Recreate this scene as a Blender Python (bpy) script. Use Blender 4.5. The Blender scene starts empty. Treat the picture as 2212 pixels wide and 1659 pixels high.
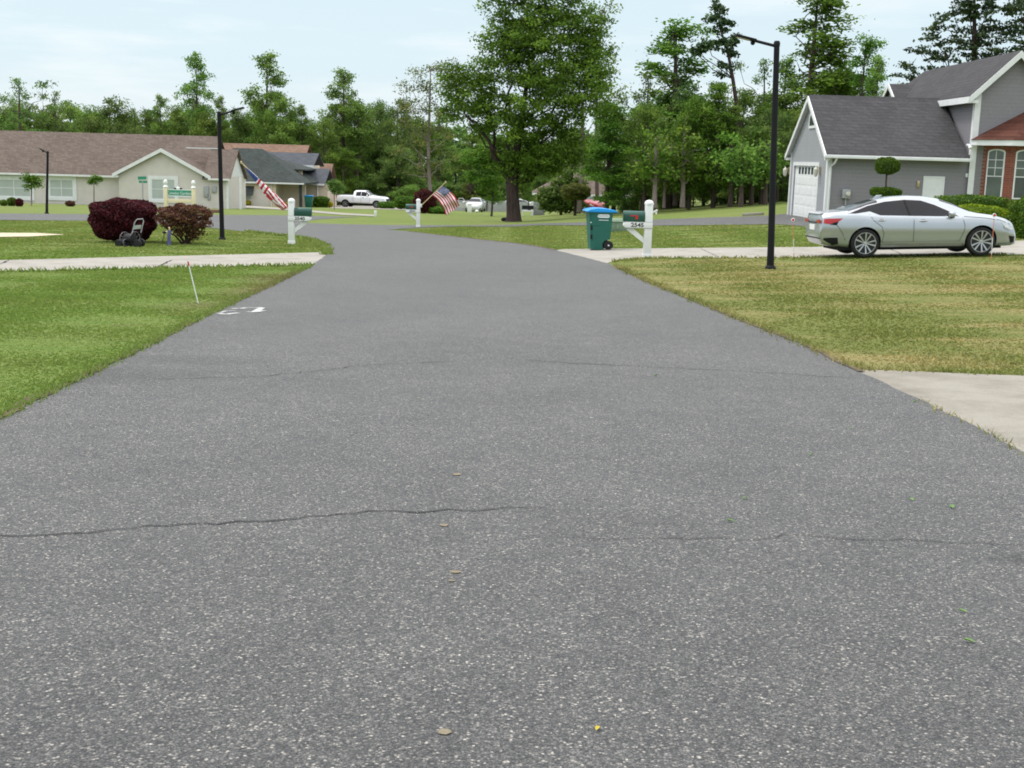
import bpy, bmesh, math, random
import numpy as np
from mathutils import Vector, Matrix
random.seed(7)
rad = math.radians
S = bpy.context.scene
COL = S.collection

# ------------------------------------------------------------------ camera model (photo coordinates 2212 x 1659)
F, CX, CY, HOR, ROLL = 2700.0, 1106.0, 829.5, 343.0, 0.0275
PITCH = math.atan((CY - HOR) / F)
CAM = Vector((0, 0, 1.55))
_f = Vector((0, math.cos(PITCH), -math.sin(PITCH)))
_u0 = Vector((0, math.sin(PITCH), math.cos(PITCH)))
_r0 = Vector((1, 0, 0))
_r = _r0 * math.cos(ROLL) + _u0 * math.sin(ROLL)
_u = -_r0 * math.sin(ROLL) + _u0 * math.cos(ROLL)


def tz(x, y):
    """height of the ground: a steady fall away from the camera, and a rise to the right"""
    xp = min((x + math.sqrt(x * x + 1)) / 2, 17.0)
    yp = min(max(y, 0.0), 75.0)
    return -0.0307 * min(y, 180.0) + 0.0014 * xp * yp


def tzn(x, y):
    xp = np.minimum((x + np.sqrt(x * x + 1)) / 2, 17.0)
    yp = np.clip(y, 0, 75.0)
    return -0.0307 * np.minimum(y, 180.0) + 0.0014 * xp * yp


def ray(px, py):
    d = _f * F + _r * (px - CX) - _u * (py - CY)
    return d / d.y


def G(px, py):
    """the ground point seen at a photo pixel"""
    d = ray(px, py)
    g = lambda t: CAM.z + d.z * t - tz(d.x * t, t)
    t, st = 0.4, 0.5
    while g(t + st) > 0:
        t += st
        if t > 400:
            break
    a, b = t, t + st
    for _ in range(40):
        m = (a + b) / 2
        if g(m) > 0:
            a = m
        else:
            b = m
    return Vector((d.x * a, a, tz(d.x * a, a)))


def at(px, py, Y):
    d = ray(px, py)
    return CAM + d * Y


def onX(px, py, X):
    d = ray(px, py)
    return CAM + d * (X / d.x)


def mpp(Y):
    return Y / F


# ------------------------------------------------------------------ mesh helpers
class MB:
    def __init__(s):
        s.v, s.f, s.m = [], [], []

    def add(s, vs, fs, mi=0):
        o = len(s.v)
        s.v += [tuple(v) for v in vs]
        s.f += [tuple(i + o for i in f) for f in fs]
        s.m += [mi] * len(fs)
        return s

    def box(s, x0, x1, y0, y1, z0, z1, mi=0):
        return s.obox((0, 0, 0), (1, 0, 0), (0, 1, 0), (0, 0, 1), x0, x1, y0, y1, z0, z1, mi)

    def obox(s, o, u, v, n, u0, u1, v0, v1, n0, n1, mi=0):
        o, u, v, n = Vector(o), Vector(u), Vector(v), Vector(n)
        vs = [o + u * a + v * b + n * c for c in (n0, n1) for b in (v0, v1) for a in (u0, u1)]
        fs = [(0, 2, 3, 1), (4, 5, 7, 6), (0, 1, 5, 4), (2, 6, 7, 3), (0, 4, 6, 2), (1, 3, 7, 5)]
        if u.cross(v).dot(n) < 0:
            fs = [f[::-1] for f in fs]
        return s.add(vs, fs, mi)

    def tube(s, pts, rs, n=8, cap=True, mi=0):
        pts = [Vector(p) for p in pts]
        if not hasattr(rs, '__len__'):
            rs = [rs] * len(pts)
        vs, fs, ref = [], [], None
        for i, p in enumerate(pts):
            d = (pts[min(i + 1, len(pts) - 1)] - pts[max(i - 1, 0)]).normalized()
            if ref is None:
                ref = Vector((1, 0, 0)) if abs(d.x) < .9 else Vector((0, 1, 0))
            a = (ref - d * ref.dot(d)).normalized()
            ref = a
            b = d.cross(a)
            for k in range(n):
                t = 2 * math.pi * k / n
                vs.append(p + (a * math.cos(t) + b * math.sin(t)) * rs[i])
        for i in range(len(pts) - 1):
            for k in range(n):
                k2 = (k + 1) % n
                fs.append((i * n + k, i * n + k2, (i + 1) * n + k2, (i + 1) * n + k))
        if cap:
            fs.append(tuple(range(n))[::-1])
            fs.append(tuple((len(pts) - 1) * n + k for k in range(n)))
        return s.add(vs, fs, mi)

    def lathe(s, prof, c=(0, 0, 0), ax=(0, 0, 1), n=20, mi=0, cap=True):
        c, ax = Vector(c), Vector(ax).normalized()
        ref = Vector((1, 0, 0)) if abs(ax.x) < .9 else Vector((0, 1, 0))
        a = (ref - ax * ref.dot(ax)).normalized()
        b = ax.cross(a)
        vs, fs = [], []
        for r, z in prof:
            for k in range(n):
                t = 2 * math.pi * k / n
                vs.append(c + ax * z + (a * math.cos(t) + b * math.sin(t)) * r)
        for i in range(len(prof) - 1):
            for k in range(n):
                k2 = (k + 1) % n
                fs.append((i * n + k, i * n + k2, (i + 1) * n + k2, (i + 1) * n + k))
        if cap:
            fs.append(tuple(range(n))[::-1])
            fs.append(tuple((len(prof) - 1) * n + k for k in range(n)))
        return s.add(vs, fs, mi)

    def prism(s, poly, ex, mi=0):
        poly = [Vector(p) for p in poly]
        ex = Vector(ex)
        nrm = Vector((0, 0, 0))
        for i in range(len(poly)):
            nrm += poly[i].cross(poly[(i + 1) % len(poly)])
        if nrm.dot(ex) > 0:
            poly = poly[::-1]
        n = len(poly)
        vs = poly + [p + ex for p in poly]
        fs = [tuple(range(n)), tuple(range(n, 2 * n))[::-1]]
        fs += [(i, i + n, (i + 1) % n + n, (i + 1) % n) for i in range(n)]
        return s.add(vs, fs, mi)

    def ell(s, c, r, n=14, m=8, mi=0, p=1.0):
        prof = []
        vs, fs = [], []
        for i in range(m + 1):
            ph = -math.pi / 2 + math.pi * i / m
            for k in range(n):
                t = 2 * math.pi * k / n
                q = lambda w: math.copysign(abs(w) ** p, w)
                vs.append((c[0] + r[0] * q(math.cos(ph)) * q(math.cos(t)), c[1] + r[1] * q(math.cos(ph)) * q(math.sin(t)), c[2] + r[2] * q(math.sin(ph))))
        for i in range(m):
            for k in range(n):
                k2 = (k + 1) % n
                fs.append((i * n + k, i * n + k2, (i + 1) * n + k2, (i + 1) * n + k))
        return s.add(vs, fs, mi)

    def build(s, name, mats, parent=None, smooth=None, bevel=0, seg=2, loc=None):
        me = bpy.data.meshes.new(name)
        me.from_pydata(s.v, [], s.f)
        mats = mats if isinstance(mats, (list, tuple)) else [mats]
        for m in mats:
            me.materials.append(m)
        me.polygons.foreach_set('material_index', s.m)
        if bevel:
            bm = bmesh.new()
            bm.from_mesh(me)
            bmesh.ops.remove_doubles(bm, verts=bm.verts, dist=1e-5)
            es = [e for e in bm.edges if len(e.link_faces) == 2 and e.calc_face_angle(0) > .6]
            bmesh.ops.bevel(bm, geom=es, offset=bevel, segments=seg, affect='EDGES', profile=.5, clamp_overlap=True)
            bm.to_mesh(me)
            bm.free()
            smooth = smooth or 40
        if smooth:
            me.polygons.foreach_set('use_smooth', [True] * len(me.polygons))
            me.set_sharp_from_angle(angle=rad(smooth))
        me.update()
        o = bpy.data.objects.new(name, me)
        COL.objects.link(o)
        if parent is not None:
            o.parent = parent
        if loc is not None:
            o.location = loc
        return o


def fastmesh(name, V, Q, mats, rnd=None, parent=None, smooth=False, mi=None, loc=None):
    me = bpy.data.meshes.new(name)
    V = np.asarray(V, dtype=np.float32)
    Q = np.asarray(Q, dtype=np.int32)
    me.vertices.add(len(V))
    me.vertices.foreach_set('co', V.ravel())
    k = Q.shape[1]
    me.loops.add(Q.size)
    me.loops.foreach_set('vertex_index', Q.ravel())
    me.polygons.add(len(Q))
    me.polygons.foreach_set('loop_start', np.arange(0, Q.size, k, dtype=np.int32))
    for m in (mats if isinstance(mats, (list, tuple)) else [mats]):
        me.materials.append(m)
    if mi is not None:
        me.polygons.foreach_set('material_index', np.asarray(mi, dtype=np.int32))
    me.update(calc_edges=True)
    if rnd is not None:
        a = me.attributes.new('rnd', 'FLOAT', 'FACE')
        a.data.foreach_set('value', np.asarray(rnd, dtype=np.float32))
    if smooth:
        me.polygons.foreach_set('use_smooth', [True] * len(Q))
    o = bpy.data.objects.new(name, me)
    COL.objects.link(o)
    if parent is not None:
        o.parent = parent
    if loc is not None:
        o.location = loc
    return o


def tag(o, label=None, cat=None, group=None, kind=None):
    if label:
        o['label'] = label
    if cat:
        o['category'] = cat
    if group:
        o['group'] = group
    if kind:
        o['kind'] = kind
    return o


def thing(name, label, cat, loc=(0, 0, 0), rz=0, group=None):
    o = bpy.data.objects.new(name, None)
    o.empty_display_size = .2
    COL.objects.link(o)
    o.location = loc
    o.rotation_euler = (0, 0, rz)
    return tag(o, label, cat, group)


def dup(root, label=None, cat=None, group=None, loc=None, rz=None, sc=None):
    def cp(o, par):
        c = o.copy()
        COL.objects.link(c)
        c.parent = par
        for ch in list(o.children):
            cp(ch, c)
        return c
    r = cp(root, None)
    tag(r, label, cat, group)
    if loc is not None:
        r.location = loc
    if rz is not None:
        r.rotation_euler = (0, 0, rz)
    if sc is not None:
        r.scale = sc
    return r


def text(s, size, mat, name, parent, M, ex=.002, align='CENTER', sx=1.0, bold=0):
    cu = bpy.data.curves.new(name, 'FONT')
    cu.body, cu.size, cu.extrude = s, size, ex
    cu.align_x, cu.align_y = align, 'CENTER'
    cu.resolution_u = 3
    cu.offset = bold
    t = bpy.data.objects.new(name, cu)
    COL.objects.link(t)
    bpy.context.view_layer.update()
    me = bpy.data.meshes.new_from_object(t.evaluated_get(bpy.context.evaluated_depsgraph_get()))
    COL.objects.unlink(t)
    bpy.data.objects.remove(t)
    me.transform(M @ Matrix.Diagonal((sx, 1, 1, 1)))
    me.materials.clear()
    me.materials.append(mat)
    o = bpy.data.objects.new(name, me)
    COL.objects.link(o)
    o.parent = parent
    return o


def frame(o, u, v):
    """matrix whose x runs along u, y along v, at o"""
    u, v = Vector(u).normalized(), Vector(v).normalized()
    n = u.cross(v)
    M = Matrix((u, v, n)).transposed().to_4x4()
    M.translation = Vector(o)
    return M


# ------------------------------------------------------------------ materials
class NT:
    def __init__(s, name):
        s.mat = bpy.data.materials.new(name)
        s.mat.use_nodes = True
        s.t = s.mat.node_tree
        s.b = s.t.nodes['Principled BSDF']
        s.tc = s.t.nodes.new('ShaderNodeTexCoord')

    def n(s, kind, **kw):
        nd = s.t.nodes.new('ShaderNode' + kind)
        for k, v in kw.items():
            if k.startswith('_'):
                setattr(nd, k[1:], v)
            else:
                nd.inputs[k.replace('_', ' ')].default_value = v
        return nd

    def l(s, a, b):
        s.t.links.new(a, b)

    def noise(s, scale, detail=4, rough=.55, co=None):
        nd = s.n('TexNoise', Scale=scale, Detail=detail, Roughness=rough)
        s.l(co or s.tc.outputs['Object'], nd.inputs['Vector'])
        return nd.outputs['Fac']

    def ramp(s, fac, stops):
        nd = s.n('ValToRGB')
        e = nd.color_ramp.elements
        while len(e) < len(stops):
            e.new(.5)
        for el, (p, c) in zip(e, stops):
            el.position = p
            el.color = (*c, 1) if len(c) == 3 else c
        s.l(fac, nd.inputs['Fac'])
        return nd.outputs['Color']

    def mix(s, fac, a, b, mode='MIX'):
        nd = s.n('Mix', _data_type='RGBA', _blend_type=mode)
        for sock, val in ((nd.inputs[0], fac), (nd.inputs[6], a), (nd.inputs[7], b)):
            if hasattr(val, 'is_linked') or hasattr(val, 'links'):
                s.l(val, sock)
            elif isinstance(val, (int, float)):
                sock.default_value = val
            else:
                sock.default_value = (*val, 1)
        return nd.outputs[2]

    def math(s, op, a, b=0.0, c=None):
        nd = s.n('Math', _operation=op)
        for i, val in enumerate((a, b) if c is None else (a, b, c)):
            if hasattr(val, 'links'):
                s.l(val, nd.inputs[i])
            else:
                nd.inputs[i].default_value = val
        return nd.outputs[0]

    def bump(s, h, strength=.3, dist=.01):
        nd = s.n('Bump', Strength=strength, Distance=dist)
        s.l(h, nd.inputs['Height'])
        s.l(nd.outputs['Normal'], s.b.inputs['Normal'])

    def set(s, col=None, rough=None, metal=None, spec=None, coat=None):
        if col is not None:
            if hasattr(col, 'links'):
                s.l(col, s.b.inputs['Base Color'])
            else:
                s.b.inputs['Base Color'].default_value = (*col, 1)
        if rough is not None:
            if hasattr(rough, 'links'):
                s.l(rough, s.b.inputs['Roughness'])
            else:
                s.b.inputs['Roughness'].default_value = rough
        if metal is not None:
            s.b.inputs['Metallic'].default_value = metal
        if spec is not None:
            s.b.inputs['Specular IOR Level'].default_value = spec
        if coat is not None:
            s.b.inputs['Coat Weight'].default_value = coat
            s.b.inputs['Coat Roughness'].default_value = .08
        return s.mat


def pm(name, col, rough=.6, var=.18, scale=4.0, metal=0, spec=.4, bump=0, coat=None):
    t = NT(name)
    fac = t.noise(scale, 5, .6)
    dk = tuple(c * (1 - var) for c in col)
    lt = tuple(min(1, c * (1 + var)) for c in col)
    c = t.ramp(fac, [(.3, dk), (.7, lt)])
    if bump:
        t.bump(t.noise(scale * 12, 3), bump, .004)
    return t.set(c, rough, metal, spec, coat)


def foliage(name, dark, mid, light, tr=.42):
    t = NT(name)
    at_ = t.n('Attribute', _attribute_name='rnd')
    c = t.ramp(at_.outputs['Fac'], [(0, dark), (.5, mid), (1, light)])
    oi = t.n('ObjectInfo')
    hs = t.n('HueSaturation')
    t.l(t.math('MULTIPLY_ADD', oi.outputs['Random'], .03, .485), hs.inputs['Hue'])
    t.l(t.math('MULTIPLY_ADD', oi.outputs['Random'], .35, .85), hs.inputs['Value'])
    t.l(c, hs.inputs['Color'])
    c = hs.outputs['Color']
    t.set(c, .65, 0, .15)
    tl = t.n('BsdfTranslucent')
    t.l(c, tl.inputs['Color'])
    mx = t.n('MixShader', Fac=tr)
    t.l(t.b.outputs[0], mx.inputs[1])
    t.l(tl.outputs[0], mx.inputs[2])
    t.l(mx.outputs[0], t.t.nodes['Material Output'].inputs['Surface'])
    return t.mat


M = {}
M['white'] = pm('white_vinyl', (.76, .77, .77), .4, .04, 3)
M['white_trim'] = pm('white_trim', (.72, .73, .74), .5, .07, 2.5)
M['cream'] = pm('cream_paint', (.75, .66, .45), .6, .06, 3)
M['black_metal'] = pm('black_metal', (.009, .009, .012), .6, .2, 6, spec=.2)
M['rubber'] = pm('rubber', (.012, .012, .013), .75, .25, 9)
M['dark'] = pm('dark_void', (.008, .008, .009), .9, .1, 3)
M['cart_grey'] = pm('cart_grey', (.13, .13, .14), .5, .15, 6)
M['steel'] = pm('brushed_steel', (.5, .5, .52), .35, .1, 9, metal=.9)
M['grey_plastic'] = pm('grey_plastic', (.33, .34, .35), .55, .1, 5)
M['box_green'] = pm('mailbox_green', (.012, .075, .055), .35, .25, 4, spec=.5)
M['bin_green'] = pm('bin_green', (.012, .115, .085), .5, .12, 3, bump=.05)
M['bin_blue'] = pm('bin_blue', (.004, .25, .62), .4, .1, 3)
M['red'] = pm('red_plastic', (.5, .02, .02), .45, .12, 6)
M['orange'] = pm('orange_plastic', (.58, .19, .10), .5, .12, 6)
M['letter_dark'] = pm('dark_lettering', (.03, .035, .035), .6, .1, 9)
M['letter_white'] = pm('white_lettering', (.75, .8, .8), .6, .05, 9)
M['sign_green'] = pm('sign_green', (.03, .26, .16), .5, .1, 4)
M['wood_pole'] = pm('wood_pole', (.55, .43, .24), .6, .15, 8)
M['purple_pipe'] = pm('violet_pipe', (.10, .095, .25), .6, .3, 7)
M['hose_green'] = pm('hose_green', (.05, .07, .02), .6, .2, 7)
M['util_green'] = pm('utility_green', (.16, .23, .16), .6, .18, 3)
M['flag_white'] = pm('flag_white', (.72, .70, .70), .8, .05, 9)
M['flag_red'] = pm('flag_red', (.45, .015, .04), .8, .08, 9)
M['flag_blue'] = pm('flag_blue', (.025, .05, .18), .8, .1, 9)
M['brass'] = pm('brass', (.5, .4, .22), .35, .1, 9, metal=.6)
M['lamp_glass'] = pm('lantern_glass', (.6, .58, .5), .2, .05, 9)
M['blind'] = pm('blind_glass', (.42, .46, .45), .18, .06, 1.5, spec=.6)
M['bay_glass'] = pm('bay_glass', (.10, .125, .115), .1, .3, 1.5, spec=.5)
M['glass'] = pm('window_glass', (.05, .065, .075), .06, .3, 1.2, spec=.8)
M['car_glass'] = pm('car_glass', (.016, .016, .020), .08, .2, 1.2, spec=.22)
M['silver'] = pm('silver_paint', (.45, .48, .515), .26, .04, 1.2, metal=.6, coat=.4)
M['white_paint'] = pm('white_car_paint', (.78, .8, .82), .3, .03, 1.2, coat=.6)
M['beige_paint'] = pm('beige_car_paint', (.5, .51, .5), .35, .05, 1.2, metal=.3, coat=.5)
M['red_paint'] = pm('red_car_paint', (.38, .012, .025), .3, .05, 1.2, coat=.6)
M['seam'] = pm('panel_gap', (.05, .052, .055), .6, .1, 6)
M['tail'] = pm('tail_lamp', (.42, .008, .012), .15, .15, 6, spec=.7)
M['headlamp'] = pm('headlamp', (.6, .62, .65), .12, .2, 9, spec=.8)
M['alloy'] = pm('alloy', (.50, .51, .53), .3, .06, 6, metal=.7)
M['alloy_dark'] = pm('dark_alloy', (.02, .02, .024), .35, .1, 6)
M['amber'] = pm('amber', (.75, .3, .02), .4, .1, 6)


def mat_asphalt():
    t = NT('asphalt')
    big = t.noise(.45, 5, .6)
    mid = t.noise(3.2, 6, .65)
    co = t.tc.outputs['Object']

    def cells(scale, stops):
        vo = t.n('TexVoronoi', Scale=scale, Randomness=1.0)
        t.l(co, vo.inputs['Vector'])
        sep = t.n('SeparateColor')
        t.l(vo.outputs['Color'], sep.inputs['Color'])
        edge = t.ramp(vo.outputs['Distance'], [(.25, (1, 1, 1)), (.62, (.45, .45, .46))])
        return t.mix(1.0, t.ramp(sep.outputs[0], stops), edge, 'MULTIPLY'), vo, sep
    # binder and stones of two sizes; a few stones are worn white or tan
    c1, v1, s1 = cells(112, [(0, (.026, .027, .029)), (.45, (.063, .064, .066)), (.72, (.108, .108, .108)), (.90, (.21, .205, .195)), (1, (.52, .49, .44))])
    c2, v2, s2 = cells(230, [(0, (.030, .031, .033)), (.5, (.073, .074, .076)), (.85, (.137, .137, .135)), (1, (.30, .29, .275))])
    c = t.mix(t.ramp(t.noise(24, 4, .6), [(.4, (.15, .15, .15)), (.6, (.75, .75, .75))]), c1, c2)
    c = t.mix(1.0, c, t.ramp(big, [(.3, (1.02, 1.02, 1.03)), (.7, (1.28, 1.28, 1.28))]), 'MULTIPLY')
    c = t.mix(1.0, c, t.ramp(mid, [(.3, (.86, .86, .87)), (.7, (1.14, 1.14, 1.13))]), 'MULTIPLY')
    c = t.mix(1.0, c, (1.0, .99, .975), 'MULTIPLY')
    pt = t.ramp(t.noise(.8, 4, .55), [(.56, (1, 1, 1)), (.72, (.86, .86, .87))])
    c = t.mix(1.0, c, pt, 'MULTIPLY')
    # dark worn spots and an oil stain
    sx_ = t.n('SeparateXYZ')
    t.l(co, sx_.inputs[0])
    for px_, py_, w_, h_, a_ in ((230, 815, .9, .55, .72), (400, 780, .7, .3, .8), (1330, 1130, .45, .30, .84), (2230, 1215, .16, .14, .5), (1330, 585, .8, 1.2, .88), (700, 640, .6, 1.6, .9)):
        g_ = G(px_, py_)
        ex = t.math('DIVIDE', t.math('SUBTRACT', sx_.outputs[0], g_.x), w_)
        ey = t.math('DIVIDE', t.math('SUBTRACT', sx_.outputs[1], g_.y), h_)
        dd = t.math('SQRT', t.math('ADD', t.math('MULTIPLY', ex, ex), t.math('MULTIPLY', ey, ey)))
        k_ = t.n('MapRange', From_Min=.35, From_Max=1.25, To_Min=a_, To_Max=1.0)
        t.l(t.math('ADD', dd, t.math('MULTIPLY_ADD', mid, .9, -.45)), k_.inputs['Value'])
        c = t.mix(1.0, c, k_.outputs[0], 'MULTIPLY')
    t.b.inputs['Sheen Weight'].default_value = .15
    t.b.inputs['Sheen Roughness'].default_value = .4
    t.b.inputs['Sheen Tint'].default_value = (.95, .93, .91, 1)
    t.bump(t.math('ADD', t.noise(60, 4, .7), t.math('MULTIPLY', v1.outputs['Distance'], -.8)), .5, .006)
    return t.set(c, .8, 0, .3)


def mat_concrete(name, a, b):
    t = NT(name)
    c = t.mix(t.noise(.7, 6, .65), a, b)
    st = t.ramp(t.noise(1.6, 7, .7), [(.33, (.62, .60, .57)), (.55, (1, 1, 1))])
    c = t.mix(.7, c, st, 'MULTIPLY')
    gr = t.ramp(t.noise(70, 3, .6), [(.35, (.8, .8, .8)), (.65, (1.12, 1.12, 1.12))])
    c = t.mix(.6, c, gr, 'MULTIPLY')
    t.bump(t.noise(45, 4), .3, .004)
    return t.set(c, .85, 0, .25)


WORN = [(*G(575, 628).xy, .75), (*G(625, 600).xy, .8), (*G(430, 660).xy, .35)]


def lawn_color(t):
    """patchy lawn: green on the left of the road, thin and straw-coloured on the right"""
    geo = t.n('NewGeometry')
    pos = geo.outputs['Position']
    sp = t.n('SeparateXYZ')
    t.l(pos, sp.inputs[0])
    nz = t.n('TexNoise', Scale=.22, Detail=6, Roughness=.62)
    t.l(pos, nz.inputs['Vector'])
    n2 = t.n('TexNoise', Scale=1.3, Detail=6, Roughness=.68)
    t.l(pos, n2.inputs['Vector'])
    green = t.mix(n2.outputs['Fac'], (.126, .202, .042), (.208, .292, .073))
    olive = t.mix(n2.outputs['Fac'], (.150, .180, .046), (.230, .248, .082))
    mr = t.n('MapRange')
    t.l(t.math('ADD', sp.outputs['X'], t.math('MULTIPLY', nz.outputs['Fac'], 3.0)), mr.inputs['Value'])
    mr.inputs['From Min'].default_value = -1.0
    mr.inputs['From Max'].default_value = 4.0
    far = t.n('MapRange')
    t.l(sp.outputs['Y'], far.inputs['Value'])
    far.inputs['From Min'].default_value = 27.0
    far.inputs['From Max'].default_value = 33.0
    far.inputs['To Max'].default_value = .7
    side = t.math('SUBTRACT', mr.outputs[0], t.math('MULTIPLY', far.outputs[0], mr.outputs[0]))
    side = t.math('MAXIMUM', side, t.math('MULTIPLY', far.outputs[0], .38))
    c = t.mix(side, green, olive)
    # worn, brownish spots of turf beside the left road edge
    for sx, sy, sr in WORN:
        dx_ = t.math('SUBTRACT', sp.outputs['X'], sx)
        dy_ = t.math('MULTIPLY', t.math('SUBTRACT', sp.outputs['Y'], sy), .45)
        dd = t.math('SQRT', t.math('ADD', t.math('MULTIPLY', dx_, dx_), t.math('MULTIPLY', dy_, dy_)))
        k = t.n('MapRange')
        t.l(t.math('ADD', dd, t.math('MULTIPLY', n2.outputs['Fac'], .9)), k.inputs['Value'])
        for nm_, v_ in (('From Min', sr), ('From Max', sr + .7), ('To Min', .62), ('To Max', 0)):
            k.inputs[nm_].default_value = v_
        c = t.mix(k.outputs[0], c, (.20, .165, .085))
    # straw patches
    n3 = t.n('TexNoise', Scale=.55, Detail=7, Roughness=.66)
    mp = t.n('Mapping')
    mp.inputs['Scale'].default_value = (.6, 1.7, 1)
    t.l(pos, mp.inputs['Vector'])
    t.l(mp.outputs[0], n3.inputs['Vector'])
    straw = t.ramp(n3.outputs['Fac'], [(.45, (0, 0, 0)), (.62, (1, 1, 1))])
    amt = t.math('MULTIPLY_ADD', side, .52, .14)
    c = t.mix(t.math('MULTIPLY', straw, amt), c, (.40, .325, .16))
    n4 = t.n('TexNoise', Scale=.8, Detail=5, Roughness=.6)
    t.l(pos, n4.inputs['Vector'])
    brown = t.ramp(n4.outputs['Fac'], [(.60, (0, 0, 0)), (.74, (1, 1, 1))])
    c = t.mix(t.math('MULTIPLY', brown, .45), c, (.15, .115, .055))
    return c


def mat_lawn():
    t = NT('lawn')
    c = lawn_color(t)
    fine = t.ramp(t.noise(38, 6, .75), [(.32, (.35, .36, .34)), (.66, (1.0, 1.0, 1.0))])
    c = t.mix(.85, c, fine, 'MULTIPLY')
    t.bump(t.noise(30, 5, .7), .8, .03)
    return t.set(c, .9, 0, .1)


def mat_blade():
    t = NT('grass_blade')
    c = lawn_color(t)
    a = t.n('Attribute', _attribute_name='rnd')
    k = t.ramp(a.outputs['Fac'], [(0, (.8, .82, .75)), (.55, (1.1, 1.1, 1.0)), (.93, (1.3, 1.25, 1.1)), (1, (1.7, 1.45, 1.2))])
    c = t.mix(1.0, c, k, 'MULTIPLY')
    t.set(c, .7, 0, .15)
    tl = t.n('BsdfTranslucent')
    t.l(c, tl.inputs['Color'])
    mx = t.n('MixShader', Fac=.3)
    t.l(t.b.outputs[0], mx.inputs[1])
    t.l(tl.outputs[0], mx.inputs[2])
    t.l(mx.outputs[0], t.t.nodes['Material Output'].inputs['Surface'])
    return t.mat


def mat_shingle(name, a, b, row=.14):
    t = NT(name)
    sp = t.n('SeparateXYZ')
    t.l(t.tc.outputs['Object'], sp.inputs[0])
    cmb = t.n('CombineXYZ')
    t.l(t.math('ADD', sp.outputs[0], sp.outputs[1]), cmb.inputs[0])
    t.l(sp.outputs[2], cmb.inputs[1])
    br = t.n('TexBrick', Scale=1.0, Mortar_Size=.006, Brick_Width=.32, Row_Height=row)
    br.inputs['Color1'].default_value = (*a, 1)
    br.inputs['Color2'].default_value = (*b, 1)
    br.inputs['Mortar'].default_value = (*[c * .55 for c in a], 1)
    t.l(cmb.outputs[0], br.inputs['Vector'])
    g = t.ramp(t.noise(9, 6, .75), [(.3, (.72, .72, .72)), (.7, (1.25, 1.25, 1.25))])
    c = t.mix(.9, br.outputs['Color'], g, 'MULTIPLY')
    st = t.ramp(t.noise(.5, 5, .6), [(.3, (.85, .84, .82)), (.7, (1.1, 1.1, 1.1))])
    c = t.mix(.8, c, st, 'MULTIPLY')
    t.bump(br.outputs['Fac'], .3, .01)
    return t.set(c, .9, 0, .2)


def mat_siding(name, a, b, lap=.16):
    t = NT(name)
    sp = t.n('SeparateXYZ')
    t.l(t.tc.outputs['Object'], sp.inputs[0])
    fr = t.math('FRACT', t.math('DIVIDE', sp.outputs[2], lap))
    c = t.mix(t.noise(.9, 5, .6), a, b)
    line = t.ramp(fr, [(0, (.5, .5, .5)), (.07, (1, 1, 1)), (1, (1, 1, 1))])
    c = t.mix(.8, c, line, 'MULTIPLY')
    st = t.ramp(t.noise(14, 4, .6), [(.3, (.9, .9, .9)), (.7, (1.08, 1.08, 1.08))])
    c = t.mix(.8, c, st, 'MULTIPLY')
    t.bump(fr, .6, .02)
    return t.set(c, .7, 0, .3)


def mat_brick(name, a, b, mortar):
    t = NT(name)
    sp = t.n('SeparateXYZ')
    t.l(t.tc.outputs['Object'], sp.inputs[0])
    cmb = t.n('CombineXYZ')
    t.l(t.math('ADD', sp.outputs[0], sp.outputs[1]), cmb.inputs[0])
    t.l(sp.outputs[2], cmb.inputs[1])
    br = t.n('TexBrick', Scale=1.0, Mortar_Size=.010, Brick_Width=.21, Row_Height=.075)
    br.inputs['Color1'].default_value = (*a, 1)
    br.inputs['Color2'].default_value = (*b, 1)
    br.inputs['Mortar'].default_value = (*mortar, 1)
    t.l(cmb.outputs[0], br.inputs['Vector'])
    g = t.ramp(t.noise(5, 6, .7), [(.3, (.75, .75, .75)), (.7, (1.2, 1.2, 1.2))])
    c = t.mix(.8, br.outputs['Color'], g, 'MULTIPLY')
    t.bump(br.outputs['Fac'], .4, .01)
    return t.set(c, .85, 0, .2)


def mat_bark(name, a, b, vs=1.0):
    t = NT(name)
    mp = t.n('Mapping')
    mp.inputs['Scale'].default_value = (9, 9, 1.6 * vs)
    t.l(t.tc.outputs['Object'], mp.inputs['Vector'])
    f = t.noise(1.4, 6, .7, mp.outputs[0])
    c = t.ramp(f, [(.3, a), (.7, b)])
    t.bump(f, .9, .05)
    return t.set(c, .9, 0, .15)


M['asphalt'] = mat_asphalt()
M['concrete'] = mat_concrete('concrete', (.29, .27, .24), (.36, .34, .305))
M['concrete_old'] = mat_concrete('weathered_concrete', (.225, .207, .178), (.32, .298, .258))
M['sand'] = mat_concrete('pale_sand', (.50, .43, .31), (.60, .52, .39))
M['soil'] = pm('edge_soil', (.10, .075, .042), .95, .4, 9, bump=.4)
M['lawn'] = mat_lawn()
M['blade'] = mat_blade()
M['road_paint'] = pm('worn_road_paint', (.40, .405, .40), .8, .25, 30)
M['crack'] = pm('road_crack', (.018, .018, .02), .95, .3, 20)
M['stain'] = pm('tan_stain', (.19, .16, .11), .9, .2, 30)
M['sh_brown'] = mat_shingle('brown_shingle', (.112, .087, .074), (.155, .122, .105))
M['sh_dark'] = mat_shingle('charcoal_shingle', (.055, .054, .058), (.070, .068, .073))
M['sh_green'] = mat_shingle('slate_green_shingle', (.035, .045, .044), (.055, .066, .063))
M['sh_grey'] = mat_shingle('grey_shingle', (.060, .066, .080), (.085, .092, .108))
M['sh_orange'] = mat_shingle('terracotta_shingle', (.17, .105, .078), (.235, .15, .11))
M['sh_red'] = mat_shingle('rust_shingle', (.075, .028, .020), (.115, .046, .033))
M['siding'] = mat_siding('grey_siding', (.225, .216, .238), (.27, .26, .284))
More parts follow.
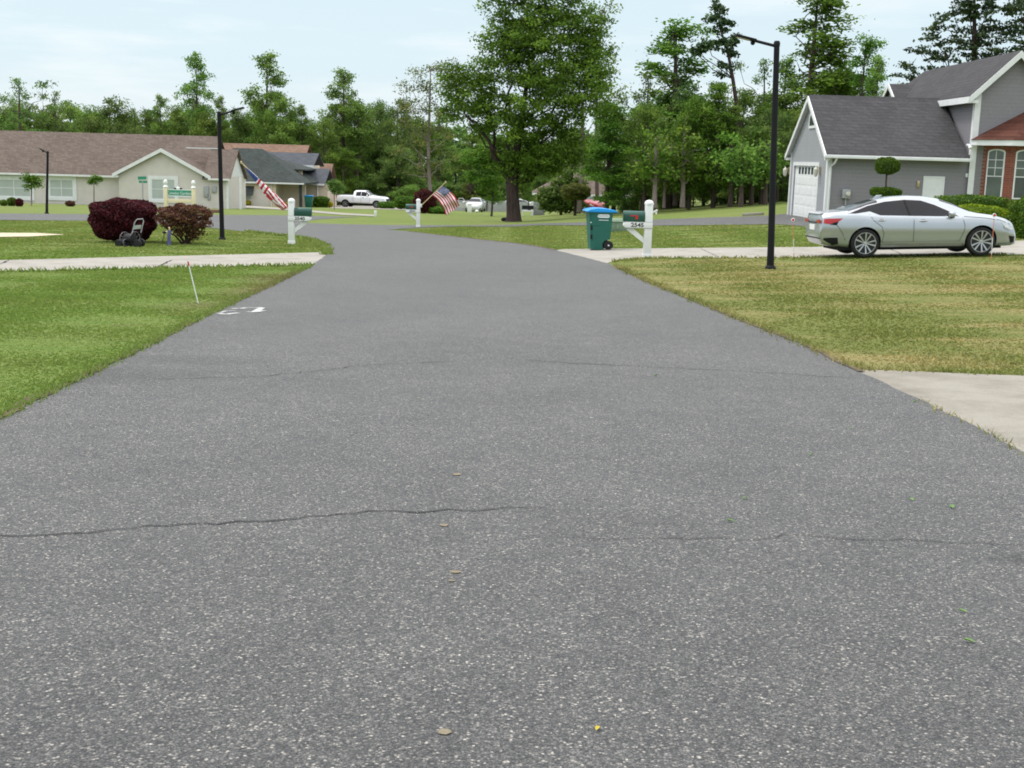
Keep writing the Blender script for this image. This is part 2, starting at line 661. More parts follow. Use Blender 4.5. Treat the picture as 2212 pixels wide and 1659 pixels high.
M['siding_lit_pale'] = mat_siding('lit_pale_grey_siding', (.30, .31, .335), (.36, .37, .40))  # lighter copy of the siding: the gable's light is put into its colour
M['stucco'] = pm('beige_stucco', (.60, .555, .52), .9, .06, 1.5, bump=.15)
M['stucco_peach'] = pm('peach_stucco', (.62, .52, .41), .9, .06, 1.5, bump=.15)
M['brick'] = mat_brick('red_brick', (.26, .065, .035), (.19, .045, .028), (.24, .17, .14))
M['brick_orange'] = mat_brick('orange_brick', (.40, .17, .07), (.32, .12, .05), (.36, .26, .18))
M['bark'] = mat_bark('dark_bark', (.028, .018, .018), (.085, .062, .056))
M['bark_pale'] = mat_bark('pale_bark', (.16, .125, .115), (.30, .25, .23), .7)
M['bark_mid'] = mat_bark('brown_bark', (.05, .037, .03), (.13, .10, .085))
M['leaf_green'] = pm('leaf_green', (.10, .21, .04), .6, .2, 30)
M['leaf_yellow'] = pm('leaf_yellow', (.45, .36, .03), .6, .2, 30)
M['fol_main'] = foliage('maple_leaf', (0.0450, 0.0815, 0.0123), (0.1180, 0.1967, 0.0245), (0.2530, 0.3596, 0.0521))
M['fol_mag'] = foliage('magnolia_leaf', (0.0475, 0.0745, 0.0216), (0.1188, 0.1656, 0.0396), (0.3024, 0.2484, 0.0900))
M['fol_bright'] = foliage('bright_leaf', (0.0384, 0.0912, 0.0126), (0.1110, 0.2150, 0.0250), (0.2456, 0.3736, 0.0537), .35)
M['fol_mid'] = foliage('wood_leaf', (0.0549, 0.1112, 0.0206), (0.1476, 0.2445, 0.0450), (0.2919, 0.4168, 0.0788))
M['fol_deep'] = foliage('deep_leaf', (0.0456, 0.0932, 0.0253), (0.1189, 0.2006, 0.0460), (0.2513, 0.3582, 0.0828))
M['fol_pine'] = foliage('pine_needle', (0.0209, 0.0444, 0.0205), (0.0586, 0.0963, 0.0377), (0.1214, 0.1630, 0.0630), .15)
M['fol_olive'] = foliage('olive_leaf', (0.0628, 0.0767, 0.0214), (0.1525, 0.1655, 0.0394), (0.2804, 0.2583, 0.0691))
M['fol_purple'] = foliage('purple_leaf', (0.0217, 0.0061, 0.0076), (0.0745, 0.0130, 0.0151), (0.1783, 0.0302, 0.0275), .2)
M['fol_purple2'] = foliage('bronze_leaf', (0.0351, 0.0236, 0.0146), (0.1315, 0.0512, 0.0351), (0.2191, 0.1673, 0.0498), .2)
M['fol_hedge'] = foliage('hedge_leaf', (0.0267, 0.0658, 0.0070), (0.0758, 0.1541, 0.0117), (0.1784, 0.2878, 0.0257), .2)
M['fol_lime'] = foliage('lime_leaf', (0.0673, 0.1409, 0.0076), (0.1907, 0.3019, 0.0152), (0.3813, 0.5031, 0.0316), .25)
M['fol_yellow'] = foliage('golden_leaf', (0.2000, 0.1900, 0.0100), (0.4200, 0.3600, 0.0200), (0.6200, 0.5200, 0.0500), .25)

# ------------------------------------------------------------------ ground sheet
def axis_lines(lo, hi, n0, n1, step=1.0):
    a = list(np.arange(n0, n1 + .01, step))
    v, s = n1, step
    while v < hi:
        s *= 1.35
        v += s
        a.append(v)
    v, s = n0, step
    while v > lo:
        s *= 1.35
        v -= s
        a.insert(0, v)
    return np.array(a)


xl = axis_lines(-500, 500, -30, 34)
yl = axis_lines(-60, 900, -8, 90)
yl = np.unique(np.append(yl, 180.0))
gx, gy = np.meshgrid(xl, yl)
gz = tzn(gx, gy)
V = np.stack([gx.ravel(), gy.ravel(), gz.ravel()], 1)
nx, ny = len(xl), len(yl)
ii, jj = np.meshgrid(np.arange(nx - 1), np.arange(ny - 1))
b = (jj * nx + ii).ravel()
Q = np.stack([b, b + 1, b + nx + 1, b + nx], 1)
tag(fastmesh('lawn', V, Q, M['lawn'], smooth=True), 'mown lawn over the gently falling ground', None, None, 'structure')


def xy(p):
    if len(p) == 3:
        return (p[1], p[2])
    g = G(*p)
    return (g.x, g.y)


def jit(poly, step=.3, amp=.03, seed=1):
    rg = random.Random(seed)
    out = []
    for i in range(len(poly)):
        a, c = Vector(poly[i]), Vector(poly[(i + 1) % len(poly)])
        n = max(1, min(80, int((c - a).length / step)))
        for k in range(n):
            p = a.lerp(c, k / n)
            if k:
                p = p + Vector((rg.uniform(-amp, amp), rg.uniform(-amp, amp)))
            out.append((p.x, p.y))
    return out


def drape(name, poly, off, mat, jitter=None, seed=1, smooth=True):
    if jitter:
        poly = jit(poly, jitter[0], jitter[1], seed)
    bm = bmesh.new()
    vs = [bm.verts.new((x, y, 0)) for x, y in poly]
    bm.faces.new(vs)
    bmesh.ops.triangulate(bm, faces=bm.faces[:])
    xs, ys = [p[0] for p in poly], [p[1] for p in poly]

    def cut(co, no):
        bmesh.ops.bisect_plane(bm, geom=bm.verts[:] + bm.edges[:] + bm.faces[:], plane_co=co, plane_no=no, dist=1e-5)
    for k in range(max(-4, math.ceil(min(xs))), min(34, math.floor(max(xs))) + 1):
        cut((k, 0, 0), (1, 0, 0))
    for k in range(max(0, math.ceil(min(ys))), min(90, math.floor(max(ys))) + 1):
        cut((0, k, 0), (0, 1, 0))
    for v in bm.verts:
        v.co.z = tz(v.co.x, v.co.y) + off
    bmesh.ops.recalc_face_normals(bm, faces=bm.faces[:])
    for f in bm.faces:
        if f.normal.z < 0:
            f.normal_flip()
    me = bpy.data.meshes.new(name)
    bm.to_mesh(me)
    bm.free()
    me.materials.append(mat)
    if smooth:
        me.polygons.foreach_set('use_smooth', [True] * len(me.polygons))
    o = bpy.data.objects.new(name, me)
    COL.objects.link(o)
    return o


def ext(a, c, y):
    """carry the line from c through a on to depth y"""
    ax, ay = xy(a)
    cx, cy = xy(c)
    t = (y - cy) / (ay - cy)
    return ('w', cx + (ax - cx) * t, y)


road_left = [(0, 905), (130, 840), (270, 772), (430, 690), (520, 648), (600, 611), (668, 577), (697, 558), (705, 549), (706, 541), (697, 530), (673, 519), (638, 513), (531, 501), (442, 491), (330, 483), (200, 477), (0, 475.5), (-300, 473)]
road_far = [(-300, 460.5), (0, 461.5), (200, 463), (485, 464.5), (620, 465.5), (663, 466.5), (720, 467.5), (775, 469), (737, 470.6), (690, 474), (650, 479), (668, 482.5), (737, 484.5), (836, 486.5), (836, 497)]
road_right = [(880, 500), (914, 504), (1003, 514), (1104, 525), (1150, 531), (1200, 541), (1260, 556), (1317, 571), (1400, 610), (1500, 651), (1600, 692), (1740, 747), (1870, 812), (1980, 862), (2100, 920), (2212, 980)]
RL = [xy(p) for p in road_left]
RR = [xy(p) for p in road_right]
poly = [xy(ext((0, 905), (270, 772), -6))] + RL + [xy(p) for p in road_far] + RR + [xy(ext((2212, 980), (1980, 862), -6))]
tag(drape('road', poly, .012, M['asphalt'], (.25, .022), 3), 'worn grey asphalt road running downhill and bending left', None, None, 'structure')
drv = [(836, 486.5), (903, 486.8), (1003, 486.8), (1100, 485.5), (1164, 482.8), (1290, 480), (1408, 475), (1650, 467), (1700, 462), (1780, 478), (1850, 500), (1677, 484.5), (1560, 486.5), (1408, 488), (1290, 487.5), (1164, 487), (1003, 489), (950, 490.5), (903, 492.5), (836, 497)]
tag(drape('asphalt_driveway', [xy(p) for p in drv], .016, M['asphalt'], (.5, .02), 4), 'long asphalt drive leading across to the grey garage', None, None, 'structure')
cd = [(1198, 541), (1217, 538.5), (1400, 537), (1756, 534), (2190, 521), (2420, 513), (2420, 543), (2184, 550.5), (1900, 555), (1700, 557), (1400, 558), (1350, 559), (1330, 562), (1300, 574), (1245, 560), (1180, 545)]
tag(drape('concrete_driveway', [xy(p) for p in cd], .007, M['concrete'], (.5, .012), 5), 'concrete drive under the silver sedan', None, None, 'structure')
cf = [(1856, 800), (2010, 805), (2212, 813), (2700, 832), (2900, 1330), (2190, 995), (2070, 930), (1940, 868), (1840, 812), (1835, 800)]
tag(drape('concrete_apron', [xy(p) for p in cf], .007, M['concrete_old'], (.3, .025), 6), 'weathered concrete apron at the right edge of the road', None, None, 'structure')
cl = [(-400, 573), (0, 562.7), (450, 551.5), (690, 545.5), (730, 545), (730, 556), (700, 573), (400, 578), (0, 586.5), (-400, 600)]
tag(drape('side_driveway', [xy(p) for p in cl], .007, M['concrete'], (.4, .012), 7), 'pale concrete drive crossing the left lawn', None, None, 'structure')
sp_ = [(-160, 501), (0, 504), (80, 504.5), (140, 508), (60, 512.3), (0, 513), (-160, 511)]
tag(drape('sand_patch', [xy(p) for p in sp_], .02, M['sand'], (.4, .06), 8), 'patch of pale bare sand in the left lawn', None, None, 'structure')
fd = [(706, 444.5), (760, 443), (900, 446), (1000, 452), (1000, 455), (930, 456.5), (850, 453), (714, 450)]
tag(drape('far_driveway', [xy(p) for p in fd], .025, M['concrete'], None), 'concrete drive below the white pickup', None, None, 'structure')
wk = [(505, 442.5), (600, 449), (737, 460.5), (809, 464.5), (809, 468), (737, 464.7), (600, 453), (505, 448)]
tag(drape('footpath', [xy(p) for p in wk], .03, M['concrete'], None), 'narrow pale path in front of the peach house', None, None, 'structure')

# soil edges
def strip(name, pts, w0, w1, off, mat, seed):
    rg = random.Random(seed)
    P = jit([xy(p) for p in pts], .22, .02, seed)
    n0 = xy(pts[-1])
    k = min(range(len(P)), key=lambda i: (Vector(P[i]) - Vector(n0)).length)
    P = P[:k + 1]
    A, B = [], []
    for i, p in enumerate(P):
        d = (Vector(P[min(i + 1, len(P) - 1)]) - Vector(P[max(i - 1, 0)])).normalized()
        nr = Vector((-d.y, d.x))
        a = Vector(p) + nr * rg.uniform(w0 * .4, w0)
        c = Vector(p) - nr * rg.uniform(w1 * .4, w1)
        A.append((a.x, a.y))
        B.append((c.x, c.y))
    vs = [(x, y, tz(x, y) + off) for x, y in A] + [(x, y, tz(x, y) + off) for x, y in B]
    n = len(A)
    m = MB().add(vs, [(i, i + n, i + n + 1, i + 1) for i in range(n - 1)])
    return m.build(name, mat)


tag(strip('soil_edge', [(-160, 985), (0, 905), (130, 840), (270, 772), (430, 690), (520, 648), (600, 611), (668, 577)], .07, .05, .019, M['soil'], 11), 'strip of bare soil where the left lawn meets the road', None, None, 'structure')
tag(strip('soil_edge', [(880, 500), (914, 504), (1003, 514), (1104, 525), (1150, 531), (1200, 541)], .10, .10, .019, M['soil'], 12), 'soil line along the far right road edge', None, None, 'structure')
tag(strip('soil_edge', [(1330, 576), (1400, 610), (1500, 651), (1600, 692), (1740, 747), (1858, 806)], .05, .05, .019, M['soil'], 13), 'soil line along the straw-coloured verge', None, None, 'structure')


# cracks, joints, stains and painted marks lie flat on the paving
def ribbon(name, pts, w, off, mat, seed, step=.07, wob=.026):
    rg = random.Random(seed)
    P = [Vector(xy(p)) for p in pts]
    Q_ = []
    for i in range(len(P) - 1):
        n = max(1, int((P[i + 1] - P[i]).length / step))
        for k in range(n):
            q = P[i].lerp(P[i + 1], k / n)
            Q_.append(q + Vector((rg.uniform(-wob, wob), rg.uniform(-wob, wob))))
    Q_.append(P[-1])
    vs, n = [], len(Q_)
    for sgn in (1, -1):
        for i, q in enumerate(Q_):
            d = (Q_[min(i + 1, n - 1)] - Q_[max(i - 1, 0)]).normalized()
            ww = (w * rg.uniform(.25, 1.0) if wob else w) * min(1, (i + .5) / 5, (n - i) / 5)
            e = q + Vector((-d.y, d.x)) * sgn * ww / 2
            vs.append((e.x, e.y, tz(e.x, e.y) + off))
    return MB().add(vs, [(i + n, i + n + 1, i + 1, i) for i in range(n - 1)]).build(name, mat)


for k, (pts, w, lb) in enumerate([
    ([(-200, 1180), (0, 1167), (100, 1161), (230, 1153), (330, 1142), (480, 1137), (640, 1125), (830, 1110), (880, 1113), (1000, 1107), (1090, 1104), (1180, 1103)], .019, 'long dark crack across the left half of the road'),
    ([(1180, 1165), (1300, 1172), (1420, 1166), (1600, 1172), (1700, 1163), (1900, 1172), (2212, 1184), (2400, 1190)], .008, 'faint crack across the right half of the road'),
    ([(330, 823), (560, 817), (700, 804), (760, 795), (880, 788), (1000, 783)], .015, 'thin arched crack at mid distance'),
    ([(1090, 777), (1250, 789), (1400, 795), (1550, 803), (1700, 812), (1862, 821)], .02, 'thin crack with tufts running to the right edge')]):
    tag(ribbon('road_crack', pts, w, .017, M['crack'], 20 + k), lb, None, None, 'structure')
for pts, lb in [([(333, 580.5), (372, 562)], 'dark joint across the left concrete drive'), ([(-6, 574), (20, 562.7)], 'dark joint at the left end of the concrete drive')]:
    tag(ribbon('paving_joint', pts, .07, .013, M['crack'], 30, .2, .01), lb, None, None, 'structure')
for pts, lb in [([(1512, 537), (1555, 557)], 'joint across the right concrete drive'), ([(1900, 530), (1960, 554)], 'joint under the sedan')]:
    tag(ribbon('paving_joint', pts, .03, .013, M['crack'], 31, .2, .005), lb, None, None, 'structure')


def zp(x, y):  # pixel of the enlarged view of the painted mark
    return ((600 + x / 10.055) * .7373, (880 + y / 10.055) * .7373)


mk = MB()
for pts, w in [([(400, 408), (560, 440), (640, 445), (760, 425), (990, 402)], .10), ([(560, 350), (720, 345), (900, 335)], .05), ([(470, 395), (600, 355), (700, 345)], .05),
               ([(800, 285), (960, 270), (1080, 275), (1230, 250)], .09), ([(1300, 255), (1480, 255), (1700, 245)], .07), ([(1700, 250), (1620, 290), (1520, 350), (1440, 385)], .11),
               ([(1235, 375), (1400, 385), (1560, 370), (1680, 345), (1800, 338)], .09)]:
    P = [Vector(xy(zp(*p))) for p in pts]
    n = len(P)
    vs = []
    for sgn in (1, -1):
        for i, q in enumerate(P):
            d = (P[min(i + 1, n - 1)] - P[max(i - 1, 0)]).normalized()
            e = q + Vector((-d.y, d.x)) * sgn * w * .46 * (.9 + .1 * math.sin(i * 2.1 + w * 40))
            vs.append((e.x, e.y, tz(e.x, e.y) + .016 + .0006 * len(mk.v) / 10))
    mk.add(vs, [(i + n, i + n + 1, i + 1, i) for i in range(n - 1)])
tag(mk.build('road_marking', M['road_paint']), 'hand painted white 22 on the asphalt by the left verge', None, None, 'structure')
for k, (px, py, w) in enumerate([(987, 1030, .03), (960, 1141, .026), (983, 1243, .026), (960, 1592, .024), (975, 1262, .014)]):
    g = G(px, py)
    rg = random.Random(50 + k)
    pts = [(g.x + w * rg.uniform(.6, 1.1) * math.cos(t * .63), g.y + w * rg.uniform(.6, 1.1) * math.sin(t * .63)) for t in range(10)]
    tag(MB().add([(x, y, tz(x, y) + .0165) for x, y in pts], [tuple(range(10))]).build('road_stain', M['stain']), 'tan spot on the asphalt', None, None, 'structure')
g0, g1 = G(420, 710), G(470, 708)
tag(MB().add([(x, y, tz(x, y) + .0165) for x, y in [(g0.x, g0.y), (g1.x, g1.y), (g1.x, g1.y + .05), (g0.x + .1, g0.y + .07)]], [(0, 1, 2, 3)]).build('road_stain', M['stain']), 'tan smear on the asphalt beside the left verge', None, None, 'structure')


# ------------------------------------------------------------------ grass
def inside(P, poly):
    x, y = P[:, 0], P[:, 1]
    r = np.zeros(len(P), bool)
    n = len(poly)
    for i in range(n):
        x1, y1 = poly[i]
        x2, y2 = poly[(i + 1) % n]
        c = ((y1 > y) != (y2 > y))
        xi = (x2 - x1) * (y - y1) / (y2 - y1 + 1e-12) + x1
        r ^= c & (x < xi)
    return r


def grass(name, label, poly, dens, hgt, seed, d0=9.0, hole=None, exclude=()):
    rg = np.random.default_rng(seed)
    P = np.array(poly)
    lo, hi = P.min(0), P.max(0)
    n = int((hi[0] - lo[0]) * (hi[1] - lo[1]) * dens)
    pts = rg.uniform(lo, hi, (n, 2))
    d = np.hypot(pts[:, 0], pts[:, 1])
    pts = pts[rg.random(n) < np.minimum(1, (d0 / d) ** 1.25)]
    pts = pts[inside(pts, poly)]
    for e in exclude:
        pts = pts[~inside(pts, e)]
    pts += rg.normal(0, .02, pts.shape)
    n = len(pts)
    d = np.hypot(pts[:, 0], pts[:, 1])
    h = hgt * rg.uniform(.45, 1.25, n) * (.7 + .6 * np.sin(pts[:, 0] * 1.7) * np.cos(pts[:, 1] * 1.3) ** 2)
    h = np.maximum(h, hgt * .3)
    w = .0065 * np.maximum(1, d / 7) * rg.uniform(.7, 1.4, n)
    an = rg.uniform(0, 2 * np.pi, n)
    ln = rg.uniform(.1, .95, n) * h
    a2 = rg.uniform(0, 2 * np.pi, n)
    z = tzn(pts[:, 0], pts[:, 1])
    c = np.stack([pts[:, 0], pts[:, 1], z - .004], 1)
    s = np.stack([np.cos(an) * w, np.sin(an) * w, np.zeros(n)], 1)
    tip = c + np.stack([np.cos(a2) * ln, np.sin(a2) * ln, h], 1)
    mid = c + np.stack([np.cos(a2) * ln * .3, np.sin(a2) * ln * .3, h * .6], 1)
    Vv = np.stack([c - s, c + s, mid + s * .8, tip, mid - s * .8], 1).reshape(-1, 3)
    Qq = np.arange(n * 5).reshape(n, 5)
    return tag(fastmesh(name, Vv, Qq, M['blade'], rg.random(n)), label, None, None, 'stuff')


LB = [xy(p) for p in [(-500, 1150), (0, 905), (130, 840), (270, 772), (430, 690), (520, 648), (600, 611), (668, 578), (676, 573), (400, 579), (0, 587.5), (-500, 603)]]
grass('grass', 'bright green blades of the near left lawn', LB, 2400, .027, 1)
LB2 = [xy(p) for p in [(-300, 570), (0, 562), (450, 551), (690, 545), (704, 541), (697, 530), (673, 519), (638, 513.5), (531, 501.5), (442, 491.5), (330, 484), (200, 478), (-300, 474)]]
grass('grass', 'yellow green grass round the purple bushes', LB2, 420, .036, 2, 20, exclude=[[xy(p) for p in sp_]])
RB = [xy(p) for p in [(1320, 569), (1332, 562), (1352, 559.5), (1400, 558.5), (1700, 557.5), (1900, 555.5), (2184, 551), (2420, 544), (2700, 600), (2700, 831), (2212, 812), (2010, 804), (1860, 799), (1740, 746), (1600, 691), (1500, 650), (1400, 609)]]
grass('grass', 'thin straw coloured grass of the right verge', RB, 1200, .026, 3)
RB2 = [xy(p) for p in [(880, 499), (914, 503), (1003, 513), (1104, 524), (1150, 530), (1200, 540.5), (1217, 538), (1400, 536.5), (1756, 533.5), (2190, 520), (2420, 512), (2100, 500), (1677, 485), (1408, 488.5), (1164, 487.5), (1003, 489.5), (903, 493.5), (850, 497)]]
grass('grass', 'green grass between the two right drives', RB2, 340, .036, 4, 24)
# tufts along the verge of the concrete apron and road edge
def fringe(label, pts, per_m, hgt, seed, spread=.05):
    rg = np.random.default_rng(seed)
    P = [Vector(xy(p)) for p in pts]
    out = []
    for a, c in zip(P[:-1], P[1:]):
        n = int((c - a).length * per_m)
        for _ in range(n):
            if rg.random() < .8:
                q = a.lerp(c, rg.random())
                out.append((q.x + rg.normal(0, spread), q.y + rg.normal(0, spread)))
    pts = np.array(out)
    n = len(pts)
    h = hgt * rg.uniform(.4, 1.3, n)
    w = .008 * rg.uniform(.7, 1.4, n) * np.maximum(1, np.hypot(pts[:, 0], pts[:, 1]) / 9)
    an, a2 = rg.uniform(0, 6.28, n), rg.uniform(0, 6.28, n)
    c = np.stack([pts[:, 0], pts[:, 1], tzn(pts[:, 0], pts[:, 1])], 1)
    s = np.stack([np.cos(an) * w, np.sin(an) * w, np.zeros(n)], 1)
    tip = c + np.stack([np.cos(a2) * h * .8, np.sin(a2) * h * .8, h], 1)
    Vv = np.stack([c - s, c + s, tip], 1).reshape(-1, 3)
    return tag(fastmesh('grass', Vv, np.arange(n * 3).reshape(n, 3), M['blade'], rg.random(n) * .7), label, None, None, 'stuff')


fringe('longer tufts hanging over the left road edge', [(-120, 964), (0, 904), (130, 839), (270, 771), (430, 689), (520, 647), (600, 610), (668, 576)], 420, .05, 61, .035)
fringe('rough tufts along the straw verge and apron', [(1330, 575), (1400, 609), (1500, 650), (1600, 691), (1740, 746), (1862, 800), (2010, 803), (2212, 811), (2400, 818)], 170, .06, 62, .06)
fringe('tufts in the joint between apron and road', [(1985, 866), (2030, 890), (2110, 925), (2130, 935), (2212, 985)], 40, .05, 63, .03)
fringe('grass lip along the drives', [(1322, 566), (1400, 558.7), (1700, 557.5), (2184, 551)], 90, .07, 64, .05)
fringe('grass lip below the left concrete drive', [(676, 573.5), (400, 579.5), (0, 588)], 120, .08, 65, .05)
fringe('grass lip at the left corner', [(704, 551), (706, 541), (697, 529), (673, 518), (638, 512.5), (531, 500.5)], 120, .09, 66, .07)

# fallen leaves on the road
lf = [(1752, 988), (1609, 1084), (1968, 1086), (2055, 1102), (1416, 815), (1450, 667), (1577, 1133), (2078, 1330), (2092, 1395), (1290, 1586), (1836, 930), (1975, 872)]
where = ['beside the apron', 'left of the pair near the right edge', 'beyond its pair near the right edge', 'nearer the lens of its pair at the right edge', 'by the arched crack', 'farthest up the road', 'by the faint crack', 'at the far right', 'lowest at the right edge', 'alone at the bottom of the photo', 'in open asphalt', 'against the apron edge']
for k, (px, py) in enumerate(lf):
    g = G(px, py)
    rg = random.Random(90 + k)
    s = rg.uniform(.018, .032) if k != 9 else .016
    a = rg.uniform(0, 3)
    ca, sa = math.cos(a), math.sin(a)
    vs = []
    for lx, ly, lz in [(-1, 0, 0), (-.3, .42, .25), (.45, .34, .3), (1, 0, .05), (.45, -.34, .3), (-.3, -.42, .25), (0, 0, 0)]:
        x, y = g.x + s * (lx * ca - ly * sa), g.y + s * (lx * sa + ly * ca)
        vs.append((x, y, tz(x, y) + .019 + s * lz))
    o = MB().add(vs, [(0, 6, 1), (1, 6, 2), (2, 6, 3), (3, 6, 4), (4, 6, 5), (5, 6, 0)]).build('fallen_leaf', M['leaf_yellow'] if k == 9 else M['leaf_green'])
    tag(o, ('yellow' if k == 9 else 'green') + ' fallen leaf on the asphalt ' + where[k], 'leaf', 'fallen leaves on the road')

# ------------------------------------------------------------------ foliage
def leaf_quads(C, size, rg, up=.35, asp=.62):
    n = len(C)
    N = rg.normal(0, 1, (n, 3))
    N[:, 2] = np.abs(N[:, 2]) + up
    N /= np.linalg.norm(N, axis=1, keepdims=True)
    T = rg.normal(0, 1, (n, 3))
    T -= N * (T * N).sum(1, keepdims=True)
    T /= np.linalg.norm(T, axis=1, keepdims=True) + 1e-9
    B = np.cross(N, T)
    s = (size * rg.uniform(.65, 1.35, n))[:, None]
    V = np.stack([C - T * s * .5, C + B * s * .5 * asp, C + T * s * .5, C - B * s * .5 * asp], 1)
    return V.reshape(-1, 3), np.arange(n * 4).reshape(n, 4)


def crown(blobs, rg, clump, per, leaf, dens=1.0, flat=.55, shell=.45, up=.35):
    """leaf clumps scattered in and towards the outside of each blob (x,y,z,rx,ry,rz)"""
    Cs, R = [], []
    for bx, by, bz, rx, ry, rz in blobs:
        k = max(3, int(dens * 5.6 * (rx * ry * rz) ** (2 / 3) / clump ** 2))
        d = rg.normal(0, 1, (k, 3))
        d /= np.linalg.norm(d, axis=1, keepdims=True)
        rr = rg.random(k) ** (shell)
        cc = d * rr[:, None] * np.array([rx, ry, rz]) + np.array([bx, by, bz])
        tone = np.clip(rg.normal(.46, .17, k), 0, 1)
        m = rg.poisson(per, k)
        idx = np.repeat(np.arange(k), m)
        off = rg.normal(0, 1, (len(idx), 3)) * clump * .48
        off[:, 2] *= flat
        Cs.append(cc[idx] + off)
        R.append(np.clip(tone[idx] + rg.normal(0, .13, len(idx)), 0, 1))
    C, R = np.concatenate(Cs), np.concatenate(R)
    V, Q = leaf_quads(C, leaf, rg, up)
    return V, Q, R


def limb(mb, a, b, r0, r1, rg, n=5, wob=.06, seg=7):
    a, b = Vector(a), Vector(b)
    L = (b - a).length
    pts = [a]
    for i in range(1, n):
        p = a.lerp(b, i / n)
        pts.append(p + Vector(rg.normal(0, 1, 3)) * L * wob * (1 if i < n else 0) + Vector((0, 0, -L * .05 * math.sin(math.pi * i / n))))
    pts.append(b)
    mb.tube(pts, [r0 + (r1 - r0) * i / n for i in range(n + 1)], seg)


def tree(name, label, base, blobs, fol, bark, trunk, limbs=(), clump=.7, per=26, leaf=.2, dens=1.0, seed=1, group=None, cat='tree', flat=.55, shell=.45, twigs=True, up=.35):
    """trunk = [(x,y,z,r)...], limbs = [((x,y,z),(x,y,z),r0,r1)], all relative to base"""
    rg = np.random.default_rng(seed)
    t = thing(name, label, cat, base, 0, group)
    mb = MB()
    mb.tube([p[:3] for p in trunk], [p[3] for p in trunk], 12)
    for a, b, r0, r1 in limbs:
        limb(mb, a, b, r0, r1, rg)
    if twigs:
        top = Vector(trunk[-1][:3])
        for bx, by, bz, rx, ry, rz in blobs:
            k = min([p for p in trunk if p[2] > .2 * trunk[-1][2]] or trunk, key=lambda p: abs(p[2] - (bz - .9 * math.hypot(bx - p[0], by - p[1]))))
            limb(mb, k[:3], (bx, by, bz), max(.03, k[3] * .35), .02, rg, 4)
            for _ in range(3):
                e = Vector((bx, by, bz)) + Vector(rg.normal(0, .55, 3)) * Vector((rx, ry, rz)).length * .5
                limb(mb, (bx, by, bz), e, .03, .01, rg, 3, .08, 5)
    mb.build('trunk', bark, t, 50)
    V, Q, R = crown(blobs, rg, clump, per, leaf, dens, flat, shell, up)
    fastmesh('crown', V, Q, fol, R, t)
    return t


def px_blobs(base, Y, lst, depth=.8):
    """crown lobes measured in the photograph, given their true distance, size and depth"""
    s = Y / F
    rg = random.Random(int(Y * 10) + len(lst))
    out = []
    for e in lst:
        px, py, rx, rz = e[:4]
        p = at(px, py, Y) - Vector(base)
        ry = min(rx, rz) * s * (e[4] if len(e) > 4 else 1.0)
        out.append((p.x, p.y + rg.uniform(-1, 1) * depth * ry, p.z, rx * s, max(ry, .3), rz * s))
    return out


# the big tree in the middle
b0 = G(1108, 479)
Y0 = b0.y
L = lambda px, py, dy=0: tuple(at(px, py, Y0) - b0 + Vector((0, dy, 0)))
bl = px_blobs(b0, Y0, [(1105, 40, 70, 55), (1095, 95, 65, 50), (1175, 15, 75, 60), (1240, 45, 70, 60), (1290, 80, 40, 60), (1160, 100, 85, 70), (1250, 130, 75, 60), (1290, 155, 42, 45), (1105, 170, 70, 55), (1190, 190, 80, 65), (1262, 215, 62, 55),
                       (1040, 160, 45, 38), (985, 172, 42, 34), (1010, 205, 50, 40), (1060, 230, 52, 42), (990, 240, 40, 30), (1120, 255, 70, 52), (1200, 270, 66, 46), (1040, 275, 42, 30), (1150, 310, 56, 40), (1230, 320, 40, 32), (1160, 352, 48, 36), (1105, 345, 28, 30), (1190, 365, 30, 26), (1118, 376, 36, 18), (1076, 318, 38, 28), (1182, 338, 50, 34), (1240, 345, 30, 22), (1100, -40, 60, 50), (1190, -55, 60, 50)], 1.4)
tr = [(*L(1109, 482), .62), (*L(1110, 474), .50), (*L(1109, 455), .44), (*L(1107, 420), .40), (*L(1106, 392), .44), (*L(1112, 350), .27), (*L(1124, 280), .20), (*L(1135, 200), .14), (*L(1150, 110), .07)]
lm = [(L(1106, 395), L(1082, 350), .24, .20), (L(1082, 350), L(1040, 285, -.6), .17, .09), (L(1040, 285, -.6), L(990, 225, -1), .09, .03), (L(1085, 352), L(1062, 260, .8), .14, .07), (L(1062, 260, .8), L(1050, 190, 1), .07, .03),
      (L(1103, 380), L(1098, 300, -.5), .2, .12), (L(1098, 300, -.5), L(1104, 150, -1), .12, .04), (L(1112, 360), L(1160, 290, .4), .2, .12), (L(1160, 290, .4), L(1215, 200, .8), .12, .05), (L(1160, 300, .4), L(1185, 150, -.6), .1, .04), (L(1165, 300), L(1250, 230, 1), .09, .03), (L(1112, 375), L(1165, 345, -1.2), .1, .04)]
tree('shade_tree', 'largest tree, dark trunk and broad leafy crown, alone on the middle lawn', b0, bl, M['fol_main'], M['bark'], tr, lm, .58, 64, .18, 1.12, 3)
# upper wisps of the neighbour behind it
b1 = G(1290, 447)
bl = px_blobs(b1, b1.y, [(1300, 20, 22, 28), (1322, 5, 16, 22), (1285, 60, 20, 26), (1310, 60, 14, 20), (1295, 180, 34, 30), (1330, 210, 30, 24), (1340, 190, 22, 16), (1300, 230, 40, 30), (1275, 110, 22, 30)])
L1 = lambda px, py: tuple(at(px, py, b1.y) - b1)
tree('slender_tree', 'thin leaved tree showing above the right shoulder of the big shade tree', b1, bl, M['fol_mid'], M['bark_mid'], [(*L1(1290, 448), .22), (*L1(1288, 300), .16), (*L1(1290, 150), .1), (*L1(1302, 20), .04)], (), .8, 16, .3, .75, 5)

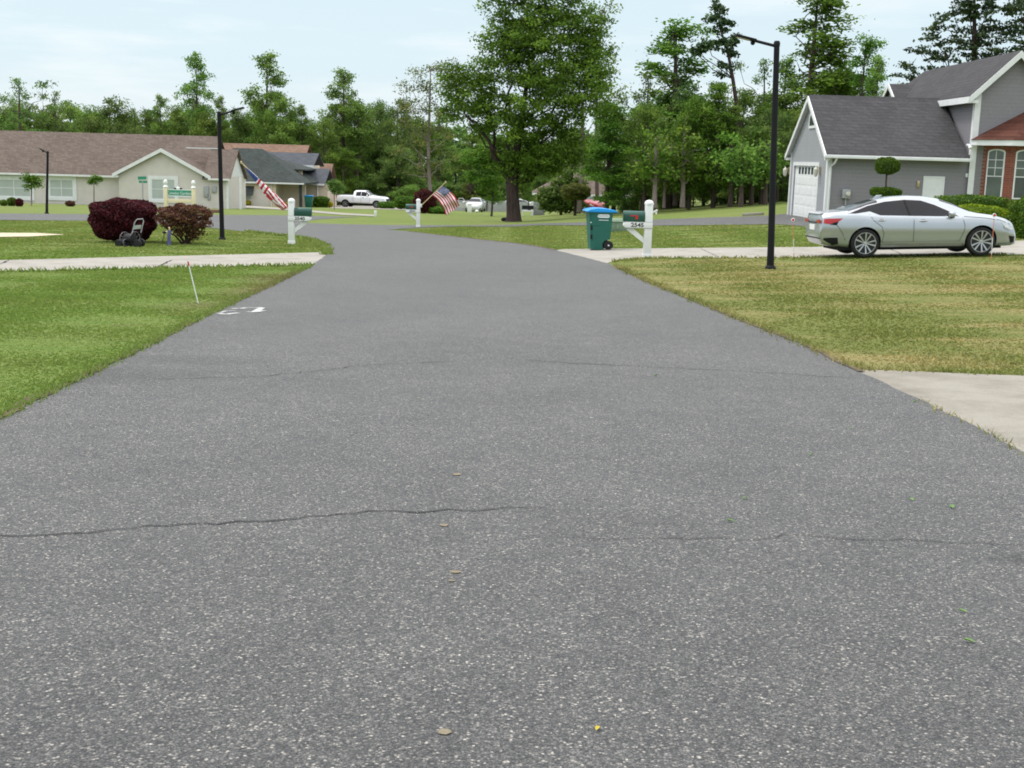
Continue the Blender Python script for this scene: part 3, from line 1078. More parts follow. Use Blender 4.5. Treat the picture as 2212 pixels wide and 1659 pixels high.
# magnolia at the left of it
b2 = G(931, 461)
bl = px_blobs(b2, b2.y, [(930, 150, 28, 20), (905, 165, 24, 18), (962, 150, 26, 24), (880, 190, 24, 18), (925, 195, 40, 24), (975, 190, 24, 24), (868, 220, 18, 14), (900, 235, 36, 22), (950, 240, 36, 24), (985, 225, 20, 20), (872, 262, 24, 14), (915, 275, 42, 20), (960, 290, 32, 18), (885, 310, 32, 16), (925, 318, 34, 16), (965, 330, 26, 14), (868, 335, 22, 12), (905, 352, 36, 14), (950, 362, 30, 13), (880, 372, 22, 10)])
L2 = lambda px, py: tuple(at(px, py, b2.y) - b2)
tree('magnolia_tree', 'open crowned tree with a pale trunk and browning leaves, left of the big shade tree', b2, bl, M['fol_mag'], M['bark_pale'], [(*L2(933, 462), .24), (*L2(931, 440), .18), (*L2(927, 380), .16), (*L2(925, 310), .14), (*L2(928, 240), .1), (*L2(930, 150), .04)],
     [(L2(927, 345), L2(896, 322), .07, .03), (L2(928, 362), L2(905, 350), .06, .03), (L2(927, 330), L2(965, 300), .07, .03)], .75, 44, .19, .85, 8)


# ---- kinds of wood tree, each grown once and repeated
def make_proto(kind, seed, fol, bark):
    rg = np.random.default_rng(seed)
    bl, H = [], 12.0
    if kind == 'round':
        for _ in range(26):
            z = rg.uniform(2.6, 11)
            w = 3.6 * math.sin(math.pi * min(.97, (z - .8) / 11.2)) ** .6
            a, r = rg.uniform(0, 6.28), w * rg.random() ** .5 * .85
            s = rg.uniform(.9, 1.7)
            bl.append((r * math.cos(a), r * math.sin(a), z, s, s, s * .75))
        tr = [(0, 0, 0, .26), (.1, 0, 3, .2), (0, .1, 6, .14), (.1, 0, 10, .06)]
        a = dict(clump=.75, per=42, leaf=.24, dens=.85)
    elif kind == 'tall':
        H = 16.0
        for i in range(34):
            z = rg.uniform(2.5, 15.6)
            w = (2.9 - 2.2 * (z / 16) ** 1.2) * rg.uniform(.4, 1.25)
            an = rg.uniform(0, 6.28)
            s = rg.uniform(.65, 1.25) * (1.15 - .45 * z / 16)
            bl.append((w * math.cos(an), w * math.sin(an), z - w * .25, s * 1.15, s * 1.15, s * .8))
        tr = [(0, 0, 0, .28), (.1, .1, 5, .2), (-.1, 0, 10, .13), (0, 0, 15.6, .04)]
        a = dict(clump=.62, per=38, leaf=.23, dens=.8)
    elif kind == 'open':
        for i in range(20):
            z = rg.uniform(4, 11.5)
            w = 3.4 * rg.random() ** .5
            an = rg.uniform(0, 6.28)
            s = rg.uniform(.5, 1.1)
            bl.append((w * math.cos(an), w * math.sin(an), z, s * 1.2, s * 1.2, s * .6))
        tr = [(0, 0, 0, .24), (.15, 0, 4, .18), (0, .15, 8, .11), (.1, 0, 11, .05)]
        a = dict(clump=.6, per=30, leaf=.21, dens=.8)
    elif kind == 'conical':
        for i in range(34):
            z = rg.uniform(1.6, 11.6)
            w = max(.1, 3.3 * (1 - z / 12.4)) * rg.uniform(.5, 1.0)
            an = rg.uniform(0, 6.28)
            s = rg.uniform(.6, 1.15) * (1.15 - .4 * z / 12)
            bl.append((w * math.cos(an), w * math.sin(an), z - .15 * w, s * 1.3, s * 1.3, s * .6))
        tr = [(0, 0, 0, .22), (0, 0, 6, .13), (0, 0, 11.6, .03)]
        a = dict(clump=.6, per=44, leaf=.2, dens=.9, flat=.4)
    elif kind == 'low':
        H = 5.0
        for _ in range(16):
            z = rg.uniform(.5, 4.3)
            w = 2.6 * rg.random() ** .5
            an = rg.uniform(0, 6.28)
            s = rg.uniform(.7, 1.2)
            bl.append((w * math.cos(an), w * math.sin(an), z, s * 1.2, s * 1.2, s * .85))
        tr = [(0, 0, 0, .12), (.1, 0, 2, .08), (0, 0, 4, .03)]
        a = dict(clump=.6, per=42, leaf=.2, dens=.9)
    bl.append((0, 0, H - .75, .8, .8, .6))
    bl.append((.2, -.2, H - 1.7, 1.0, 1.0, .7))
    tr = [(p[0], p[1], min(p[2], H - 1.0), p[3]) for p in tr]
    t = tree('tree', 'x', (0, 0, -60), bl, fol, bark, tr, (), seed=seed, **a)
    t['H'] = H
    t['Wd'] = 2 * max(math.hypot(b_[0], b_[1]) + b_[3] for b_ in bl)
    return t


PR = {
    'round': make_proto('round', 21, M['fol_mid'], M['bark_mid']), 'round2': make_proto('round', 22, M['fol_deep'], M['bark_mid']), 'round3': make_proto('round', 29, M['fol_bright'], M['bark_mid']),
    'tall': make_proto('tall', 23, M['fol_mid'], M['bark_mid']), 'tall2': make_proto('tall', 24, M['fol_bright'], M['bark_mid']), 'tall3': make_proto('tall', 33, M['fol_mid'], M['bark_mid']),
    'open': make_proto('open', 25, M['fol_deep'], M['bark_mid']), 'conical': make_proto('conical', 26, M['fol_bright'], M['bark_mid']), 'conical2': make_proto('conical', 31, M['fol_pine'], M['bark']),
    'low': make_proto('low', 27, M['fol_deep'], M['bark_mid']), 'low2': make_proto('low', 28, M['fol_mid'], M['bark_mid']), 'low3': make_proto('low', 35, M['fol_olive'], M['bark_mid']),
}
PNAME = {'round': 'broadleaf_tree', 'round2': 'broadleaf_tree', 'round3': 'broadleaf_tree', 'tall': 'tall_tree', 'tall2': 'tall_tree', 'tall3': 'tall_tree', 'open': 'open_tree', 'conical': 'conical_tree', 'conical2': 'cedar_tree', 'low': 'undergrowth_shrub', 'low2': 'undergrowth_shrub', 'low3': 'undergrowth_shrub'}
_n = [0]


def plant(kind, px, top, wpx, Y, label, group=None, base_px=None):
    p = PR[kind]
    _n[0] += 1
    x = at(px, top, Y).x
    z0 = tz(x, Y)
    H = at(px, top - (12 if kind.startswith('round') else 4), Y).z - z0
    w = wpx * Y / F * (1.55 if kind.startswith('tall') else 1.45 if kind.startswith('open') else 1.25)
    sx = w / p['Wd']
    t = dup(p, label, 'shrub' if kind.startswith('low') else 'tree', group, (x, Y, z0 - .1), random.uniform(0, 6.28), (sx, sx, H / p['H']))
    t.name = PNAME[kind]
    for ch in t.children:
        ch.name = ch.name.split('.')[0]
    return t


gB = 'trees of the wood behind the beige house'
gC = 'trees of the wood behind the white pickup'
gR = 'trees of the wood left of the grey garage'
sal = [
    ('tall3', 423, 106, 88, 165, 'tall ragged spire of a tree over the beige house roof, bare headed with drooping arms', gB),
    ('tall', 577, 110, 128, 168, 'tallest broad based tree left of the gap in the wood, above the slate green roof', gB),
    ('tall', 742, 146, 118, 172, 'tall domed tree just right of the gap in the wood', gC),
    ('tall', 475, 206, 62, 162, 'small pointed tree directly behind the left lamp arm', gB),
    ('tall', 345, 203, 66, 160, 'narrow pointed tree left of the ragged spire', gB),
    ('tall3', 652, 222, 56, 166, 'thin leaning tree at the left rim of the gap in the wood', gB),
    ('open', 38, 165, 120, 150, 'spreading thin crowned tree at the left end of the wood', gB),
    ('open', 118, 193, 78, 156, 'half bare twiggy tree second from the left end of the wood', gB),
    ('open', 290, 232, 60, 158, 'twiggy half bare tree behind the middle of the brown roof', gB),
    ('round2', 236, 214, 112, 154, 'dark dense rounded tree above the long brown roof', gB),
    ('round3', 742, 330, 80, 164, 'bright lower tree right of the terracotta roof', gC),
    ('conical', 1320, 214, 150, 86, 'lush bright green tree with drooping tiers behind the two topiaries', gR),
    ('tall2', 1462, 36, 200, 88, 'tall bright tree with layered boughs left of the lone pine', gR),
    ('conical', 1555, 168, 150, 79, 'full bright green tree at the front of the wood under the lone pine', gR),
    ('tall2', 1768, -25, 225, 88, 'very tall full tree right of the lamp post, cut by the top of the photo', gR),
    ('tall2', 1872, 70, 105, 84, 'narrower tall tree beside it, behind the garage roof', gR),
    ('tall', 1900, 118, 84, 78, 'small twiggy tree above the far end of the garage ridge', gR),
    ('open', 1400, 150, 110, 86, 'dark open tree between the shade tree and the tall bright tree', gR),
    ('open', 1655, 120, 110, 88, 'thin leaved tree right behind the lamp post', gR),
]
for a in sal:
    plant(*a)
fillB = [(8, 240, 100), (72, 228, 100), (150, 226, 110), (195, 236, 90), (320, 242, 100), (385, 236, 100), (445, 250, 90), (510, 240, 90), (548, 250, 120), (610, 262, 100), (640, 280, 90), (672, 268, 70), (-40, 230, 110), (270, 250, 90), (556, 222, 70), (604, 206, 84), (640, 246, 70), (30, 225, 90), (110, 236, 90), (420, 215, 70)]
for i, (px, top, w) in enumerate(fillB):
    plant(['round', 'round2', 'round'][i % 3], px, top, w, 160 + (i * 7) % 20, 'rounded green tree filling the wood behind the beige house', gB)
fillC = [(700, 262, 80), (775, 225, 90), (822, 222, 90), (790, 285, 100), (845, 262, 90), (860, 320, 110), (700, 330, 80), (760, 345, 90), (815, 360, 110), (985, 330, 90), (1020, 290, 100), (1060, 320, 90), (905, 260, 110), (950, 240, 90), (1180, 330, 110), (1240, 300, 110), (718, 228, 70), (766, 196, 80), (800, 232, 80), (742, 260, 100), (860, 215, 80)]
for i, (px, top, w) in enumerate(fillC):
    plant(['round', 'tall', 'round2'][i % 3], px, top, w, 166 + (i * 5) % 24, 'green tree filling the wood between the pickup and the shade tree', gC)
fillR = [(1400, 225, 110, 80), (1500, 215, 120, 79), (1590, 225, 120, 80), (1655, 235, 110, 79), (1335, 250, 110, 92), (1385, 230, 90, 98), (1420, 270, 90, 92), (1500, 180, 110, 86), (1610, 200, 120, 88), (1660, 230, 110, 84), (1700, 120, 120, 90), (1690, 250, 100, 82), (1740, 230, 110, 84), (1810, 140, 110, 92), (1840, 230, 100, 82), (1610, 290, 110, 83), (1530, 250, 110, 90), (1940, 190, 80, 95), (1985, 210, 90, 95)]
for i, (px, top, w, Y) in enumerate(fillR):
    plant(['round', 'round3', 'tall', 'round2'][i % 4], px, top, w, Y, 'green tree filling the wood left of and behind the garage', gR)
under = [(1352, 385, 80, 88), (1400, 375, 90, 90), (1450, 385, 100, 90), (1500, 380, 100, 88), (1550, 375, 100, 90), (1605, 370, 100, 88), (1650, 375, 100, 86), (1690, 360, 90, 84), (1730, 350, 90, 86), (1380, 400, 70, 92)]
for i, (px, top, w, Y) in enumerate(under):
    plant(['low', 'low', 'low2', 'low'][i % 4], px, top, w, Y, 'dark undergrowth bush at the foot of the wood left of the garage', 'undergrowth bushes at the foot of the right wood')
under2 = [(700, 395, 90, 172), (765, 385, 100, 170), (800, 395, 90, 176), (850, 390, 110, 170), (885, 400, 80, 162), (960, 395, 100, 167), (1010, 398, 90, 170), (1060, 395, 90, 170), (1130, 380, 80, 174), (1160, 372, 70, 180)]
for i, (px, top, w, Y) in enumerate(under2):
    plant(['low2', 'low', 'low3', 'low'][i % 4], px, top, w, Y, 'leafy undergrowth bush at the foot of the wood beyond the white pickup', 'undergrowth bushes beyond the pickup')
b8 = at(1062, 455, 104)
b8.z = tz(b8.x, 104)
tree('small_tree', 'fresh green small tree hanging over the far cars, left of the shade tree trunk', b8, px_blobs(b8, 104, [(1036, 345, 34, 24), (1062, 385, 28, 24), (1026, 382, 26, 18), (1068, 420, 17, 20), (1046, 408, 18, 12), (1018, 335, 20, 18), (1055, 330, 26, 20), (1075, 350, 20, 24)]), M['fol_bright'], M['bark_mid'], [(0, 0, 0, .1), (.1, 0, 2, .07), (0, 0, 4, .03)], (), .42, 40, .19, 1.1, 96)
for k in PR:
    for ch in list(PR[k].children):
        bpy.data.objects.remove(ch)
    bpy.data.objects.remove(PR[k])

# dark cedar above the grey house
for px, lst, lb, sd in ((2105, [(2105, -40, 40, 30), (2090, 0, 55, 22), (2130, 20, 60, 24), (2060, 35, 50, 14), (2030, 60, 40, 12), (2100, 55, 60, 18), (2160, 60, 50, 20), (2015, 85, 42, 12), (2065, 90, 60, 16), (2130, 95, 60, 20), (1990, 112, 40, 11), (2040, 120, 60, 14), (2110, 128, 60, 18), (1970, 140, 34, 9), (2010, 150, 60, 12), (2080, 155, 70, 16), (2160, 130, 50, 24), (1955, 165, 30, 8), (2000, 178, 60, 12), (2100, 190, 90, 24)], 'dark cedar with long spreading sprays rising above the grey house roof', 91),
                        (2225, [(2225, -20, 40, 40), (2200, 20, 40, 20), (2235, 50, 50, 26), (2195, 75, 36, 16), (2230, 100, 46, 24), (2205, 120, 40, 16), (2240, 160, 50, 40)], 'second dark cedar cut off by the right edge of the photo', 92)):
    b9 = at(px, 400, 92)
    b9.z = tz(b9.x, 92)
    L9 = lambda x_, y_: tuple(at(x_, y_, 92) - b9)
    tree('cedar_tree', lb, b9, px_blobs(b9, 92, lst), M['fol_pine'], M['bark'], [(*L9(px, 440), .35), (*L9(px, 250), .28), (*L9(px, 100), .18), (*L9(px, -40), .05)], (), .5, 26, .26, .95, sd, 'dark cedars behind the grey house', flat=.32)
b9 = at(1212, 455, 97)
b9.z = tz(b9.x, 97)
tree('dark_bush', 'big dark green bush left of the topiaries, hiding a house corner', b9, px_blobs(b9, b9.y, [(1195, 425, 24, 26), (1215, 405, 28, 22), (1240, 395, 24, 18), (1235, 430, 26, 24), (1205, 440, 26, 14), (1225, 380, 16, 12), (1185, 443, 22, 14), (1212, 447, 26, 12), (1245, 446, 24, 12), (1172, 425, 14, 20)]), M['fol_deep'], M['bark_mid'], [(0, 0, 0, .12), (0, 0, 1.5, .06)], (), .4, 30, .24, 1.5, 93, cat='bush')

# the lone pine above the lamp arm
b3 = at(1606, 440, 84)
b3.z = tz(b3.x, 84)
L3 = lambda px, py: tuple(at(px, py, 84) - b3)
bl = px_blobs(b3, 84, [(1548, 14, 13, 12), (1556, 30, 11, 8), (1535, 42, 15, 8), (1568, 48, 22, 11), (1545, 66, 22, 9), (1590, 88, 14, 12), (1528, 95, 22, 14), (1560, 92, 20, 12), (1512, 108, 18, 10), (1578, 110, 16, 10), (1505, 118, 10, 6), (1568, 145, 18, 9), (1555, 158, 8, 6)])
tree('lone_pine', 'tall bare stemmed pine with a tufted top rising behind the lamp arm', b3, bl, M['fol_pine'], M['bark'], [(*L3(1606, 440), .2), (*L3(1596, 260), .15), (*L3(1583, 170), .12), (*L3(1572, 110), .09), (*L3(1555, 60), .06), (*L3(1548, 8), .02)], (), .38, 30, .26, 1.1, 41, flat=.5)
# pale pine trunk behind the topiary
b4 = at(1251, 457, 96)
b4.z = tz(b4.x, 96)
L4 = lambda px, py: tuple(at(px, py, b4.y) - b4)
bl = px_blobs(b4, b4.y, [(1250, 270, 26, 20), (1275, 300, 22, 14), (1240, 320, 18, 12), (1270, 340, 26, 14), (1290, 260, 24, 20), (1285, 375, 22, 12)])
tree('pale_trunk_pine', 'straight pale trunk rising behind the brownish topiary', b4, bl, M['fol_bright'], M['bark_pale'], [(*L4(1249, 458), .27), (*L4(1252, 430), .22), (*L4(1256, 380), .19), (*L4(1258, 300), .16), (*L4(1258, 220), .12)], (), .5, 22, .22, .8, 43)
# slim trunks at the edge of the right wood
for k, (px, py, top, w) in enumerate([(1413, 448, 300, 70), (1434, 448, 330, 50), (1474, 447, 290, 80), (1458, 444, 330, 50), (1577, 446, 300, 70), (1600, 447, 320, 60), (1622, 447, 300, 70), (1652, 447, 310, 60)]):
    b5 = at(px, py, 75 + (k * 3) % 5)
    b5.z = tz(b5.x, b5.y)
    L5 = lambda x_, y_: tuple(at(x_, y_, b5.y) - b5)
    bl = px_blobs(b5, b5.y, [(px + dx, top + dy, w * .42, 24) for dx, dy in ((0, 0), (-w * .3, 30), (w * .3, 34), (0, 62))] + [(px + dx, y_, w * .5, 17) for dx, y_ in ((-w * .35, 352), (w * .3, 362), (0, 378), (w * .1, 345), (-w * .1, 368))])
    pale = k in (0, 1, 2)
    tree('slim_tree', ['slim pale trunked tree nearest the white mailbox post', 'thinnest pale trunk, second right of the mailbox post', 'pale trunked tree, third right of the mailbox post', 'brown trunk set back between the pale ones', 'brown trunk in the dark wood left of the lamp post', 'dark trunk in the wood left of the lamp post', 'dark thick trunk just left of the lamp post', 'brown trunk close beside the lamp post'][k], b5, bl,
         M['fol_bright'] if k % 2 == 0 else M['fol_mid'], M['bark_pale'] if pale else M['bark_mid'], [(*L5(px, py + 1), .17 if k != 1 else .11), (*L5(px + 2, 400), .12 if k != 1 else .08), (*L5(px + 4, 350), .10), (*L5(px + 4, top), .05)], (), .6, 22, .24, .8, 60 + k, 'slim trunks at the edge of the right wood')

# far woodland reading as one mass
rg = np.random.default_rng(77)
bls = []
for px in range(-250, 2500, 26):
    Yw = rg.uniform(190, 215)
    tp = np.interp(px, [-250, 0, 470, 640, 690, 730, 1000, 1350, 1700, 2500], [238, 240, 246, 270, 300, 262, 270, 290, 270, 250]) + rg.uniform(-8, 22)
    x = at(px, tp, Yw).x
    zt, z0 = at(px, tp, Yw).z, tz(x, Yw)
    for f_ in (.08, .25, .45, .68, .86):
        bls.append((x + rg.uniform(-1, 1), Yw + rg.uniform(-2, 2), z0 + (zt - z0) * f_, rg.uniform(1.8, 2.8), 2, (zt - z0) * .15))
V, Q, R = crown(bls, rg, 1.0, 16, .8, .55)
tag(fastmesh('woodland', V, Q, M['fol_deep'], R), 'far wood closing the view behind the houses', None, None, 'stuff')


# ------------------------------------------------------------------ clipped shrubs
def shrub(name, label, base, dims, fol, leaf, n, seed, p=.7, taper=0, zc=None, group=None, stem=None, cat='shrub', rough=.06, bare=None, core=.86):
    """clipped shape: leaves in the skin of a super-ellipsoid of half sizes dims"""
    rg = np.random.default_rng(seed)
    t = thing(name, label, cat, base, 0, group)
    zc = dims[2] if zc is None else zc
    d = rg.normal(0, 1, (n, 3))
    d /= np.linalg.norm(d, axis=1, keepdims=True)
    q = 2 / p
    r = (np.abs(d) ** q).sum(1) ** (-1 / q)
    lump = 1 + rough * (np.sin(d[:, 0] * 7 + seed) * np.cos(d[:, 1] * 6 + 1) + np.sin(d[:, 2] * 9 + d[:, 0] * 5))
    C = d * (r * lump * (1 - .22 * rg.random(n) ** 2))[:, None] * np.array(dims)
    R = np.clip(.45 + .16 * np.sin(d[:, 0] * 11 + seed) * np.sin(d[:, 2] * 13) + rg.normal(0, .17, n), 0, 1)
    if bare is not None:
        keep = bare(C / np.array(dims), rg)
        C, R = C[keep], R[keep]
    C[:, :2] *= (1 - taper * (.5 - .5 * np.clip(C[:, 2] / dims[2], -1, 1)))[:, None]
    C[:, 2] += zc
    V, Q = leaf_quads(C, leaf, rg, .2, .55)
    fastmesh('foliage', V, Q, fol, R, t)
    if core:
        k = MB().ell((0, 0, zc), [dims[0] * core * (1 - taper * .6), dims[1] * core * (1 - taper * .6), dims[2] * core], 14, 8, p=p)
        me = k.build('inner_foliage', fol, t, 60)
        a = me.data.attributes.new('rnd', 'FLOAT', 'FACE')
        a.data.foreach_set('value', [.04] * len(me.data.polygons))
    if stem:
        mb = MB()
        for s_ in stem:
            limb(mb, s_[0], s_[1], s_[2], s_[3], rg, 4, .05)
        mb.build('stem', M['bark'], t, 50)
    return t


def px_shrub(name, label, x0, x1, y0, y1, fol, leaf, n, seed, dy=None, base_py=None, Yfix=None, **kw):
    """shrub whose picture spans x0..x1, y0..y1; it stands on the ground at base_py"""
    bp = base_py or y1
    g = G((x0 + x1) / 2, bp)
    s = g.y / F
    hz = (y1 - y0) / 2 * s
    hx = (x1 - x0) / 2 * s
    zc = (bp - (y0 + y1) / 2) * s
    if Yfix:
        p = at((x0 + x1) / 2, (y0 + y1) / 2, Yfix)
        s = Yfix / F
        hz, hx = (y1 - y0) / 2 * s, (x1 - x0) / 2 * s
        g = Vector((p.x, Yfix, tz(p.x, Yfix)))
        zc = p.z - g.z
    hy = dy or hx
    g.y += hy * .7 * 0
    return shrub(name, label, g, (hx, hy, hz), fol, leaf, n, seed, zc=zc, **kw)


b6 = G(276, 530)
px_shrub('purple_bush', 'large clipped purple bush behind the hose reel', 201, 334, 432, 519, M['fol_purple'], .075, 22000, 1, dy=1.0, base_py=523, p=.64, taper=.10, rough=.05, core=.88,
         stem=[((0, 0, 0), (.1, 0, .5), .05, .03), ((-.1, .1, 0), (-.4, 0, .5), .04, .02), ((.1, 0, 0), (.5, .1, .55), .04, .02), ((0, -.1, 0), (-.1, -.3, .5), .04, .02)])
cone = lambda u, rg: (rg.random(len(u)) < np.clip(.62 + .75 * u[:, 2], .12, 1)) & (np.sin(u[:, 0] * 9 + 1) * np.sin(u[:, 2] * 8) * np.cos(u[:, 1] * 5) < .55)
t = px_shrub('bronze_bush', 'open bronze green bush beside the lamp post, bare stems below', 347, 454, 445, 500, M['fol_purple2'], .085, 8000, 2, dy=.8, base_py=527, p=.75, rough=.12, core=.5, bare=cone, stem=[((0, 0, 0), (-.55, 0, .55), .035, .015), ((0, .05, 0), (.55, .1, .55), .035, .015), ((0, 0, 0), (-.2, -.2, .7), .04, .02), ((.05, 0, 0), (.25, -.1, .7), .035, .02), ((0, 0, 0), (.02, .2, .75), .04, .02), ((-.05, 0, 0), (-.4, .2, .6), .03, .015), ((.05, 0, 0), (.42, .25, .6), .03, .015)])
rg = np.random.default_rng(12)
V, Q, R = crown([(.05, 0, .42, .42, .3, .36), (.2, .1, .22, .3, .25, .2), (-.25, 0, .55, .3, .25, .16), (.35, 0, .5, .22, .2, .2)], rg, .16, 26, .075, .9)
fastmesh('lower_foliage', V, Q, M['fol_purple2'], R, t)

# shrubs by the right house
px_shrub('hedge', 'dark green clipped hedge along the wall beside the white hatch door', 2020, 2172, 424, 475, M['fol_hedge'], .07, 9000, 3, dy=.6, base_py=490, p=.45)
px_shrub('lime_hedge', 'bright lime rounded hedge in front of the dark hedge', 2040, 2166, 444, 492, M['fol_lime'], .07, 8000, 4, dy=.8, base_py=496, p=.55)
px_shrub('corner_bush', 'big clipped bush at the right edge by the brick bay', 2188, 2262, 428, 514, M['fol_hedge'], .07, 8000, 5, dy=.9, base_py=514, p=.5)
g = G(1907, 482)
s = g.y / F
t = thing('ball_topiary', 'lollipop topiary with a clipped ball on a thin stem before the grey wall', 'topiary', g)
rg = np.random.default_rng(5)
for nm, zc, dm, p_ in (('ball_crown', (482 - 361) * s, (25 * s, 25 * s, 18 * s), .8), ('lower_crown', (482 - 416) * s, (32 * s, 28 * s, 10 * s), .7)):
    d = rg.normal(0, 1, (4200, 3))
    d /= np.linalg.norm(d, axis=1, keepdims=True)
    q = 2 / p_
    r = (np.abs(d) ** q).sum(1) ** (-1 / q) * (1 - .3 * rg.random(4200) ** 2) * (1 + .05 * np.sin(d[:, 0] * 8))
    V, Q = leaf_quads(d * r[:, None] * np.array(dm) + np.array([0, 0, zc]), .065, rg, .2, .55)
    fastmesh(nm, V, Q, M['fol_hedge'], np.clip(rg.normal(.38, .2, 4200), 0, 1), t)
mb = MB()
limb(mb, (0, 0, 0), (0, 0, (482 - 366) * s), .04, .035, rg, 5, .01)
mb.build('trunk', M['bark_mid'], t, 50)
for k, (x0, x1, y0, y1, py, lb, fo, sd) in enumerate([(1212, 1275, 397, 432, 457, 'wide brownish topiary dome on a pale stem behind the bin', 'fol_olive', 6), (1304, 1344, 407, 443, 456, 'smaller green topiary drum right of the red car', 'fol_lime', 7)]):
    px_shrub('round_topiary', lb, x0, x1, y0, y1, M[fo], .11, 5000, sd, base_py=py, Yfix=90 + k, p=.75, cat='topiary', stem=[((0, 0, 0), (0, 0, 1.2), .10, .08)])
# shrubs round the pickup and the far lawn
for a in [('box_hedge', 'low clipped hedge in front of the pickup bonnet', 817, 856, 436, 450, 451, 'fol_hedge', .12, 2500, 8, .5), ('tall_hedge', 'taller square hedge right of the pickup', 853, 896, 425, 451, 454, 'fol_hedge', .14, 3500, 9, .5),
          ('red_bush', 'dark red domed bush behind the second mailbox', 893, 941, 411, 461, 461, 'fol_purple', .14, 4500, 10, .8), ('square_bush', 'clipped square bush beside the tan house corner', 678, 710, 425, 448, 448, 'fol_hedge', .14, 3000, 11, .5),
          ('grass_clump', 'low green clump by the foot of the pale trunk', 925, 972, 446, 462, 462, 'fol_bright', .14, 1800, 12, .9),
          ('golden_shrub', 'golden shrub under the awning window of the peach house', 518, 542, 432, 444, 444.5, 'fol_yellow', .13, 1200, 13, .9), ('golden_shrub', 'golden shrub just left of the nearest mailbox post, before the porch', 609, 626, 437, 447, 447, 'fol_yellow', .13, 900, 14, .9),
          ('golden_shrub', 'golden shrub right of the green mailbox box', 667, 681, 433, 447, 447.5, 'fol_yellow', .13, 900, 15, .9), ('golden_shrub', 'golden shrub between the square bush and the pickup', 708, 719, 436, 448, 448.5, 'fol_yellow', .13, 700, 16, .9),
          ('wall_shrub', 'pale leafy shrub at the left photo edge under a window', 0, 17, 432, 445, 445, 'fol_bright', .09, 900, 17, .9), ('wall_shrub', 'grey green shrub under the left window beside the red one', 16, 36, 427, 445, 445, 'fol_hedge', .09, 1500, 18, .9),
          ('wall_shrub', 'dark red shrub under the left window', 34, 50, 429, 446, 446, 'fol_purple', .09, 1300, 19, .9), ('wall_shrub', 'small dark shrub under the second window', 142, 162, 434, 446, 446, 'fol_purple2', .09, 900, 20, .9),
          ('porch_plant', 'dark hanging plant in the gap between the beige and peach houses', 501, 508, 412, 428, 447, 'fol_deep', .1, 700, 21, .9), ('porch_plant', 'narrow dark shrub at the peach house corner', 500, 509, 430, 447, 447, 'fol_deep', .1, 700, 22, .9)]:
    nm, lb, x0, x1, y0, y1, py, fo, lf_, n, sd, p_ = a
    px_shrub(nm, lb, x0, x1, y0, y1, M[fo], lf_, n, sd, base_py=py, p=p_, group='golden shrubs' if nm == 'golden_shrub' else None)
# small garden trees
for k, (px, py, top, crowns, lb) in enumerate([(92, 444.5, 375, [(64, 392, 13, 17), (76, 394, 11, 16)], 'forked little standard tree between the two left windows'), (203, 444.5, 379, [(203, 389, 15, 12)], 'single stemmed little standard tree left of the gable'), (722, 453, 389, [(728, 405, 17, 16), (720, 400, 12, 12)], 'thin stemmed dark little tree at the tail of the pickup')]):
    px = {0: 68, 1: 203, 2: 722}[k]
    b7 = G(px, py)
    L7 = lambda x_, y_: tuple(at(x_, y_, b7.y) - b7)
    tree('standard_tree', lb, b7, px_blobs(b7, b7.y, crowns), M['fol_hedge'] if k < 2 else M['fol_deep'], M['bark_pale'], [(*L7(px, py), .05), (*L7(px, 420), .05), (*L7(px, 395), .04)], (), .3, 40, .13, 1.5, 80 + k, twigs=True)

# ------------------------------------------------------------------ building helpers
X, Yv, Z = Vector((1, 0, 0)), Vector((0, 1, 0)), Vector((0, 0, 1))


def gable_roof(mb, x0, x1, y0, y1, ze, zr, ax='x', th=.14, oe=.35, og=.3):
    """two sloping slabs, ridge along ax; ze is the height of the wall top"""
    def P(a, c, z):
        return (a, c, z) if ax == 'x' else (c, a, z)
    a0, a1, c0, c1 = (x0, x1, y0, y1) if ax == 'x' else (y0, y1, x0, x1)
    cm = (c0 + c1) / 2
    sl = (zr - ze) / (cm - c0)
    lo = ze - sl * oe
    for c, s_ in ((c0 - oe, 1), (c1 + oe, -1)):
        poly = [P(a0 - og, c, lo + th), P(a1 + og, c, lo + th), P(a1 + og, cm, zr + th), P(a0 - og, cm, zr + th)]
        mb.prism(poly, (0, 0, -th))
    return lo


def hip_roof(mb, x0, x1, y0, y1, ze, zr, oe=.35, th=.14):
    x0, x1, y0, y1 = x0 - oe, x1 + oe, y0 - oe, y1 + oe
    w = (y1 - y0) / 2
    ym = (y0 + y1) / 2
    if x1 - x0 > y1 - y0:
        r0, r1 = (x0 + w, ym), (x1 - w, ym)
    else:
        xm = (x0 + x1) / 2
        w = (x1 - x0) / 2
        r0, r1 = (xm, y0 + w), (xm, y1 - w)
    v = [(x0, y0, ze), (x1, y0, ze), (x1, y1, ze), (x0, y1, ze), (*r0, zr), (*r1, zr), (x0, y0, ze - th), (x1, y0, ze - th), (x1, y1, ze - th), (x0, y1, ze - th)]
    if x1 - x0 > y1 - y0:
        f = [(0, 1, 5, 4), (1, 2, 5), (2, 3, 4, 5), (3, 0, 4)]
    else:
        f = [(0, 1, 4), (1, 2, 5, 4), (2, 3, 5), (3, 0, 4, 5)]
    f += [(0, 6, 7, 1), (1, 7, 8, 2), (2, 8, 9, 3), (3, 9, 6, 0), (9, 8, 7, 6)]
    mb.add(v, f)


def barge(mb, p0, p1, th, w, out):
    """board along a gable slope from p0 to p1"""
    p0, p1, out = Vector(p0), Vector(p1), Vector(out)
    mb.prism([p0, p1, p1 - Z * w, p0 - Z * w], out * th)


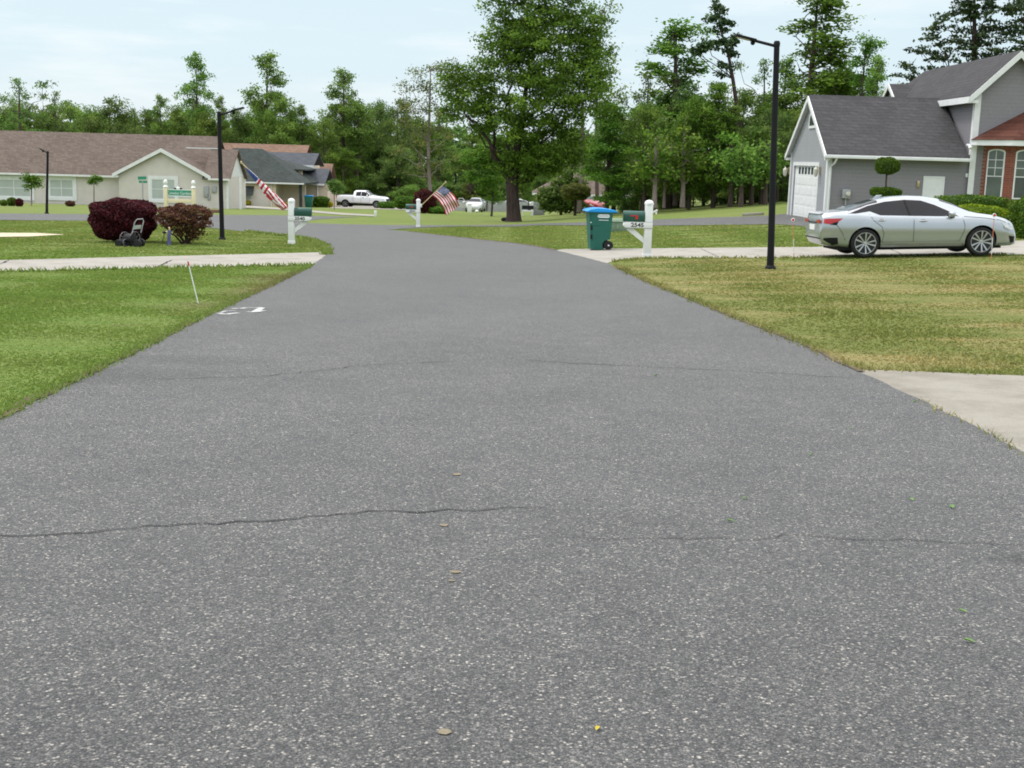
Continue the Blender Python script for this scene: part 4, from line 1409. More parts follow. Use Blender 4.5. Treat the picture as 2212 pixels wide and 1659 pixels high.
def window(parent, o, u, n, w, h, cols=2, rows=2, fw=.07, trim=0, pane='glass', fm='white_trim', sash=True, label=None):
    """window lying in a wall: o lower left corner, u along the wall, n outwards"""
    u, n, o = Vector(u), Vector(n), Vector(o)
    m = MB()
    if trim:
        m.obox(o, u, Z, n, -trim, 0, -trim, h + trim, .003, .06).obox(o, u, Z, n, w, w + trim, -trim, h + trim, .003, .06)
        m.obox(o, u, Z, n, 0, w, h, h + trim, .003, .06).obox(o, u, Z, n, 0, w, -trim, 0, .003, .075)
    f = fw
    m.obox(o, u, Z, n, 0, f, 0, h, .002, .045).obox(o, u, Z, n, w - f, w, 0, h, .002, .045)
    m.obox(o, u, Z, n, f, w - f, 0, f, .002, .045).obox(o, u, Z, n, f, w - f, h - f, h, .002, .045)
    for i in range(1, cols):
        m.obox(o, u, Z, n, w * i / cols - f * .4, w * i / cols + f * .4, f, h - f, .002, .04)
    if sash:
        m.obox(o, u, Z, n, f, w - f, h / 2 - f * .35, h / 2 + f * .35, .002, .036)
    for i in range(1, rows):
        if sash and rows == 2:
            break
        m.obox(o, u, Z, n, f, w - f, h * i / rows - .015, h * i / rows + .015, .002, .03)
    fr = m.build('window', M[fm], parent)
    if label:
        fr['label'] = label
    MB().obox(o, u, Z, n, f * .5, w - f * .5, f * .5, h - f * .5, -.02, .014).build('pane', M[pane], fr)
    return fr


def gable_wall(mb, pts, ex):
    mb.prism(pts, ex)


# ------------------------------------------------------------------ grey house on the right
C0 = G(1780, 476)
Xc, Yc, Zg = C0.x, C0.y, C0.z
WG = .1366 * Yc
Zb = Zg - .4
ze = at(1780, 326, Yc).z           # top of the garage wall
X2 = (2103 - CX) / F * Yc          # left face of the tall block, before the camera terms
X2 = at(2101, 330, Yc - .3).x
ym = Yc + WG / 2
zr = onX(1740, 214, Xc - .3).z
zr = at(1740, 212, ym).z
H = thing('grey_house', 'grey sided house with white garage door, dark roofs and brick bay', 'house', (Xc, Yc, Zb))
off = Vector((-Xc, -Yc, -Zb))


def hl(mb):  # world to house coordinates
    mb.v = [tuple(Vector(v) + off) for v in mb.v]
    return mb


y1 = Yc + WG
dx0, dx1 = Yc + .075 * Yc * .22, Yc + WG * .82
# garage door opening measured along the gable wall
yd0 = Xc * F / 1.0
def wy(px, py=410):
    return onX(px, py, Xc).y
yd_near, yd_far = wy(1765), wy(1713)
zd = onX(1740, 358, Xc).z
w = MB()
w.prism([(Xc, Yc, ze), (Xc, y1, ze), (Xc, ym, zr)], (.2, 0, 0))                      # gable
w.box(Xc, Xc + .2, Yc, yd_near, Zb, ze).box(Xc, Xc + .2, yd_far, y1, Zb, ze).box(Xc, Xc + .2, yd_near, yd_far, zd, ze)
hl(w).build('gable_wall', M['siding_lit_pale'], H)  # same siding as the long wall, painted lighter for the light from the left
w = MB()
w.box(Xc + .2, X2, Yc, Yc + .2, Zb, ze)
hl(w).build('long_wall', M['siding'], H)
hl(MB().box(Xc + .2, X2, y1 - .2, y1, Zb, ze)).build('rear_wall', M['siding'], H)
r = MB()
lo = gable_roof(r, Xc, X2 - .32, Yc, y1, ze, zr, 'x', .12, .38, .16)
roof = hl(r).build('garage_roof', M['sh_dark'], H)
rc = MB().prism([(Xc - .16, ym - .16, zr + .02), (Xc - .16, ym, zr + .16), (Xc - .16, ym + .16, zr + .02), (Xc - .16, ym, zr + .1)], (X2 - Xc, 0, 0))
hl(rc).build('ridge_cap', M['sh_dark'], roof)
tr = MB()
og = .18
for yy, s_ in ((Yc - .38, 1), (y1 + .38, -1)):
    a = Vector((Xc - og, yy, lo + .10))
    b_ = Vector((Xc - og, ym, zr + .10))
    barge(tr, a, b_, .05, .24, (-1, 0, 0))
# soffit returns at the foot of each barge
tr.box(Xc - og, Xc, Yc - .38, Yc - .02, lo - .14, lo - .02).box(Xc - og, Xc, y1 + .02, y1 + .38, lo - .14, lo - .02)
hl(tr).build('barge_board', M['white_trim'], H)
so = MB()
for yy in (Yc - .38, y1 + .38):
    so.prism([(Xc - og, yy, lo - .015), (Xc - .003, yy, lo - .015), (Xc - .003, ym, zr - .015), (Xc - og, ym, zr - .015)], (0, 0, -.012))
hl(so).build('soffit', M['white_trim'], H)
gt = MB()
gt.box(Xc - .3, X2 - .1, Yc - .53, Yc - .40, lo - .05, lo + .09)
hl(gt).build('gutter', M['white_trim'], H, bevel=.02)
dp = MB()
dp.tube([(Xc + .25, Yc - .46, lo - .04), (Xc + .2, Yc - .3, lo - .25), (Xc + .1, Yc - .09, lo - .4), (Xc + .1, Yc - .09, Zg + .1)], .05, 8)
hl(dp).build('downspout', M['white_trim'], H)
ct = MB()
ct.box(Xc - .025, Xc + .16, Yc - .025, Yc - .002, Zb, ze - .02).box(Xc - .025, Xc - .002, Yc - .002, Yc + .22, Zb, ze - .02)
hl(ct).build('corner_board', M['white_trim'], H)
hl(MB().box(Xc - .025, Xc - .002, y1 - .2, y1, Zb, ze - .02)).build('corner_board', M['white_trim'], H)
# garage door
df = MB()
df.box(Xc - .03, Xc - .002, yd_near - .16, yd_near, Zb, zd + .16).box(Xc - .03, Xc - .002, yd_far, yd_far + .16, Zb, zd + .16).box(Xc - .03, Xc - .002, yd_near, yd_far, zd, zd + .16)
door = MB()
door.box(Xc + .06, Xc + .12, yd_near, yd_far, Zb, zd)
nh = 5
hh = (zd - Zg) / nh
ncol = 4
for i in range(nh):
    z0 = Zg + i * hh
    for j in range(ncol):
        ya = yd_near + (yd_far - yd_near) * (j + .08) / ncol
        yb = yd_near + (yd_far - yd_near) * (j + .92) / ncol
        if i < nh - 1:
            door.box(Xc + .051, Xc + .062, ya, yb, z0 + .06, z0 + hh - .05)
do = hl(door).build('garage_door', M['white_trim'], H, bevel=.008, seg=1)
hl(df).build('door_frame', M['white_trim'], do)
for j in range(6):
    pn = MB()
    t0 = yd_near + (yd_far - yd_near) * (.12 + .13 * j)
    pn.box(Xc + .048, Xc + .064, t0, t0 + (yd_far - yd_near) * .075, Zg + 4 * hh + .08, zd - .07)
    hl(pn).build('door_pane', M['glass'], do)
# arched gable window
c = onX(1744, 258, Xc)
aw = MB()
wc = ym - .42
rr = .62
arc = [(Xc, wc + rr * math.cos(t), c.z - .08 + .44 * math.sin(t)) for t in [math.pi * k / 14 for k in range(15)]] + [(Xc, wc - rr, c.z - .42), (Xc, wc + rr, c.z - .42)]
aw.prism(arc, (-.05, 0, 0))
fr = hl(aw).build('arched_window', M['white_trim'], H)
rr = .46
ap = MB().prism([(Xc - .051, wc + rr * math.cos(t), c.z - .08 + .31 * math.sin(t)) for t in [math.pi * k / 14 for k in range(15)]] + [(Xc - .051, wc - rr, c.z - .30), (Xc - .051, wc + rr, c.z - .30)], (-.008, 0, 0))
hl(ap).build('pane', M['glass'], fr)
# wall lanterns
for pxl in (1772.5, 1705):
    p = onX(pxl, 372, Xc)
    ln = MB()
    ln.lathe([(.01, -.2), (.05, -.18), (.09, -.1), (.11, .12), (.04, .2), (.015, .26)], (Xc - .2, p.y, p.z), Z, 8)
    lnt = hl(ln).build('wall_lantern', M['lamp_glass'], H, 30)
    br = MB().box(Xc - .2, Xc - .003, p.y - .02, p.y + .02, p.z + .16, p.z + .2).box(Xc - .04, Xc - .003, p.y - .07, p.y + .07, p.z - .1, p.z + .24)
    hl(br).build('bracket', M['brass'], lnt)
# meter box, hatch door, fittings on the long wall
p0, p1 = at(1817, 428, Yc), at(1836, 409, Yc)
mbx = MB().box(p0.x, p1.x, Yc - .18, Yc - .003, p0.z, p1.z)
me_ = hl(mbx).build('meter_box', M['grey_plastic'], H, bevel=.015)
hl(MB().lathe([(.10, 0), (.10, .05), (.07, .08)], ((p0.x + p1.x) / 2 + .06, Yc - .181, (p0.z + p1.z) / 2), (0, -1, 0), 14)).build('meter_dial', M['lamp_glass'], me_)
hl(MB().tube([((p0.x + p1.x) / 2, Yc - .08, p0.z), ((p0.x + p1.x) / 2, Yc - .08, Zg)], .035, 8)).build('conduit', M['grey_plastic'], me_)
p0, p1 = at(1991, 470, Yc), at(2037, 385, Yc)
hd = MB().box(p0.x, p1.x, Yc - .03, Yc - .003, Zb + .3, p1.z)
hdo = hl(hd).build('hatch_door', M['white_trim'], H, bevel=.006, seg=1)
fr = MB().box(p0.x - .07, p0.x, Yc - .045, Yc - .003, Zb, p1.z + .07).box(p1.x, p1.x + .07, Yc - .045, Yc - .003, Zb, p1.z + .07).box(p0.x, p1.x, Yc - .045, Yc - .003, p1.z, p1.z + .07)
hl(fr).build('door_frame', M['white_trim'], hdo)
p = at(1983, 398, Yc)
hl(MB().box(p.x - .05, p.x + .05, Yc - .06, Yc - .003, p.z - .14, p.z + .14)).build('doorbell_box', M['brass'], H, bevel=.01)
p = at(2089, 379, Yc)
hl(MB().box(p.x - .08, p.x + .08, Yc - .07, Yc - .003, p.z - .08, p.z + .08)).build('wall_vent', M['white_trim'], H, bevel=.01)
# tall block
Y2 = Yc - .12
pe = at(2107, 196, Y2 - .3)
ze2 = pe.z
X2w = X2
hw = 2.35
apz = at(2206, 116, Y2 - .3)
zr2 = ze2 + (apz.z - ze2)
X3 = apz.x
hw = X3 - X2w
X5 = X3 + hw
L2y = onX(1997, 155, X3).y
w = MB()
w.box(X2w, X5, Y2, L2y + hw, Zb, ze2)
w.prism([(X2w, Y2, ze2), (X5, Y2, ze2), (X3, Y2, zr2)], (0, .25, 0))
hl(w).build('tall_wall', M['siding'], H)
r = MB()
th = .14
sl = (zr2 - ze2) / hw
oe = .35
yf = Y2 - .32
for sg in (-1, 1):
    xe = X3 + sg * (hw + oe)
    zl = ze2 - sl * oe
    r.prism([(xe, yf, zl + th), (X3, yf, zr2 + th), (X3, L2y, zr2 + th), (xe, L2y + hw + oe, zl + th)], (0, 0, -th))
r.prism([(X3 - hw - oe, L2y + hw + oe, ze2 - sl * oe + th), (X3, L2y, zr2 + th), (X3 + hw + oe, L2y + hw + oe, ze2 - sl * oe + th)], (0, 0, -th))
hl(r).build('tall_roof', M['sh_dark'], H)
tr = MB()
zl = ze2 - sl * oe
for sg in (-1, 1):
    barge(tr, (X3 + sg * (hw + oe), yf - .002, zl + th - .02), (X3, yf - .002, zr2 + th - .02), .05, .28, (0, -1, 0))
tr.box(X3 - hw - oe - .06, X3 - hw - oe - .003, yf, L2y + hw, zl - .16, zl + .1)
tr.box(X3 - hw - oe, X2w - .003, yf, yf + .3, zl - .16, zl - .03)
hl(tr).build('barge_board', M['white_trim'], H)
hl(MB().box(X2w - .025, X2w + .22, Y2 - .025, Y2 - .002, Zb, ze2 - .1).box(X2w - .025, X2w - .002, Y2, Y2 + .2, ze + .0, ze2 - .1)).build('corner_board', M['white_trim'], H)
# little side gable on the tall block
ya, yb = onX(1943, 214, X2w - .3).y, onX(1911, 214, X2w - .3).y
zt = onX(1930, 181, X2w - .3).z
zl0 = onX(1943, 215, X2w - .3).z
g_ = MB()
yc_ = (ya + yb) / 2
xx = X2w - .5
for yy in (ya, yb):
    g_.prism([(xx, yy, zl0), (xx + 3.2, yy, zl0), (xx + 3.2, yc_, zt), (xx, yc_, zt)], (0, 0, -.1))
dg = hl(g_).build('side_gable', M['sh_dark'], H)
g_ = MB()
for yy in (ya, yb):
    barge(g_, (xx - .003, yy, zl0 + .01), (xx - .003, yc_, zt + .01), .05, .2, (-1, 0, 0))
hl(g_).build('barge_board', M['white_trim'], dg)
hl(MB().prism([(xx + .2, ya, zl0 - .08), (xx + .2, yb, zl0 - .08), (xx + .2, yc_, zt - .12)], (.5, 0, 0))).build('gable_face', M['siding'], dg)
# brick bay
bx0 = at(2118, 370, Yc).x
dz = .95
facets = [(bx0, Y2 - .003), (bx0 + .78, Y2 - dz), (bx0 + 3.2, Y2 - dz), (bx0 + 4.0, Y2 - .003)]
zbe = at(2118, 313, Yc - .3).z
w = MB().prism([(x, y, Zb) for x, y in facets], (0, 0, zbe - Zb))
bay = hl(w).build('brick_bay', M['brick'], H)
ov = .5
ef = [(bx0 - .55, Y2 - .004), (bx0 - .45, Y2 - .35), (bx0 + .62, Y2 - dz - ov), (bx0 + 3.4, Y2 - dz - ov), (bx0 + 4.6, Y2 - .004)]
n = len(ef)
fz0, fz1 = zbe - .02, zbe + .2
fa = MB().prism([(x, y, fz0) for x, y in ef], (0, 0, fz1 - fz0))
hl(fa).build('bay_fascia', M['white_trim'], H)
apx = [(bx0 + 1.7, Y2 - .004, fz1 + 1.28), (bx0 + 2.6, Y2 - .004, fz1 + 1.28)]
vs = [(x - (.04 if i < 2 else 0), y - (.04 if 0 < i < 4 else 0), fz1 + .003) for i, (x, y) in enumerate(ef)] + apx
r = MB().add(vs, [(0, 1, n), (1, 2, n), (2, 3, n + 1, n), (3, 4, n + 1)] )
rb = hl(r).build('bay_roof', M['sh_red'], H)


def arch_window(parent, o, u, nrm, w_, h_, dark_low):
    u, nrm, o = Vector(u).normalized(), Vector(nrm).normalized(), Vector(o)
    P = lambda a, b_: o + u * a + Z * b_
    outl = [P(w_ / 2 + w_ / 2 * math.cos(t), h_ - w_ * .16 + w_ * .16 * math.sin(t)) for t in [math.pi * k / 10 for k in range(11)]] + [P(0, 0), P(w_, 0)]
    m = MB().prism(outl, nrm * .025)
    f = hl(m).build('window', M['white_trim'], parent)
    k = .06
    W_, H_ = w_ - 2 * k, h_ - k
    outl = [P(k + W_ / 2 + W_ / 2 * math.cos(t), H_ - W_ * .16 + W_ * .16 * math.sin(t)) + nrm * .026 for t in [math.pi * q / 10 for q in range(11)]] + [P(k, h_ * .46) + nrm * .026, P(w_ - k, h_ * .46) + nrm * .026]
    hl(MB().prism(outl, nrm * .006)).build('upper_pane', M['bay_glass'], f)
    hl(MB().obox(o + nrm * .026, u, Z, nrm, k, w_ - k, k, h_ * .44, 0, .006)).build('lower_pane', M['glass'] if dark_low else M['bay_glass'], f)
    mu = MB()
    mu.obox(o + nrm * .0325, u, Z, nrm, w_ / 2 - .012, w_ / 2 + .012, h_ * .46, h_ - k * 1.2, 0, .012)
    for q in (.62, .78):
        mu.obox(o + nrm * .0325, u, Z, nrm, k, w_ - k, h_ * q - .012, h_ * q + .012, 0, .011)
    hl(mu).build('glazing_bar', M['white_trim'], f)


zs0, zs1 = at(2180, 430, Y2 - dz).z, at(2180, 322, Y2 - dz).z
ua = Vector((facets[1][0] - facets[0][0], facets[1][1] - facets[0][1], 0))
na = Vector((ua.y, -ua.x, 0))
la = ua.length
arch_window(H, Vector((facets[0][0], facets[0][1], zs0)) + ua.normalized() * (la * .5 - .38), ua, na, .78, zs1 - zs0, False)
arch_window(H, Vector((facets[1][0] + .22, facets[1][1], zs0)), (1, 0, 0), (0, -1, 0), .86, zs1 - zs0, True)
arch_window(H, Vector((facets[1][0] + 1.4, facets[1][1], zs0)), (1, 0, 0), (0, -1, 0), .86, zs1 - zs0, True)
p = at(2089, 316, Y2)
hl(MB().tube([(p.x, Y2 - .003, p.z + .05), (p.x, Y2 - .2, p.z + .05), (p.x + .05, Y2 - .3, p.z - .08)], [.05, .05, .08], 8)).build('flood_lamp', M['white_trim'], H)

# ------------------------------------------------------------------ beige house on the left
Bp = G(300, 446)
Yb = Bp.y
zb = Bp.z - .5
BX = lambda px, Y=Yb: at(px, 400, Y).x
BZ = lambda py, px=250, Y=Yb: at(px, py, Y).z
B = thing('beige_house', 'long beige stucco house with brown roof, front gable and white windows', 'house', (BX(300), Yb, zb))
off = Vector((-BX(300), -Yb, -zb))
Ya = Yb + 1.6                     # set back main wall
xL = at(-330, 400, Ya).x
xw = BX(257)
xR = BX(492)
zeB = at(350, 379, Yb).z
w = MB()
w.box(xL, xw, Ya, Ya + .2, zb, zeB)
w.box(xL, xL + .2, Ya + .2, Ya + 9, zb, zeB)
w.box(xw, xR, Yb, Yb + .2, zb, zeB).box(xw, xw + .2, Yb + .2, Ya + .19, zb, zeB).box(xR - .2, xR, Yb + .2, Yb + 7, zb, zeB)
hl(w).build('wall', M['stucco'], B)
gx = at(350, 321, Yb).x
zgp = at(350, 324, Yb).z
ghw = (BX(448) - BX(245)) / 2
slp = (zgp - zeB) / (gx - BX(250))
g_ = MB().prism([(BX(257), Yb, zeB), (gx + (gx - BX(257)), Yb, zeB), (gx, Yb, zeB + slp * (gx - BX(257)))], (0, .2, 0))
hl(g_).build('gable_wall', M['stucco'], B)
# main roof
zr1 = at(230, 291, Ya + 4.6).z
r = MB()
xr1 = at(472, 300, Ya + 4.6).x
gable_roof(r, xL, xr1, Ya, Ya + 9.2, zeB, zr1, 'x', .12, .4, .2)
hl(r).build('main_roof', M['sh_brown'], B)
# right wing roof: ridge at 323
zr3 = at(430, 324, Yb + 3.1).z
r = MB()
gable_roof(r, BX(446), xR, Yb, Yb + 6.2, zeB, zr3, 'x', .12, .35, .28)
hl(r).build('wing_roof', M['sh_brown'], B)
# right gable end in pale trim
e_ = MB()
e_.prism([(xR - .06, Yb, zeB), (xR - .06, Yb + 6.2, zeB), (xR - .06, Yb + 3.1, zr3)], (.06, 0, 0))
hl(e_).build('end_gable', M['white_trim'], B)
# front gable roof
r = MB()
th = .12
for sg in (-1, 1):
    xe = gx + sg * (gx - BX(246))
    zl = zgp - slp * (gx - BX(246))
    r.prism([(xe, Yb - .35, zl + th), (gx, Yb - .35, zgp + th), (gx, Ya + 4, zgp + th), (xe, Ya + 4, zl + th)], (0, 0, -th))
gr = hl(r).build('gable_roof', M['sh_brown'], B)
tr = MB()
for sg in (-1, 1):
    xe = gx + sg * (gx - BX(246))
    zl = zgp - slp * (gx - BX(246))
    barge(tr, (xe, Yb - .353, zl + th + .015), (gx, Yb - .353, zgp + th + .015), .06, .30, (0, -1, 0))
    tr.box(min(xe, xe - sg * .5), max(xe, xe - sg * .5), Yb - .34, Yb - .02, zl - .12, zl - .005)
hl(tr).build('barge_board', M['white_trim'], gr)
lo = zeB - (zr1 - zeB) / 4.6 * .4
gt = MB().box(xL - .2, BX(247), Ya - .5, Ya - .41, lo - .02, lo + .13)
hl(gt).build('gutter', M['white_trim'], B)
sf = MB().box(xL - .2, xw - .02, Ya - .4, Ya - .003, lo - .05, lo - .03)
hl(sf).build('soffit', M['white_trim'], B)
lo3 = zeB - (zr3 - zeB) / 3.1 * .35
hl(MB().box(BX(452), xR + .28, Yb - .45, Yb - .36, lo3 - .02, lo3 + .12)).build('gutter', M['white_trim'], B)
hl(MB().box(BX(383), at(473, 324, Yb + 3).x, Yb + 3.02, Yb + 3.18, zr3 + .12, zr3 + .2)).build('ridge_trim', M['white_trim'], B)
hl(MB().box(xR - .12, xR + .04, Yb - .03, Yb - .002, zb, zeB).box(xR + .002, xR + .04, Yb, Yb + .2, zb, zeB).box(xR + .9, xR + 1.06, Yb + .3, Yb + .46, zb, zeB)).build('corner_post', M['white_trim'], B)


def bwin(x0, x1, y0, y1, Y, cols, pane, trim=.16):
    a, b_ = at(x0, y1, Y), at(x1, y0, Y)
    window(B, Vector((a.x + trim, Y, a.z + trim)) + off, X, (0, -1, 0), b_.x - a.x - 2 * trim, b_.z - a.z - 2 * trim, cols, 2, .07, trim, pane)


bwin(-12, 73, 381, 431, Ya, 2, 'blind', .28)
bwin(101, 165, 381, 432, Ya, 2, 'blind', .28)
bwin(321, 385, 381, 437, Yb, 2, 'blind', .26)
bwin(-170, -90, 381, 431, Ya, 2, 'blind', .28)
for px, py, w_, h_ in ((446, 414, .45, .9), (463, 409, .4, .5), (452, 425, .2, .5)):
    p = at(px, py, Yb)
    hl(MB().box(p.x - w_ / 2, p.x + w_ / 2, Yb - .15, Yb - .003, p.z - h_ / 2, p.z + h_ / 2)).build('utility_box', M['grey_plastic'], B, bevel=.02)
for px, nm in ((467, 'left'), (490, 'right')):
    p = G(px, 446.5)
    o = MB().lathe([(.18, 0), (.26, .5), (.24, .55)], (0, 0, 0), Z, 12)
    o.ell((0, 0, .75), (.3, .3, .35), 10, 6)
    tag(o.build('flower_pot', M['sh_brown'], None, 40, loc=p), 'brown pot plant by the beige house corner, ' + ('left of the lamp post' if nm == 'left' else 'right of the lamp post'), 'pot')

# ------------------------------------------------------------------ houses between the beige house and the pickup
def simple_house(name, label, px0, Y, group=None):
    x0 = at(px0, 400, Y).x
    z0 = tz(x0, Y) - .6
    t = thing(name, label, 'house', (x0, Y, z0))
    return t, Vector((-x0, -Y, -z0)), z0


Ym = G(560, 446).y + 3
P_, off, z0 = simple_house('peach_house', 'peach stucco house with a hipped slate green roof, awning window and porch', 501, Ym)
ax = lambda px, Y=Ym: at(px, 400, Y).x
az = lambda py, px=575, Y=Ym: at(px, py, Y).z
zeP = az(396)
w = MB()
w.box(ax(470), ax(596), Ym, Ym + .2, z0, zeP).box(ax(470), ax(470) + .2, Ym + .2, Ym + 9, z0, zeP)
w.box(ax(596) - .2, ax(596), Ym + .2, Ym + 2.4, z0, zeP).box(ax(596), ax(652), Ym + 2.4, Ym + 2.6, z0, zeP)
hl(w).build('wall', M['stucco_peach'], P_)
r = MB()
zrP = az(320, 520, Ym + 5)
hip_roof(r, ax(380), ax(650), Ym, Ym + 10, zeP + .12, zrP, .4)
hl(r).build('main_roof', M['sh_green'], P_)
hl(MB().box(ax(470), ax(650) + .4, Ym - .5, Ym - .41, zeP - .02, zeP + .13)).build('gutter', M['white_trim'], P_)
r = MB()
Yq = Ym + 5.5
zq = at(640, 368, Yq).z
xq0, xq1 = at(560, 368, Yq).x, at(653, 368, Yq).x
hip_roof(r, xq0 - 2, xq1, Yq, Yq + 7, zq + .12, at(605, 342, Yq + 3.5).z, .4)
hl(r).build('rear_roof', M['sh_green'], P_)
hl(MB().box(xq0 - 2, xq1, Yq, Yq + .2, z0, zq)).build('rear_wall', M['stucco_peach'], P_)
p = Vector((ax(649), Ym + .15, 0))
hl(MB().box(p.x - .14, p.x + .14, p.y - .14, p.y + .14, z0, zeP)).build('porch_post', M['sh_green'], P_)
hl(MB().box(ax(640), ax(641), Ym + 2.3, Ym + 2.39, z0, zeP)).build('porch_door', M['sh_red'], P_)
a, b_ = at(514, 420, Ym), at(549, 402, Ym)
aw = MB().prism([(a.x, Ym - .003, b_.z), (a.x, Ym - .75, a.z), (a.x, Ym - .72, a.z - .05), (a.x, Ym - .003, b_.z - .1)], (b_.x - a.x, 0, 0))
hl(aw).build('awning', M['sh_green'], P_)
window(P_, Vector((a.x + .2, Ym, at(520, 432, Ym).z)) + off, X, (0, -1, 0), b_.x - a.x - .4, 1.1, 2, 2, .06, .0, 'blind')
hl(MB().tube([(ax(586), Ym - .07, zeP - .05), (ax(586), Ym - .07, z0 + .5)], .05, 8)).build('downspout', M['white_trim'], P_)
hl(MB().box(ax(541), ax(580), Ym - .02, Ym - .003, z0, az(409))).build('garage_door', M['stucco'], P_)

Yh = Ym + 9
Q_, off, z0 = simple_house('grey_roof_house', 'tan house with stepped grey roofs behind the peach house', 680, Yh)
ax = lambda px, Y=Yh: at(px, 400, Y).x
zeQ = at(680, 397, Yh).z
w = MB().box(ax(640), ax(708), Yh, Yh + .2, z0, zeQ).box(ax(708) - .2, ax(708), Yh + .2, Yh + 7, z0, zeQ)
zt_ = at(640, 357, Yh + 4).z
w.box(at(560, 360, Yh + 4).x, at(676, 360, Yh + 4).x, Yh + 4, Yh + 9, z0, zt_)
hl(w).build('wall', M['stucco_peach'], Q_)
r = MB()
gable_roof(r, ax(640), ax(701), Yh, Yh + 7, zeQ, at(680, 366, Yh + 3.5).z, 'x', .12, .4, .1)
hl(r).build('lower_roof', M['sh_grey'], Q_)
r = MB()
gable_roof(r, at(560, 360, Yh + 4).x, at(676, 360, Yh + 4).x, Yh + 4, Yh + 11, zt_, at(640, 332, Yh + 7.5).z, 'x', .12, .4, .15)
hl(r).build('upper_roof', M['sh_grey'], Q_)
hl(MB().box(ax(640), ax(702), Yh - .5, Yh - .41, zeQ - .16, zeQ + .02)).build('gutter', M['white_trim'], Q_)
hl(MB().box(at(560, 360, Yh + 4).x, at(678, 360, Yh + 3.5).x, Yh + 3.5, Yh + 3.58, zt_ - .3, zt_ + .05)).build('upper_gutter', M['white_trim'], Q_)
hl(MB().tube([(ax(686), Yh - .1, zeQ - .2), (ax(686), Yh - .1, z0 + .5)], .07, 8)).build('downspout', M['white_trim'], Q_)

Yo = Yh + 11
O_, off, z0 = simple_house('terracotta_house', 'house with a terracotta roof farthest back in the row', 690, Yo)
ax = lambda px, Y=Yo: at(px, 400, Y).x
zeO = at(690, 400, Yo).z
zu = at(600, 345, Yo + 3).z
w = MB().box(ax(640), ax(707), Yo, Yo + 7, z0, zeO).box(at(482, 345, Yo + 3).x, at(655, 345, Yo + 3).x, Yo + 3, Yo + 10, z0, zu)
hl(w).build('wall', M['stucco_peach'], O_)
r = MB()
gable_roof(r, ax(640), ax(707), Yo, Yo + 7, zeO, at(690, 355, Yo + 3.5).z, 'x', .12, .3, .2)
hl(r).build('lower_roof', M['sh_orange'], O_)
r = MB()
gable_roof(r, at(470, 345, Yo + 3).x, at(655, 345, Yo + 3).x, Yo + 3, Yo + 10, zu, at(600, 314, Yo + 6.5).z, 'x', .12, .3, .2)
hl(r).build('upper_roof', M['sh_orange'], O_)

# house corner behind the shade tree, and the pale house among the right trees
Yf = 150
T_, off, z0 = simple_house('tan_house', 'orange brick house corner with a brown roof beyond the grey fence', 1160, Yf)
ax = lambda px, Y=Yf: at(px, 400, Y).x
zeT = at(1160, 419, Yf).z
hl(MB().box(ax(1160), ax(1330), Yf, Yf + 7, z0, zeT)).build('wall', M['brick_orange'], T_)
r = MB()
hip_roof(r, ax(1160), ax(1330), Yf, Yf + 7, zeT + .12, at(1200, 372, Yf + 3.5).z, .5)
hl(r).build('roof', M['sh_brown'], T_)
hl(MB().box(ax(1160) - .55, ax(1330), Yf - .62, Yf - .51, zeT - .1, zeT + .12)).build('gutter', M['white_trim'], T_)
hl(MB().prism([(ax(1175) + 1.0 * math.cos(t) * .8, Yf - .003, at(1175, 436, Yf).z + 1.0 * math.sin(t)) for t in [math.pi * k / 10 for k in range(11)]] + [(ax(1175) - .8, Yf - .003, z0), (ax(1175) + .8, Yf - .003, z0)], (0, -.02, 0))).build('arched_opening', M['glass'], T_)
Yf = 150
W_, off, z0 = simple_house('pale_house', 'pale walled house with a small grey gable among the trees right of the topiaries', 1352, Yf)
ax = lambda px, Y=Yf: at(px, 400, Y).x
zeW = at(1355, 406, Yf).z
w = MB().box(ax(1347), ax(1420), Yf, Yf + 6, z0, zeW)
xm_ = (ax(1347) + ax(1383)) / 2
w.prism([(ax(1347), Yf, zeW), (ax(1383), Yf, zeW), (xm_, Yf, at(1365, 380, Yf).z)], (0, .2, 0))
hl(w).build('wall', M['white_trim'], W_)
r = MB()
gable_roof(r, ax(1347), ax(1383), Yf, Yf + 6, zeW, at(1365, 380, Yf).z, 'y', .14, .3, .3)
hl(r).build('roof', M['sh_grey'], W_)

# ------------------------------------------------------------------ vehicles
def lut(tab, x):
    return float(np.interp(x, [t[0] for t in tab], [t[1] for t in tab]))


